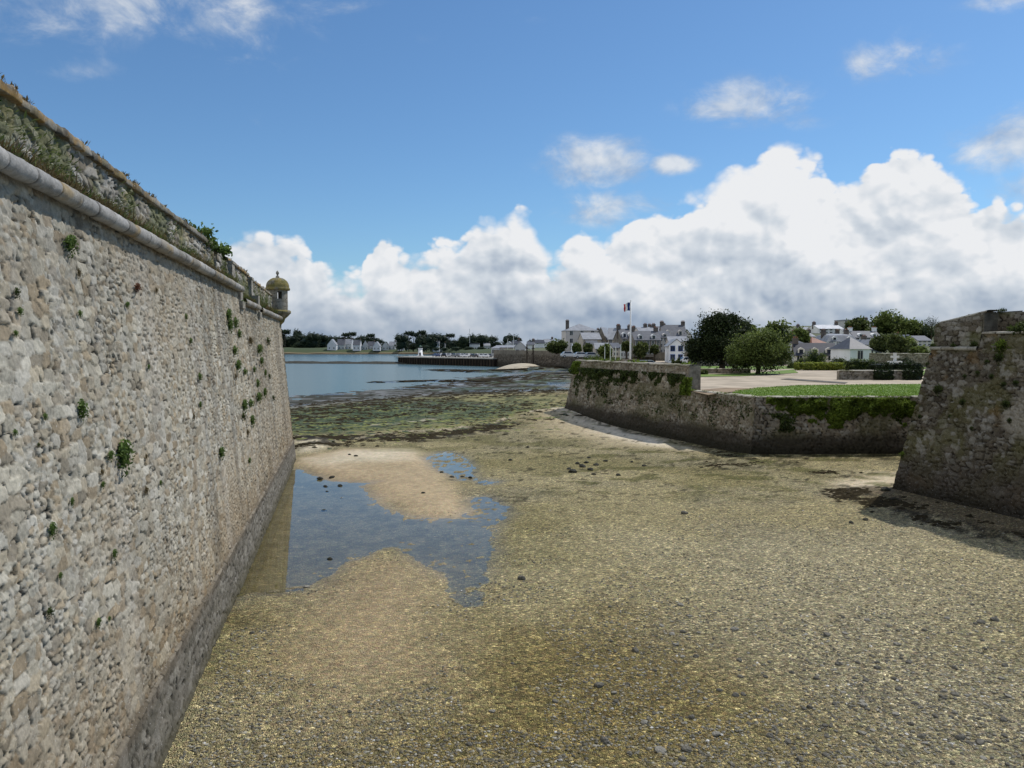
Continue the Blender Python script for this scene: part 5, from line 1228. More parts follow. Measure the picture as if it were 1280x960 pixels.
def house(name, lab, px0, px1, py_eave, py_ridge, Y, depth, wm, rm, roof='x', rot=0, chim=(), wins=(3, 2), dorm=0, base=None, chm=None, door=False, wmat=None, cat='house', group=None, gable_w=None, sill=None):
    """front (width) faces the viewer side (-Y before turning). roof: 'x' ridge along the front, 'y' gable to the front, 'hip'"""
    cx = ((px0 + px1) / 2 - 640) / 1000 * cp * Y; w = (px1 - px0) / 1000 * Y / max(.6, cos(rot)); zb = base if base is not None else tz(cx, Y) - .4
    ze = D(0, py_eave, Y)[2] - zb; zr = D(0, py_ridge, Y)[2] - zb; d = depth
    root = empty(name, (cx, Y + d / 2, zb), rot, lab, cat, group)
    hw, hd = w / 2, d / 2
    mb = MB()
    if roof == 'y':
        vs = [(-hw, -hd, 0), (hw, -hd, 0), (hw, hd, 0), (-hw, hd, 0), (-hw, -hd, ze), (hw, -hd, ze), (hw, hd, ze), (-hw, hd, ze), (0, -hd, zr - .06), (0, hd, zr - .06)]
        mb.add(vs, [(0, 1, 5, 8, 4), (1, 2, 6, 5), (2, 3, 7, 9, 6), (3, 0, 4, 7), (0, 3, 2, 1)])
    elif roof == 'x':
        vs = [(-hw, -hd, 0), (hw, -hd, 0), (hw, hd, 0), (-hw, hd, 0), (-hw, -hd, ze), (hw, -hd, ze), (hw, hd, ze), (-hw, hd, ze), (-hw, 0, zr - .06), (hw, 0, zr - .06)]
        mb.add(vs, [(0, 1, 5, 4), (1, 2, 6, 9, 5), (2, 3, 7, 6), (3, 0, 4, 8, 7), (0, 3, 2, 1)])
    else: mb.box(-hw, hw, -hd, hd, 0, ze)
    mb.build('wall', wm, root)
    o = .3; t = .14; mb = MB()
    if roof == 'y':
        sl = (zr - ze) / hw
        for s in (-1, 1):
            xe = s * (hw + o); zE = ze - o * sl
            a = [(0, -hd - .15, zr), (xe, -hd - .15, zE), (xe, hd + .15, zE), (0, hd + .15, zr)]
            mb.add(a + [(x, y, z + t) for x, y, z in a], [(0, 3, 2, 1), (4, 5, 6, 7), (0, 1, 5, 4), (1, 2, 6, 5), (2, 3, 7, 6), (3, 0, 4, 7)])
    elif roof == 'x':
        sl = (zr - ze) / hd
        for s in (-1, 1):
            ye = s * (hd + o); zE = ze - o * sl; e = .12
            a = [(-hw - e, 0, zr), (-hw - e, ye, zE), (hw + e, ye, zE), (hw + e, 0, zr)]
            mb.add(a + [(x, y, z + t) for x, y, z in a], [(0, 3, 2, 1), (4, 5, 6, 7), (0, 1, 5, 4), (1, 2, 6, 5), (2, 3, 7, 6), (3, 0, 4, 7)])
    elif roof == 'hip':
        r = max(0, hw - hd) * .8 + .02; h0 = ze - .05
        vs = [(-hw - o, -hd - o, h0), (hw + o, -hd - o, h0), (hw + o, hd + o, h0), (-hw - o, hd + o, h0), (-r, 0, zr), (r, 0, zr)]
        mb.add(vs, [(0, 1, 5, 4), (1, 2, 5), (2, 3, 4, 5), (3, 0, 4), (0, 3, 2, 1)])
    elif roof == 'mansard':
        h1 = ze + (zr - ze) * .8; i = .9
        vs = [(-hw - .2, -hd - .2, ze), (hw + .2, -hd - .2, ze), (hw + .2, hd + .2, ze), (-hw - .2, hd + .2, ze), (-hw + i, -hd + i, h1), (hw - i, -hd + i, h1), (hw - i, hd - i, h1), (-hw + i, hd - i, h1), (-hw * .5, 0, zr), (hw * .5, 0, zr)]
        mb.add(vs, [(0, 1, 5, 4), (1, 2, 6, 5), (2, 3, 7, 6), (3, 0, 4, 7), (4, 5, 9, 8), (5, 6, 9), (6, 7, 8, 9), (7, 4, 8), (0, 3, 2, 1)])
    elif roof == 'flat':
        mb.box(-hw - .15, hw + .15, -hd - .15, hd + .15, ze + .003, max(zr, ze + .25))
    rf = mb.build('roof', rm, root)
    for cxf in chim:
        mb = MB(); X = cxf * hw * .96; yy = 0 if roof != 'y' else hd * .6
        zt = zr + .9; mb.box(X - .55, X + .55, yy - .35, yy + .35, ze, zt); mb.box(X - .62, X + .62, yy - .42, yy + .42, zt + .002, zt + .15)
        ch = mb.build('chimney', chm or M_CHIM, rf)
        mb = MB(); 
        for q in (-.3, 0, .3): mb.lathe([(.11, zt + .152), (.09, zt + .5)], 8, (X + q, yy))
        mb.build('chimney_pot', M_POT, ch)
    nc_, nr__ = wins
    if nc_ and nr__:
        for r in range(nr__):
            for c_ in range(nc_):
                xx_ = -hw + w * (c_ + .5) / nc_ + 0; zz = ze * (r + .30) / nr__ + .15; hh_ = min(1.5, ze / nr__ * .55); ww = min(.95, w / nc_ * .5)
                isdoor = door and r == 0 and c_ == nc_ // 2
                if isdoor:
                    mb = MB(); mb.box(xx_ - .5, xx_ + .5, -hd - .06, -hd - .003, 0.3, 2.4); mb.build('door', M_BLUEF, root); continue
                mb = MB(); f = .09
                mb.box(xx_ - ww / 2 - f, xx_ + ww / 2 + f, -hd - .07, -hd - .004, zz - f, zz); mb.box(xx_ - ww / 2 - f, xx_ + ww / 2 + f, -hd - .07, -hd - .004, zz + hh_, zz + hh_ + f)
                for s in (-1, 1): mb.box(xx_ + s * ww / 2 - (f if s < 0 else 0), xx_ + s * ww / 2 + (f if s > 0 else 0), -hd - .07, -hd - .004, zz + .001, zz + hh_ - .001)
                mb.box(xx_ - .03, xx_ + .03, -hd - .055, -hd - .004, zz + .001, zz + hh_ - .001)
                wd = mb.build('window', wmat or M_FRAME, root)
                mb = MB(); mb.box(xx_ - ww / 2 + .002, xx_ + ww / 2 - .002, -hd - .02, -hd - .002, zz + .002, zz + hh_ - .002); mb.build('pane', M_GLASS, wd)
    for k in range(dorm):
        X = -hw + w * (k + .5) / dorm; sl = (zr - ze) / (hd if roof == 'x' else 2.); yf = -hd + .5 if roof != 'mansard' else -hd + .15; z0 = ze + .15; dh = min(1.7, (zr - ze) * .62)
        mb = MB(); ww = .62
        mb.add([(X - ww, yf, z0), (X + ww, yf, z0), (X + ww, yf, z0 + dh * .7), (X, yf, z0 + dh), (X - ww, yf, z0 + dh * .7), (X - ww, 0, z0), (X + ww, 0, z0), (X + ww, 0, z0 + dh * .7), (X, 0, z0 + dh), (X - ww, 0, z0 + dh * .7)],
               [(0, 1, 2, 3, 4), (9, 8, 7, 6, 5), (0, 5, 6, 1), (1, 6, 7, 2), (2, 7, 8, 3), (3, 8, 9, 4), (4, 9, 5, 0)])
        dm_ = mb.build('dormer', wm if wm is not W_STONE else M_FRAME, root)
        mb = MB(); mb.box(X - .34, X + .34, yf - .03, yf - .003, z0 + .15, z0 + dh * .68); mb.build('pane', M_GLASS, dm_)
    return root
gtown = 'houses of the old town'
# the old town behind the flagpole
house('town_building', 'big pale square building with grey hipped roof, tallest at the left of the town', 706, 746, 413, 404, 262, 12, W_PINK, R_LIGHT, 'hip', .06, (-.8,), (3, 3), 0, cat='building')
house('town_house', 'low grey annex against the right side of the big pale building', 727, 750, 424, 416, 240, 8, W_BEIGE, R_LIGHT, 'x', .1, (), (2, 1), group=gtown)
house('town_house', 'small dark stone shed with brown roof under the annex', 733, 747, 432, 426, 225, 6, W_STONE, R_SLATE, 'x', .1, (), (2, 1), group=gtown)
house('town_house', 'dark stone gable with steep pale roof behind', 751, 765, 426, 409, 245, 14, W_STONE, R_LIGHT, 'y', -.25, (), (2, 2), group=gtown)
house('town_house', 'pale steep-roofed house right of the dark gable', 763, 776, 424, 410, 240, 10, W_BEIGE, R_LIGHT, 'x', -.15, (.9,), (2, 2), group=gtown)
house('town_house', 'pale stone lean-to below the dark gable', 744, 762, 436, 429, 215, 6, W_BEIGE, R_LIGHT, 'x', .0, (), (3, 1), group=gtown)
house('town_house', 'narrow dark slate house with two chimneys left of the flagpole', 775, 791, 423, 411, 225, 10, W_STONE, R_SLATE, 'x', .1, (-.9, .9), (3, 2), 2, group=gtown)
house('town_house', 'long dark stone terrace with white dormers right of the flagpole', 792, 825, 425, 414, 205, 9, W_STONE, R_SLATE, 'x', .05, (-.95, .95), (5, 2), 2, group=gtown)
house('town_house', 'slate roof showing above the dark terrace', 798, 826, 415, 409, 245, 9, W_PINK, R_LIGHT, 'x', .05, (-.2, .6), (0, 0), group=gtown)
house('town_house', 'pinkish facade with regular windows between terrace and big slate roof', 824, 839, 422, 414, 212, 9, W_PINK, R_SLATE, 'x', .0, (), (3, 3), 1, group=gtown)
house('town_house', 'large steep slate roof with a chimney at each end, left of the dark tree', 830, 860, 420, 406, 228, 11, W_PINK, R_SLATE, 'x', -.08, (-.92, .92), (4, 2), 2, group=gtown)
house('town_house', 'pink low wing under the large slate roof', 837, 862, 427, 421, 200, 6, W_PINK, R_LIGHT, 'x', -.08, (), (3, 1), group=gtown)
house('gable_house', 'small white gabled house with blue window by the dark tree', 839, 858, 432, 424, 168, 9, W_BLUEW, R_LIGHT, 'y', -.1, (), (2, 2), 0, wmat=M_BLUEF, base=3.9, group=gtown)
for i, (a, b_, e, r, Y, wm, rm, ro, lab) in enumerate([(645, 658, 433, 427, 290, W_GREY, R_LIGHT, 'y', 'pale grey-green gabled house at the harbour wall'), (659, 668, 431, 427, 330, W_WHITE, R_SLATE, 'x', 'small white house right of the grey-green gable'), (668, 680, 429, 425, 400, W_WHITE, R_DARK, 'x', 'distant white house with dark roof, left of the clipped tree'), (680, 692, 428, 424, 420, W_BLUEW, R_LIGHT, 'x', 'distant pale roof above the clipped tree'), (692, 705, 428, 424, 400, W_WHITE, R_DARK, 'y', 'distant white gable just left of the big pale building'), (640, 650, 430, 426, 420, W_WHITE, R_DARK, 'x', 'tiny white house above the harbour sheds'), (632, 641, 431, 427, 420, W_GREY, R_LIGHT, 'y', 'tiny grey house near the white mast')]):
    house('distant_house', lab, a, b_, e, r, Y, 8, wm, rm, ro, .1 * (i % 3 - 1), (.8,) if i % 2 else (), (2, 1), base=3.2, group='small distant houses left of the town')
for i, (a, b_, e, r, Y, wm, rm, lab) in enumerate([
 (748, 757, 421, 414, 300, W_CREAM, R_LIGHT, 'pale roof showing between the big pale building and the dark gable'), (784, 795, 418, 412, 290, W_GREY, R_SLATE, 'grey roof of the backmost row just left of the flagpole'),
 (793, 803, 416, 411, 300, W_WHITE, R_LIGHT, 'white gabled top behind the flagpole'), (806, 815, 415, 408.5, 295, W_PINK, R_SLATE, 'steep roof of the backmost row above the terrace'), (815, 826, 416, 410, 285, W_CREAM, R_LIGHT, 'cream house top above the right end of the terrace'),
 (825, 833, 415, 408, 275, W_GREY, R_SLATE, 'narrow grey roof left of the large slate roof'), (855, 866, 419, 412, 260, W_PINK, R_SLATE, 'roof end disappearing behind the dark tree'),
 (716, 726, 434, 430, 214, W_WHITE, R_LIGHT, 'low white outbuilding in front of the big pale building'), (764, 775, 435, 429, 205, W_CREAM, R_SLATE, 'low cream house behind the short white poles'),
 (778, 790, 434, 428, 196, W_GREY, R_SLATE, 'low grey house by the flagpole foot')]):
    house('town_house', lab, a, b_, e, r, Y, 8, wm, rm, 'x' if i % 3 else 'y', .12 * (i % 3 - 1), ((.85,) if i % 2 else (-.85,)) if i < 7 else (), (3, 2) if i > 6 else (2, 1), group=gtown)
for i, (a, b_, e, r, Y, wm, rm, ro, lab) in enumerate([
 (1043, 1054, 424, 417, 240, W_CREAM, R_SLATE, 'x', 'cream house behind the mansard roof'), (1056, 1068, 416, 411, 270, W_WHITE, R_LIGHT, 'x', 'white house below the grey block on the hill'), (1006, 1018, 421, 416, 250, W_WHITE, R_LIGHT, 'x', 'white house above the red tiled roof'),
 (990, 1000, 422, 417, 260, W_CREAM, R_SLATE, 'y', 'cream gable behind the small green tree'), (1120, 1131, 426, 421, 220, W_WHITE, R_SLATE, 'x', 'white house among the hill trees, left of the cream gable'), (1086, 1097, 430, 425, 190, W_BLUEW, R_LIGHT, 'y', 'white gable between the hip-roofed house and the dark tree')]):
    house('white_house', lab, a, b_, e, r, Y, 8, wm, rm, ro, .1 * (i % 3 - 1), (.85,), (3, 2), group='houses beyond the esplanade')
# harbour sheds on the rampart
house('harbour_shed', 'long low pale shed on the harbour wall', 620, 650, 434.5, 432, 335, 9, W_BEIGE, R_LIGHT, 'x', .0, (), (5, 1), base=3.2)
house('harbour_shed', 'small pale hut with sloping roof at the corner of the jetty', 614, 624, 435, 432.5, 328, 6, W_GREY, R_LIGHT, 'hip', .0, (), (2, 1), base=3.2)
# houses on the right
gr2 = 'houses beyond the esplanade'
house('cottage', 'cream cottage with dark slate roof and dormers, round bush in front', 1003, 1050, 444, 429.5, 150, 7.5, W_CREAM, R_DARK, 'x', -.28, (-.95,), (4, 1), 3, base=4.1, group=gr2)
house('gable_house', 'tall white gabled house wall left of the dark-roofed cottage', 988, 1004, 433, 424, 165, 11, W_BLUEW, R_DARK, 'x', .35, (.9,), (2, 2), base=4.1, group=gr2)
house('hip_house', 'white house with steep grey hipped roof, nearest on the right', 1060, 1086, 436, 421, 142, 7, W_BLUEW, R_SLATE, 'hip', .10, (), (1, 1), base=4.1, group=gr2)
h_ = house('hip_house', 'white glazed wing with roof sweeping down to the right of the hipped house', 1085, 1116, 447.5, 436, 144, 5, W_WHITE, R_SLATE, 'flat', .0, (), (5, 1), base=4.1, group=gr2)
for ch in list(h_.children):                  # its roof sweeps down to one side
    if ch.name.startswith('roof') or ch.name.startswith('wall') or ch.name.startswith('window'):
        if ch.name.startswith('window'):
            for g in list(ch.children): bpy.data.objects.remove(g)
        bpy.data.objects.remove(ch)
zE0 = D(0, 436, 144)[2] - 4.1; zE1 = D(0, 448, 144)[2] - 4.1; hw = 31 / 2000 * 144
mb = MB(); mb.add([(-hw, -2.5, 0), (hw, -2.5, 0), (hw, -2.5, zE1), (-hw, -2.5, zE0), (-hw, 2.5, 0), (hw, 2.5, 0), (hw, 2.5, zE1), (-hw, 2.5, zE0)], [(0, 1, 2, 3), (5, 4, 7, 6), (0, 4, 5, 1), (1, 5, 6, 2), (3, 2, 6, 7), (0, 3, 7, 4)]); mb.build('wall', W_WHITE, h_)
mb = MB(); mb.add([(-hw - .1, -2.8, zE0 + .03), (hw + .3, -2.8, zE1 - .05), (hw + .3, 2.8, zE1 - .05), (-hw - .1, 2.8, zE0 + .03), (-hw - .1, -2.8, zE0 + .2), (hw + .3, -2.8, zE1 + .12), (hw + .3, 2.8, zE1 + .12), (-hw - .1, 2.8, zE0 + .2)], [(0, 3, 2, 1), (4, 5, 6, 7), (0, 1, 5, 4), (1, 2, 6, 5), (2, 3, 7, 6), (3, 0, 4, 7)]); mb.build('roof', R_SLATE, h_)
for k in range(3):
    X = -hw + .8 + k * .7; mb = MB(); mb.box(X - .14, X + .14, -2.56, -2.502, .9, 2.6 - k * .15); mb.build('window', M_GLASS, h_)
house('mansard_house', 'wide white house with pale mansard roof behind the dark-roofed cottage', 1034, 1072, 427, 417, 205, 10, W_WHITE, R_LIGHT, 'mansard', .0, (-.8, .8), (4, 2), 2, group=gr2)
house('red_roof_house', 'house with faded red tile roof in the middle of the white houses', 1013, 1034, 430, 421, 190, 9, W_CREAM, R_RED, 'hip', .1, (-.7,), (3, 1), chm=M_CHIM, group=gr2)
house('white_house', 'white house with bright pale roof highest in the middle of the hill', 1021, 1053, 411, 406, 285, 9, W_WHITE, R_WHITE, 'x', .1, (-.95, .95), (5, 2), group=gr2)
house('white_house', 'white chimneyed house right of the mansard, slate roof', 1070, 1103, 422, 414, 210, 9, W_WHITE, R_SLATE, 'x', -.05, (-.95, .95), (5, 2), 2, chm=W_WHITE, group=gr2)
house('hill_block', 'tall grey block rising behind the dark dome tree', 1055, 1066, 401, 399.5, 330, 10, W_GREY, R_LIGHT, 'flat', .0, (), (2, 4), cat='building', group=gr2)
house('hill_block', 'pale block with ragged roofline between the hill trees', 1079, 1090, 403, 400, 325, 10, W_PINK, R_SLATE, 'x', .0, (.8,), (3, 3), cat='building', group=gr2)
house('white_house', 'distant pink-roofed house behind the domed green tree', 1000, 1014, 413, 409, 300, 8, W_PINK, R_LIGHT, 'x', .1, (-.8,), (3, 1), group=gr2)
house('gable_house', 'cream gabled house half hidden by the olive tree on the right', 1131, 1146, 428, 419, 190, 9, W_CREAM, R_LIGHT, 'y', -.1, (), (2, 2), group=gr2)
house('white_house', 'grey-roofed house seen just left of the right bastion', 1150, 1166, 426, 420, 200, 9, W_CREAM, R_SLATE, 'x', -.1, (), (3, 2), group=gr2)
house('white_house', 'small white house in the trees left of the cream gable', 1108, 1124, 434, 429, 185, 8, W_WHITE, R_LIGHT, 'x', .2, (), (2, 1), group=gr2)
W_FAR = wallm('hazy_white_render', (.58, .59, .60))
# far shore houses
gf = 'white houses on the far shore'
fh = [(409,420,431,424,'y'),(421,430,431,424,'x'),(430,440,430,424,'x'),(441,450,431,425,'x'),(452,459,432,426,'y'),(459,468,432,427,'x'),(466,475,433,427,'y'),(477,485,432,427,'y'),(486,494,432,427,'x'),(497,505,434,430,'x'),(505,510,432,428,'y'),(416,424,433,428,'x'),(540,549,429,426,'x'),(523,530,428,425,'x'),(567,585,430.5,429,'flat'),(587,599,430.5,429,'flat'),(604,612,432,429,'x'),(550,557,432,429,'x')]
fl = ['white house with grey slate roof, leftmost on the far shore', 'white house second from the left on the far shore', 'steep grey-roofed white house, third on the far shore', 'grey-roofed white house in the middle of the far row', 'narrow white gable in the far row', 'low long house right of the narrow gable', 'bright white gable standing forward in the far row', 'second bright white gable, right of the forward one', 'white house with grey roof after the two bright gables', 'white house at the right end of the far row', 'small white gable beside the pine row', 'small white wing between the two leftmost far houses', 'white house under the pine row behind the jetty', 'white roof behind the pine row, left part', 'long low white shed behind the jetty', 'shorter low white shed behind the jetty', 'small house at the right end behind the jetty', 'small pale house in the middle behind the jetty']
for i, ((a, b_, e, r, ro), lab) in enumerate(zip(fh, fl)):
    Y = (745 + (i % 3) * 8) if i < 12 else 640 + (i % 3) * 12
    house('shore_house', lab, a, b_, e, r, Y, 9, [W_FAR, W_GREY, W_FAR][i % 3], [R_LIGHT, R_SLATE][i % 2], ro, [0, .15, -.1][i % 3], (.85,) if ro == 'x' else (), (2, 1) if b_ - a < 12 else (4, 1), base=2.6, group=gf)

# ================================================================== jetty, harbour wall
M_JET, nt, b = new_mat('jetty_sheet_piling'); p = geo(nt)
w = nt.nodes.new('ShaderNodeTexWave'); w.bands_direction = 'X'; w.inputs['Scale'].default_value = .35; w.inputs['Distortion'].default_value = .4; nt.links.new(p, w.inputs['Vector'])
sz = nt.nodes.new('ShaderNodeSeparateXYZ'); nt.links.new(p, sz.inputs[0])
c = ramp(nt, noise(nt, .5, 5, .6, p), [(.3, (.030, .022, .016)), (.7, (.075, .055, .04))]); c = mixn(nt, .5, c, mixn(nt, 1.0, c, w.outputs['Color'], 'MULTIPLY'))
nt.links.new(c, b.inputs['Base Color']); b.inputs['Roughness'].default_value = .8
J0 = (D(498, 450, 352)[0], 352); J1 = (D(617, 450, 306)[0], 306)
jd = Vector((J1[0] - J0[0], J1[1] - J0[1])).normalized(); jn_ = Vector((-jd.y, jd.x)) if -jd.y * 0 + jd.x > 0 else Vector((jd.y, -jd.x))
jet = empty('jetty', (J0[0], J0[1], -1), 0, 'long dark jetty with pale quay top reaching out to the small lighthouse', 'jetty')
mb = MB(); q = [J0, J1, (J1[0] + jn_.x * 34, J1[1] + jn_.y * 34), (J0[0] + jn_.x * 30, J0[1] + jn_.y * 30)]; mb.prism(q, -2, 2.35); pa(mb.build('quay_wall', M_JET), jet)
mb = MB(); q2 = [(J0[0] - jn_.x * .3 - jd.x * .3, J0[1] - jn_.y * .3 - jd.y * .3), (J1[0] - jn_.x * .3, J1[1] - jn_.y * .3), q[2], q[3]]; mb.prism(q2, 2.353, 2.75); M_QUAY = plain('quay_concrete', (.42, .40, .36), .9, .15, .3, .2); pa(mb.build('quay_top', M_QUAY), jet)
mb = MB()
for k in range(36):
    t = (k + .5) / 36; x = J0[0] + (J1[0] - J0[0]) * t; y = J0[1] + (J1[1] - J0[1]) * t
    mb.prism([(x - .45 - jn_.x * .3, y - jn_.y * .3), (x + .1 - jn_.x * .3, y - jn_.y * .3), (x + .1 + jn_.x * .2, y + jn_.y * .2), (x - .45 + jn_.x * .2, y + jn_.y * .2)], -2, 2.34)
pa(mb.build('fender_piles', plain('fender_wood', (.022, .018, .014), .9)), jet)
# harbour rampart of the town
col_hw = face_cols([(.115, .098, .078), (.09, .076, .058), (.14, .122, .1)], (.06, .05, .038), contrast=.4)
def col_har(u, v, face, a, b, pit):
    c = col_hw(u, v, face, a, b, pit); g = fbm(u * .08, v * .2, 500, 3); c = c * (.75 + .5 * g)[:, None]
    return mixc(c, (.03, .028, .02), (1 - sst(.6, 2.4, v + 1.5 * (g - .5))) * .8)
HP = [(J1[0] - .5, 312), (D(652, 0, 282)[0], 282), (D(705, 0, 258)[0], 258), (D(790, 0, 215)[0], 215), (D(870, 0, 190)[0], 190)]
hr = empty('harbour_rampart', (HP[0][0], HP[0][1], 0), 0, 'long low dark rampart of the town behind the flats, running right from the jetty', 'rampart')
for k in range(4):
    a = HP[k]; b_ = HP[k + 1]; L = hypot(b_[0] - a[0], b_[1] - a[1]); d = ((b_[0] - a[0]) / L, (b_[1] - a[1]) / L); o_ = (d[1], -d[0]); zt = 5.75
    nu, nv = int(L / .35), 30; T_, Z_ = np.meshgrid(np.linspace(0, 1, nu), np.linspace(-1, zt, nv)); T_ = T_.ravel(); Z_ = Z_.ravel(); bt = .08 * (Z_ + 1)
    P = np.stack([a[0] + (b_[0] - a[0]) * T_ - o_[0] * bt, a[1] + (b_[1] - a[1]) * T_ - o_[1] * bt, Z_], 1)
    pa(link('rampart_face', stone_grid(P, (o_[0], o_[1], 0), T_ * L, Z_, 'f', None, M_STONE_DARK, 510 + k, .9, .5, col_har, .10, .14, .4, False, nu, nv)), hr)
    mb = MB(); bt = .08 * (zt + 1) - .12
    mb.prism([(a[0] - o_[0] * bt, a[1] - o_[1] * bt), (b_[0] - o_[0] * bt, b_[1] - o_[1] * bt), (b_[0] - o_[0] * (bt + 3), b_[1] - o_[1] * (bt + 3)), (a[0] - o_[0] * (bt + 3), a[1] - o_[1] * (bt + 3))], 3, zt + .06)
    pa(mb.build('coping', plain('rampart_coping', (.17, .15, .12), .9, .3, .5, .4)), hr)
# sandy heap with dark rocks at the rampart foot
nu = 40; U, V = np.meshgrid(np.linspace(-1, 1, nu), np.linspace(-1, 1, nu)); U = U.ravel(); V = V.ravel(); cx, cy = D(653, 0, 268)[0], 268
zz = -.6 + 2.1 * np.clip(1 - U ** 2 - V ** 2, 0, 1) + .2 * fbm(U * 3, V * 3, 520, 3)
o = link('sand_bank', np_mesh('sand_bank', np.stack([cx + U * 9, cy + V * 12, zz], 1), grid_faces(nu, nu), plain('pale_bank_sand', (.42, .37, .28), .95, .2, .4, .4))); tag(o, kind='structure')
# posts on the rampart foot
M_DWOOD = plain('dark_timber', (.05, .04, .03), .9, .2)
for px, lab in ((659, 'tall dark timber post at the rampart foot, left of the pair'), (667, 'tall dark timber post at the rampart foot, right of the pair')):
    x = D(px, 0, 272)[0]; r_ = empty('timber_post', (x, 272, -.5), 0, lab, 'post', 'timber posts by the sand bank')
    mb = MB(); mb.lathe([(.24, 0), (.24, 7.6), (.18, 8.2)], 10); mb.build('shaft', M_DWOOD, r_); mb = MB(); mb.box(-.5, .5, -.1, .1, 6.9, 7.15); mb.tube([(.1, 0, 6.0), (.9 if px == 659 else -.9, 0, 4.5)], [.09, .09]); mb.build('brace', M_DWOOD, r_)
# little lighthouse
M_WPAINT = plain('white_paint', (.75, .75, .74), .6, .05, 2, 0)
x, y = D(523, 0, 352)[0], 352
lh = empty('lighthouse', (x, y, 2.75), 0, 'small white harbour lighthouse at the end of the jetty', 'lighthouse')
mb = MB(); mb.lathe([(1.35, 0), (1.35, .5), (1.05, .52), (.85, 3.4)], 20); mb.build('tower', M_WPAINT, lh, True)
mb = MB(); mb.lathe([(1.1, 3.402), (1.1, 3.6), (1.02, 3.62), (1.02, 3.63)], 20); mb.build('gallery', M_WPAINT, lh)
mb = MB(); mb.lathe([(.5, 3.632), (.5, 4.3)], 12); mb.build('lantern', M_GLASS, lh); mb = MB(); mb.lathe([(.62, 4.302), (.3, 4.7), (.03, 4.9)], 12); mb.build('lantern_roof', plain('green_lantern_roof', (.05, .12, .08), .5, .1, 2, 0), lh)
mb = MB(); mb.box(-.4, .4, -1.32, -1.02, 0, 1.7); mb.build('door', M_GLASS, lh)
# masts
for px, pt, Y, pb, lab in ((642, 420, 330, 3.2, 'tall white mast on the quay between the sheds'), (634.5, 424, 330, 3.2, 'shorter white mast left of the tall one'), (586, 411, 640, 3, 'thin far mast standing above the trees')):
    x = D(px, 0, Y)[0]; zt = D(px, pt, Y)[2]; r_ = empty('mast', (x, Y, pb), 0, lab, 'mast')
    mb = MB(); mb.lathe([(.28, 0), (.28, .4), (.14, .42), (.08 if Y < 500 else .2, zt - pb)], 8); mb.build('pole', M_WPAINT, r_); mb = MB(); mb.box(-.6, .6, -.05, .05, (zt - pb) * .75, (zt - pb) * .75 + .14); mb.build('crosstree', M_WPAINT, r_)

# ------------------------------------------------------------------ cars
M_TYRE = plain('tyre', (.02, .02, .02), .9, .1, 3, 0); M_RIM = plain('rim', (.45, .45, .46), .4, .05, 3, 0, .5)
def paint(name, c):
    m, nt, b = new_mat(name); b.inputs['Base Color'].default_value = (*c, 1); b.inputs['Roughness'].default_value = .3; b.inputs['Coat Weight'].default_value = .5; return m
PAINTS = [('white', paint('white_car_paint', (.72, .72, .72))), ('silver', paint('silver_car_paint', (.45, .46, .48))), ('dark blue', paint('blue_car_paint', (.03, .06, .16))), ('black', paint('black_car_paint', (.02, .02, .022))), ('grey', paint('grey_car_paint', (.16, .17, .18)))]
def car_proto():
    root = empty('parked_car'); prof = [(-2.05, .35), (-2.1, .75), (-1.95, .95), (-1.5, 1.0), (1.0, .98), (1.95, .85), (2.12, .62), (2.1, .32)]
    mb = MB(); n = len(prof); vs = [(x, -.84, z) for x, z in prof] + [(x, .84, z) for x, z in prof]
    mb.add(vs, [tuple(range(n)), tuple(range(2 * n - 1, n - 1, -1))] + [(i, (i + 1) % n, n + (i + 1) % n, n + i) for i in range(n)])
    cab = [(-1.85, .98), (-1.35, 1.45), (.25, 1.47), (1.0, .985)]; vs = [(x, -.74 if z < 1.2 else -.62, z) for x, z in cab] + [(x, .74 if z < 1.2 else .62, z) for x, z in cab]
    mb.add(vs, [(0, 1, 2, 3), (7, 6, 5, 4), (0, 4, 5, 1), (1, 5, 6, 2), (2, 6, 7, 3), (3, 7, 4, 0)]); mb.build('body', PAINTS[0][1], root)
    mb = MB()
    for s in (-1, 1): mb.add([(-1.5, s * .745, 1.03), (.82, s * .745, 1.03), (.22, s * .655, 1.38), (-1.22, s * .655, 1.38)], [(0, 1, 2, 3)])
    mb.add([(.98, -.62, 1.03), (.98, .62, 1.03), (.32, .52, 1.43), (.32, -.52, 1.43)], [(0, 1, 2, 3)]); mb.add([(-1.86, -.62, 1.03), (-1.86, .62, 1.03), (-1.44, .52, 1.42), (-1.44, -.52, 1.42)], [(0, 1, 2, 3)]); mb.build('windows', M_GLASS, root)
    for sx in (-1.3, 1.3):
        for s in (-1, 1):
            mb = MB(); nn = 14; vs = [(sx + .31 * cos(2 * pi * i / nn), s * .87, .31 + .31 * sin(2 * pi * i / nn)) for i in range(nn)] + [(sx + .31 * cos(2 * pi * i / nn), s * .66, .31 + .31 * sin(2 * pi * i / nn)) for i in range(nn)]
            mb.add(vs, [tuple(range(nn)), tuple(range(2 * nn - 1, nn - 1, -1))] + [(i, (i + 1) % nn, nn + (i + 1) % nn, nn + i) for i in range(nn)]); wh = mb.build('wheel', M_TYRE, root)
            mb = MB(); vs = [(sx + .17 * cos(2 * pi * i / nn), s * .875, .31 + .17 * sin(2 * pi * i / nn)) for i in range(nn)]; mb.add(vs, [tuple(range(nn))]); mb.build('rim', M_RIM, wh)
    return root
CP = car_proto(); CK = kids_of(CP)
used = False
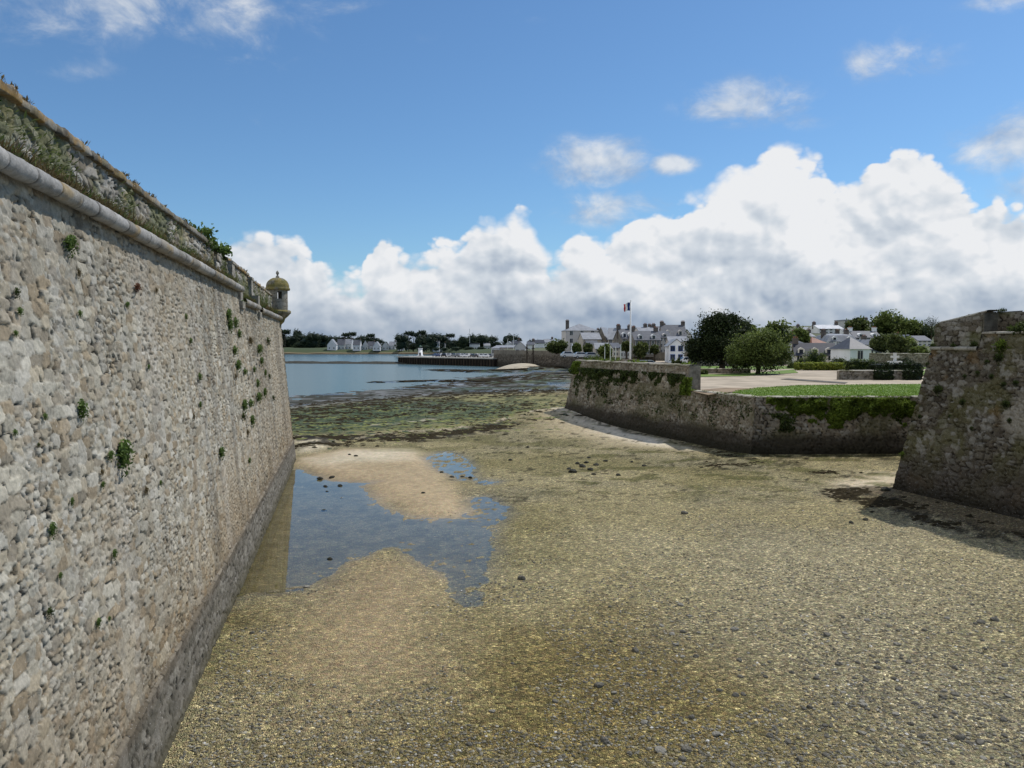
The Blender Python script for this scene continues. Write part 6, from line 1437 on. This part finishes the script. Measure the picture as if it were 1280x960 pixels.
def car(x, y, z, rz, ci, lab, group='cars parked on the jetty', sc=1.0):
    global used
    o = copy_tree(CP, CK) if used else CP; used = True
    o.location = (x, y, z); o.rotation_euler = (0, 0, rz); o.scale = (sc, sc, sc)
    for ch in o.children:
        if ch.name.startswith('body') and ci:
            ch.data = BODIES.setdefault(ci, ch.data.copy()); ch.data.materials[0] = PAINTS[ci][1]
    tag(o, lab, 'car', group)
BODIES = {}
seq = [(548.5, 0), (552.5, 3), (556, 0), (560, 1), (563.5, 2), (567.5, 4), (572, 2), (576, 0), (580, 3), (583.5, 0), (587.5, 0), (591.5, 3), (595, 0), (600, 0), (604, 1), (607.5, 0), (610.5, 4), (543, 2)]
order = sorted(range(len(seq)), key=lambda i: seq[i][0])
for i in sorted(range(len(seq)), key=lambda i: seq[i][1]):
    px, ci = seq[i]
    t = (px - 498) / 117.; Yl = 352 - 46 * t + (9 if i % 2 else 14); x = D(px, 0, Yl)[0]
    pos = order.index(i); left_n = 'leftmost of the row' if pos == 0 else 'rightmost of the row' if pos == len(seq) - 1 else 'number %d from the left in the row' % (pos + 1)
    car(x, Yl, 2.75, radians(80 + 20 * (i % 3)), ci, '%s car parked on the jetty, %s' % (PAINTS[ci][0], left_n), sc=1.05)
for px, Y, ci, zb, lab in ((812, 118, 1, gl_z - .0, 'silver car by the flagpole behind the high bastion wall'), (863, 150, 0, 3.95, 'white car beside the white gable house'), (728, 186, 0, 5.1, 'white van-like car under the big pale building, right one'), (712, 190, 0, 5.1, 'white car under the big pale building, left one'), (741, 184, 1, 5.1, 'silver car at the quay trees')):
    car((px - 640) / 1000 * cp * Y, Y, tz((px - 640) / 1000 * Y, Y) if Y > 155 else zb, radians(5), ci, lab, 'cars parked around the esplanade', 1.0)

# ------------------------------------------------------------------ flagpole and flag
M_POLE = plain('white_pole_paint', (.72, .72, .71), .5, .04, 2, 0)
FY = 112; fx = (788 - 640) / 1000 * cp * FY; ftop = D(788, 377, FY)[2]
fp = empty('flagpole', (fx, FY, gl_z), 0, 'tall white flagpole standing behind the high bastion wall', 'flagpole')
mb = MB(); mb.lathe([(.13, 0), (.125, 3), (.09, ftop - gl_z)], 12); mb.build('pole', M_POLE, fp, True)
mb = MB(); mb.lathe([(.02, ftop - gl_z), (.11, ftop - gl_z + .08), (.11, ftop - gl_z + .14), (.02, ftop - gl_z + .22)], 10); mb.build('finial', M_POLE, fp)
mb = MB(); mb.prism([(-.4, -.4), (.4, -.4), (.4, .4), (-.4, .4)], -.02, .25); mb.build('foot_block', M_QUAY, fp)
fm = [paint('flag_blue', (.01, .03, .14)), paint('flag_white', (.75, .75, .75)), paint('flag_red', (.55, .02, .03))]
for m in fm: m.node_tree.nodes['Principled BSDF'].inputs['Roughness'].default_value = .8; m.node_tree.nodes['Principled BSDF'].inputs['Coat Weight'].default_value = 0
mb = MB(); nu, nv = 24, 10; vs = []
for j in range(nv + 1):
    for i in range(nu + 1):
        u = i / nu; v = j / nv; x = -.10 - 1.15 * u * (1 - .25 * u) + .03 * sin(9 * v + 5 * u); yv = .22 * u * sin(u * 9 + v * 1.5); z = -1.15 * v * (1 - .10 * u) - .30 * u * u + .10 * sin(u * 7) * u
        vs.append((x, yv, z))
fs = []; mi = []
for j in range(nv):
    for i in range(nu): fs.append((j * (nu + 1) + i, j * (nu + 1) + i + 1, (j + 1) * (nu + 1) + i + 1, (j + 1) * (nu + 1) + i)); mi.append(0 if i < nu / 3 else 1 if i < 2 * nu / 3 else 2)
me = bpy.data.meshes.new('flag'); me.from_pydata(vs, [], fs); [me.materials.append(m) for m in fm]; me.polygons.foreach_set('material_index', mi); me.polygons.foreach_set('use_smooth', [True] * len(fs)); me.update()
o = link('flag', me); o.location = (fx, FY, ftop - .12); tag(o, 'blue, white and red striped flag blowing to the left from the tall pole', 'flag')
for k, (px, lab) in enumerate([(756, 'short thin white pole left of the flagpole, first of four'), (763, 'short thin white pole, second of the four'), (769.5, 'short thin white pole, third of the four'), (776, 'tallest of the four short white poles, nearest the flagpole')]):
    Y = 126; x = (px - 640) / 1000 * cp * Y; z1 = D(px, 431 if k == 3 else 434, Y)[2]
    r_ = empty('banner_pole', (x, Y, gl_z), 0, lab, 'pole', 'four short poles left of the flagpole')
    mb = MB(); mb.lathe([(.06, 0), (.05, z1 - gl_z)], 8); mb.build('pole', M_POLE, r_); mb = MB(); mb.lathe([(.07, z1 - gl_z), (.07, z1 - gl_z + .08)], 8); mb.build('pole_cap', M_POLE, r_)

# ================================================================== stones, weed
M_ROCK = plain('wet_grey_stone', (.135, .125, .10), .8, .45, 9, .7, 0, .02); M_ROCKL = plain('pale_grey_stone', (.25, .235, .195), .85, .3, 9, .7, 0, .02); M_WROCK = plain('weedy_rock', (.03, .028, .016), .7, .5, 7, .9, 0, .03)
def rock_mesh(seed, flat, mat, nn=(14, 9)):
    nu, nv = nn; rng = np.random.default_rng(seed); vs = []
    ax = rng.normal(size=(7, 3)); ax /= np.linalg.norm(ax, axis=1)[:, None]; cut = .62 + .3 * rng.random(7)
    for j in range(nv + 1):
        for i in range(nu):
            ph = pi * j / nv; th = 2 * pi * i / nu; d = np.array([sin(ph) * cos(th), sin(ph) * sin(th), cos(ph)])
            r = 1.0
            for a, c_ in zip(ax, cut):
                dd = d @ a
                if dd * r > c_: r = c_ / dd
            r *= 1 + .05 * rng.normal(); vs.append(tuple(d * r * np.array([1, .8, flat])))
    fs = [(j * nu + i, (j + 1) * nu + i, (j + 1) * nu + (i + 1) % nu, j * nu + (i + 1) % nu) for j in range(nv) for i in range(nu)]
    me = bpy.data.meshes.new('stone'); me.from_pydata(vs, [], fs); me.materials.append(mat); me.update(); return me
RK = [rock_mesh(i, .45 + .1 * (i % 3), M_ROCK if i % 3 else M_ROCKL) for i in range(6)]; RW = [rock_mesh(20 + i, .5, M_WROCK) for i in range(3)]
def stone(px, py, wpx, mesh, lab, group, z=0, cat='stone'):
    x, y = G(px, py, 0.02); s = wpx / 2000 * y
    o = link('stone' if cat == 'stone' else 'weedy_rock', mesh); o.location = (x, y, hz(x, y) + s * .12); o.scale = (s, s, s); o.rotation_euler = (random.uniform(-.2, .2), random.uniform(-.2, .2), random.uniform(0, 6.28)); tag(o, lab, cat, group)
gs = 'loose stones on the gravel'
named = [(748,859,15,1,'dark angular stone alone on the olive gravel below the centre'),(855,643,11,1,'isolated dark stone in the middle of the gravel'),(652,725,12,2,'flat dark stone just right of the pool tip'),(383,732,9,0,'pale stone at the lower shore of the pool'),(825,941,17,0,'large grey stone at the bottom edge, centre right'),(858,940,16,4,'grey stone right next to the large one at the bottom'),(755,928,14,1,'dark stone near the bottom, left of the two large ones'),(895,920,14,0,'pale flat stone above the two large ones at the bottom'),(1020,850,9,2,'dark stone on the right half of the gravel'),(1047,832,10,4,'dark stone above right of the middle'),(985,930,12,1,'stone at the bottom, right of centre'),(1200,925,15,5,'large grey slab in the stony bottom right corner'),(1225,930,13,4,'grey stone right of the slab in the bottom right corner'),(1120,895,11,0,'pale greenish stone left of the stony corner'),(315,793,7,2,'small dark stone by the foot of the left wall'),(385,878,6,1,'small dark stone on the lower left gravel'),(437,892,7,2,'dark stone on the lower left gravel, right one'),(427,621,5,3,'small pale stone standing in the pool'),(1095,492,0,0,''),(448,880,6,4,'small stone at the lower left, beside the tan sand')]
for px, py, w, k, lab in named:
    if w: stone(px, py, w, RK[k], lab, gs)
gw = 'dark weedy rocks on the mid flats'
wr_ = [(716,591,14),(728,584,12),(738,588,10),(745,582,9),(722,580,8),(733,579,8),(757,577,7),(742,594,7),(773,595,8),(805,583,7),(790,578,6),(736,573,6),(711,587,7)]
for i, (px, py, w) in enumerate(wr_):
    stone(px, py, w, RW[i % 3], 'dark weed-covered rock in the small cluster right of the small pool' if i < 9 and i != 6 else 'dark weedy rock lying just right of the rock cluster', gw if i < 9 and i != 6 else 'dark weedy rocks right of the cluster', 0, 'rock')
for i, (px, py, w) in enumerate([(437,571,5),(445,573,6),(400,598,10),(415,597,9),(407,607,8),(425,606,8),(409,613,6),(405,636,8),(412,697,9),(638,576,7),(660,560,6),(552,590,6),(565,596,7),(578,595,6),(588,597,6),(529,620,6)]):
    stone(px, py, w, RW[i % 3], ['small dark weed clump at the left of the sand bank and pool', 'dark clump beside the small pool'][1 if i > 8 else 0], ['dark weed clumps around the pool head', 'dark weed clumps by the small pool'][1 if i > 8 else 0], 0, 'seaweed clump')
for i, (px, py, w) in enumerate([(1107,622,14),(1118,631,10),(1082,651,9),(1064,655,8)]):
    stone(px, py, w, RW[i % 3], ['dark rock at the very foot of the right bastion corner', 'second dark rock below the bastion corner', 'dark rock in the bastion shadow edge, right', 'dark rock in the bastion shadow edge, left'][i], None, 0, 'rock')
# countable stones thick in the bottom right corner
rnd = random.Random(9)
spots = []
for i in range(250):
    px = rnd.triangular(560, 1290, 1240); py = rnd.triangular(740, 966, 950); x, y = G(px, py, 0); 
    if px < 1290: spots.append((px, py, rnd.triangular(3, 14, 4)))
for i, (px, py, w) in enumerate(spots):
    stone(px, py, w, RK[i % 6], 'small grey stone among many strewn on the lower right gravel', 'grey stones strewn on the lower right gravel')
# gravel : uncountable little stones in front
rng = np.random.default_rng(77); n = 60000
Yg = 1 / rng.uniform(1 / 36., 1 / 11.5, n); tg = rng.uniform(-.5, .72, n); xg = tg * Yg
k = (xg * nL[0] + Yg * nL[1] < 3.0); keepd = fbm(xg * .5, Yg * .5, 78, 4) + .25 * sst(-.1, .7, tg) + .1 * sst(24, 12, Yg) > .52; sdp = sdf(pool_main, xg, Yg) < -.3; k = k & keepd & sdp & (sdf(zone['tan'], xg, Yg) + 3 * (fbm(xg * .8, Yg * .8, 79, 4) - .5) + 1.2 * (rng.random(n) - .5) < -.2)
xg, Yg = xg[k], Yg[k]; n = len(xg); s = (.012 + .028 * rng.random(n) ** 2.5) ; zg = ground_h(xg, Yg)
ico = np.array([(0, 0, 1), (.9, 0, .3), (.28, .85, .3), (-.72, .53, .3), (-.72, -.53, .3), (.28, -.85, .3), (.72, .53, -.4), (-.28, .85, -.4), (-.9, 0, -.4), (-.28, -.85, -.4), (.72, -.53, -.4)], float)
tri = np.array([(0, 1, 2), (0, 2, 3), (0, 3, 4), (0, 4, 5), (0, 5, 1), (1, 6, 2), (2, 7, 3), (3, 8, 4), (4, 9, 5), (5, 10, 1), (6, 7, 2), (7, 8, 3), (8, 9, 4), (9, 10, 5), (10, 6, 1)])
a = rng.random(n) * 6.28; sc3 = np.stack([s * (1 + .5 * rng.random(n)), s, s * .6], 1)
V = ico[None] * (1 + .22 * rng.normal(size=(n, 11, 1))) * sc3[:, None, :]; ca, sa = np.cos(a)[:, None], np.sin(a)[:, None]
VX = V[:, :, 0] * ca - V[:, :, 1] * sa + xg[:, None]; VY = V[:, :, 0] * sa + V[:, :, 1] * ca + Yg[:, None]; VZ = V[:, :, 2] + (zg + s * .25)[:, None]
P = np.stack([VX, VY, VZ], 2).reshape(-1, 3); F = (tri[None] + (np.arange(n) * 11)[:, None, None]).reshape(-1, 3)
tone = rng.random(n); col = np.where((tone < .42)[:, None], [.13, .12, .09], np.where((tone < .80)[:, None], [.23, .19, .10], np.where((tone < .985)[:, None], [.30, .28, .22], [.52, .50, .45]))) * (.7 + .6 * rng.random(n))[:, None]
me = np_mesh('gravel', P, F, attr_mat('gravel_stone', 30, .25, .8, .3, .005, .3), col=np.repeat(col, 11, 0), smooth=False)
o = link('gravel', me); tag(o, 'coarse gravel and shell fragments strewn over the mud', 'gravel', kind='stuff')
# seaweed : torn flakes along the strand lines
def flakes(name, lab, regions, mat, seed, hgt=.05):
    rng = np.random.default_rng(seed); PX = []; 
    for (pl, wd, n, sz) in regions:
        t = rng.random(n) * (len(pl) - 1); i = np.minimum(t.astype(int), len(pl) - 2); f = t - i; A_ = np.array(pl)
        x = A_[i, 0] + (A_[i + 1, 0] - A_[i, 0]) * f + rng.normal(size=n) * wd; y = A_[i, 1] + (A_[i + 1, 1] - A_[i, 1]) * f + rng.normal(size=n) * wd
        k = fbm(x * .7, y * .7, seed + 3, 4) > .48; PX.append(np.stack([x[k], y[k], np.full(k.sum(), sz)], 1))
    Q = np.concatenate(PX); n = len(Q); z = ground_h(Q[:, 0], Q[:, 1]); m = 7
    an = np.arange(m) / m * 2 * pi; r = Q[:, 2:3] * (.4 + .9 * rng.random((n, 1))) * (.55 + .8 * rng.random((n, m))); st = 1 + 1.2 * rng.random((n, 1)); ro = rng.random((n, 1)) * 6.28
    ex = r * np.cos(an)[None] * st; ey = r * np.sin(an)[None]; X_ = Q[:, 0:1] + ex * np.cos(ro) - ey * np.sin(ro); Y_ = Q[:, 1:2] + ex * np.sin(ro) + ey * np.cos(ro); Z_ = z[:, None] - .01 + 0 * X_
    ctr = np.stack([Q[:, 0], Q[:, 1], z + hgt * (.4 + rng.random(n))], 1)[:, None, :]
    V = np.concatenate([ctr, np.stack([X_, Y_, Z_], 2)], 1).reshape(-1, 3); T3 = np.array([(0, 1 + i, 1 + (i + 1) % m) for i in range(m)]); F = (T3[None] + (np.arange(n) * (m + 1))[:, None, None]).reshape(-1, 3)
    o = link(name, np_mesh(name, V, F, mat, smooth=False)); return tag(o, lab, 'seaweed', kind='stuff')
M_KELP = plain('dark_kelp', (.034, .027, .015), .95, .5, 4, .6, 0, .03)
M_KELP.node_tree.nodes['Principled BSDF'].inputs['Specular IOR Level'].default_value = .03
flakes('seaweed', 'dark seaweed strewn in strand lines and patches over the flats', [
    (dark_line, .9, 1500, .28), (dark_line2, .8, 500, .22), (white_line, .9, 300, .2), (reef1, 2.0, 900, .8), (reef2, 9, 900, 1.3),
    (GP([(370,512),(420,508),(480,500),(560,494),(640,490)], -.3), 5, 450, .55), (GP([(480,487),(560,484),(620,480),(700,475)], -.4), 7, 500, .8), (GP([(640,490),(700,487)]), 3, 300, .5),
    (GP([(860,583),(930,582),(1000,577)]), .5, 160, .14), (GP([(1010,592),(1065,592)]), .3, 120, .12),
    ([ (R0[0] - 1.9, R0[1] + 1.0), (R0[0] - 2.2 + .5, R0[1] - 2), (R0[0] - 1.9 + 1.9, R0[1] - 7), (R0[0] - 1.9 + 4.6, R0[1] - 16)], .55, 900, .16),
    (GP([(760,520),(830,545),(900,566),(935,573)]), .7, 300, .16)], M_KELP, 90)

M_ALGA = plain('green_alga', (.042, .062, .018), .6, .6, 2, .6, 0, .03); M_ALGAY = plain('yellow_alga', (.16, .17, .04), .7, .5, 2, .6, 0, .03)
gline = GP([(365,528),(420,522),(480,515),(560,510),(620,512)], -.1); yline = GP([(380,540),(460,535),(540,528),(620,520),(690,505)])
flakes('green_algae', 'bright green algae in clumps over the mid flats', [(gline, 6, 2200, .30), (yline, 4, 700, .22)], M_ALGA, 95, .06)
flakes('green_algae', 'yellowish algae patches over the mid flats', [(gline, 7, 900, .3), (yline, 5, 1500, .3)], M_ALGAY, 97, .04)
flakes('seaweed', 'dark wet weed clumps between the green algae and the sea', [(gline, 8, 2600, .32), (GP([(370,520),(440,508),(520,500),(620,496),(700,490)], -.3), 5, 1600, .40), (GP([(560,482),(640,474),(720,470)], -.4), 10, 900, .9)], M_KELP, 99, .08)
# ================================================================== light and sky
SUN_EL = radians(53); sdx, sdy = .82, .572
SUN_AZ = atan2(sdx, sdy)
sd_ = bpy.data.lights.new('sun', 'SUN'); sd_.energy = 3.6; sd_.angle = radians(.53); sd_.color = (1, .955, .89); so = bpy.data.objects.new('sun', sd_); COL.objects.link(so)
v = Vector((sdx * cos(SUN_EL), sdy * cos(SUN_EL), sin(SUN_EL))).normalized(); so.rotation_euler = v.to_track_quat('Z', 'Y').to_euler(); so.location = (20, 0, 60)
wd = bpy.data.worlds.new('World'); scene.world = wd; wd.use_nodes = True; wd.cycles.sampling_method = 'MANUAL'; wd.cycles.sample_map_resolution = 512; nt = wd.node_tree
for n in list(nt.nodes): nt.nodes.remove(n)
sky = nt.nodes.new('ShaderNodeTexSky'); sky.sky_type = 'NISHITA'; sky.sun_disc = False; sky.sun_elevation = SUN_EL; sky.sun_rotation = SUN_AZ; sky.air_density = 1.0; sky.dust_density = .35; sky.ozone_density = 2.0
tcn = nt.nodes.new('ShaderNodeTexCoord'); sx = nt.nodes.new('ShaderNodeSeparateXYZ'); nt.links.new(tcn.outputs['Generated'], sx.inputs[0])
m_ = lambda op, a, b=None, c=False: mathn(nt, op, a, b, c)
AZ = m_('ARCTAN2', sx.outputs[0], sx.outputs[1]); EL = m_('ARCSINE', sx.outputs[2])
def vec(a, b, c=0.):
    n = nt.nodes.new('ShaderNodeCombineXYZ')
    for i, q in enumerate((a, b, c)):
        if isinstance(q, (int, float)): n.inputs[i].default_value = q
        else: nt.links.new(q, n.inputs[i])
    return n.outputs[0]
CV = vec(AZ, m_('MULTIPLY', EL, 1.25))
# height of the cloud bank by direction
cv = nt.nodes.new('ShaderNodeFloatCurve'); nt.links.new(m_('ADD', m_('MULTIPLY', AZ, .5), .5), cv.inputs['Value'])
def PXA(px): return math.atan((px - 640) / 1000.)
prof = [(-1000, .14), (-400, .12), (0, .17), (200, .160), (260, .150), (310, .158), (350, .135), (395, .128), (425, .100), (450, .102), (470, .140), (520, .135), (545, .150), (585, .165), (605, .178), (645, .178), (672, .155), (690, .138), (720, .158), (770, .160), (800, .172), (850, .182), (895, .215), (925, .248), (960, .252), (1000, .226), (1045, .222), (1085, .226), (1120, .234), (1160, .224), (1185, .196), (1230, .178), (1290, .150), (1500, .12), (2600, .10)]
cur = cv.mapping.curves[0]; pts = [(PXA(px) * .5 + .5, h) for px, h in prof]
while len(cur.points) < len(pts) + 2: cur.points.new(.5, .1)
pts = [(0, .1)] + pts + [(1, .1)]
for p, (a, h) in zip(cur.points, pts): p.location = (a, h * 2); p.handle_type = 'AUTO'
cv.mapping.update()
TOP = m_('MULTIPLY', cv.outputs[0], .5)
def sn(v, scale, detail, rough, lac=2.0, dist=0):
    n = nt.nodes.new('ShaderNodeTexNoise'); n.inputs['Scale'].default_value = scale; n.inputs['Detail'].default_value = detail; n.inputs['Roughness'].default_value = rough; n.inputs['Distortion'].default_value = dist; nt.links.new(v, n.inputs['Vector']); return n.outputs['Fac']
def sv(v, scale, detail=3, rough=.5):
    n = nt.nodes.new('ShaderNodeTexVoronoi'); n.feature = 'F1'; n.inputs['Scale'].default_value = scale; n.inputs['Detail'].default_value = detail; n.inputs['Roughness'].default_value = rough; n.inputs['Randomness'].default_value = 1; nt.links.new(v, n.inputs['Vector']); return n.outputs['Distance']
def billow(v):                               # rounded heaps: voronoi domes warped by noise
    w = nt.nodes.new('ShaderNodeTexNoise'); w.inputs['Scale'].default_value = 9; w.inputs['Detail'].default_value = 3; nt.links.new(v, w.inputs['Vector'])
    a = nt.nodes.new('ShaderNodeVectorMath'); a.operation = 'MULTIPLY_ADD'; nt.links.new(w.outputs['Color'], a.inputs[0]); a.inputs[1].default_value = (.035, .035, 0); nt.links.new(v, a.inputs[2])
    big = sv(a.outputs[0], 13, 3, .55); return m_('ADD', m_('MULTIPLY', big, -.75), m_('MULTIPLY', sn(v, 7, 6, .6), .55))
def shift(v, dx, dy):
    n = nt.nodes.new('ShaderNodeVectorMath'); n.operation = 'ADD'; nt.links.new(v, n.inputs[0]); n.inputs[1].default_value = (dx, dy, 0); return n.outputs[0]
B0 = billow(CV); B1 = billow(shift(CV, .007, .013))
dens = m_('ADD', m_('ADD', m_('SUBTRACT', TOP, EL), .022), m_('MULTIPLY', m_('ADD', B0, .02), .075))
def mr(v, a, b, c=0., d=1., smooth=True):
    n = nt.nodes.new('ShaderNodeMapRange'); n.interpolation_type = 'SMOOTHSTEP' if smooth else 'LINEAR'; n.clamp = True
    for i, q in enumerate((v, a, b, c, d)):
        if isinstance(q, (int, float)): n.inputs[i].default_value = q
        else: nt.links.new(q, n.inputs[i])
    return n.outputs[0]
soft = sn(vec(AZ, m_('MULTIPLY', EL, 2.2)), 5.5, 5, .6)
cover = mr(dens, .0, mr(soft, .40, .62, .008, .034))
lit = m_('MULTIPLY', m_('SUBTRACT', B0, B1), 4.0)      # faces turned to the sun
edge = mr(dens, .070, .0)                               # sunlit rims
hrel = mr(EL, .0, .15, 0, 1, False)
big_ = sn(vec(m_('ADD', AZ, 3.1), m_('MULTIPLY', EL, 1.8)), 3.2, 3, .5)
sa = sn(vec(AZ, m_('MULTIPLY', EL, 1.5)), 7, 4, .5); sb = sn(vec(m_('ADD', AZ, .02), m_('MULTIPLY', m_('ADD', EL, .03), 1.5)), 7, 4, .5)
shade = m_('ADD', m_('ADD', m_('MULTIPLY', hrel, .46), m_('MULTIPLY', edge, .14)), m_('MULTIPLY', lit, .24))
shade = m_('ADD', shade, m_('MULTIPLY', m_('SUBTRACT', sa, sb), .85))
shade = m_('ADD', shade, m_('MULTIPLY', m_('SUBTRACT', soft, .5), .22))
shade = m_('ADD', shade, m_('MULTIPLY', m_('SUBTRACT', big_, .5), .6))
shade = m_('ADD', shade, .52)
cloudc = ramp(nt, shade, [(.0, (.25, .33, .47)), (.25, (.38, .46, .58)), (.5, (.54, .61, .70)), (.75, (.70, .755, .82)), (1.0, (.91, .925, .95))])
# low grey base of the bank
lowf = m_('MULTIPLY', mr(EL, .070, .004), .62)
lown = m_('MULTIPLY', lowf, m_('ADD', m_('MULTIPLY', sn(vec(AZ, m_('MULTIPLY', EL, 5.)), 5, 4, .6), .9), .45), True)
cloudc = mixn(nt, lown, cloudc, (.27, .35, .47))
# torn wisps and small cumulus
blobs = [(60, 40, 90, 26, .5), (420, 18, 70, 18, .4), (560, 60, 50, 14, .25), (742, 205, 62, 28, 1.0), (928, 130, 70, 26, .85), (1108, 80, 62, 26, .6), (838, 208, 26, 11, 1.1), (1255, 182, 50, 30, .95), (1275, 238, 40, 26, .6), (770, 262, 80, 22, .75), (190, 10, 190, 42, .62), (320, 62, 60, 34, .45), (105, 92, 60, 20, .38), (328, 158, 26, 14, .35), (1000, 155, 40, 14, .35), (1260, 5, 60, 14, .55), (660, 25, 40, 18, .25), (1012, 92, 30, 18, .22)]
tot = None
for px, py, rx, ry, s_ in blobs:
    a0 = PXA(px); e0 = math.atan((432 - py) / 1000 * cos(a0)); q = m_('ADD', m_('POWER', m_('DIVIDE', m_('SUBTRACT', AZ, a0), rx / 1000), 2.), m_('POWER', m_('DIVIDE', m_('SUBTRACT', EL, e0), ry / 1000), 2.))
    g = m_('MULTIPLY', m_('EXPONENT', m_('MULTIPLY', q, -.8)), s_); tot = g if tot is None else m_('MAXIMUM', tot, g)
wn = sn(vec(AZ, m_('MULTIPLY', EL, 1.6)), 14, 6, .64, 2, .35)
wd_ = m_('SUBTRACT', m_('ADD', tot, m_('MULTIPLY', m_('SUBTRACT', wn, .5), 1.7)), .20)
wc = m_('MULTIPLY', mr(wd_, .0, .75), m_('MULTIPLY', mr(tot, .08, .5), .85))
wispc = ramp(nt, m_('ADD', m_('MULTIPLY', lit, .4), m_('MULTIPLY', wd_, .9)), [(0, (.42, .52, .68)), (.5, (.66, .72, .80)), (1, (.86, .88, .90))])
# haze of thin cloud above the left of the bank
bg1 = nt.nodes.new('ShaderNodeBackground'); bg1.inputs[1].default_value = .098
skc = mixn(nt, 1.0, sky.outputs[0], (.70, .96, 1.16), 'MULTIPLY'); nt.links.new(skc, bg1.inputs[0])
bg2 = nt.nodes.new('ShaderNodeBackground'); bg2.inputs[1].default_value = .92; nt.links.new(cloudc, bg2.inputs[0])
bg3 = nt.nodes.new('ShaderNodeBackground'); bg3.inputs[1].default_value = .92; nt.links.new(wispc, bg3.inputs[0])
x1 = nt.nodes.new('ShaderNodeMixShader'); nt.links.new(wc, x1.inputs[0]); nt.links.new(bg1.outputs[0], x1.inputs[1]); nt.links.new(bg3.outputs[0], x1.inputs[2])
x2 = nt.nodes.new('ShaderNodeMixShader'); nt.links.new(cover, x2.inputs[0]); nt.links.new(x1.outputs[0], x2.inputs[1]); nt.links.new(bg2.outputs[0], x2.inputs[2])
wo = nt.nodes.new('ShaderNodeOutputWorld'); nt.links.new(x2.outputs[0], wo.inputs[0])
scene.view_settings.view_transform = 'Standard'; scene.view_settings.look = 'None'; scene.view_settings.exposure = 0; scene.view_settings.gamma = 1
scene.render.engine = 'CYCLES'
try: scene.cycles.transparent_max_bounces = 12; scene.cycles.max_bounces = 6
except Exception: pass
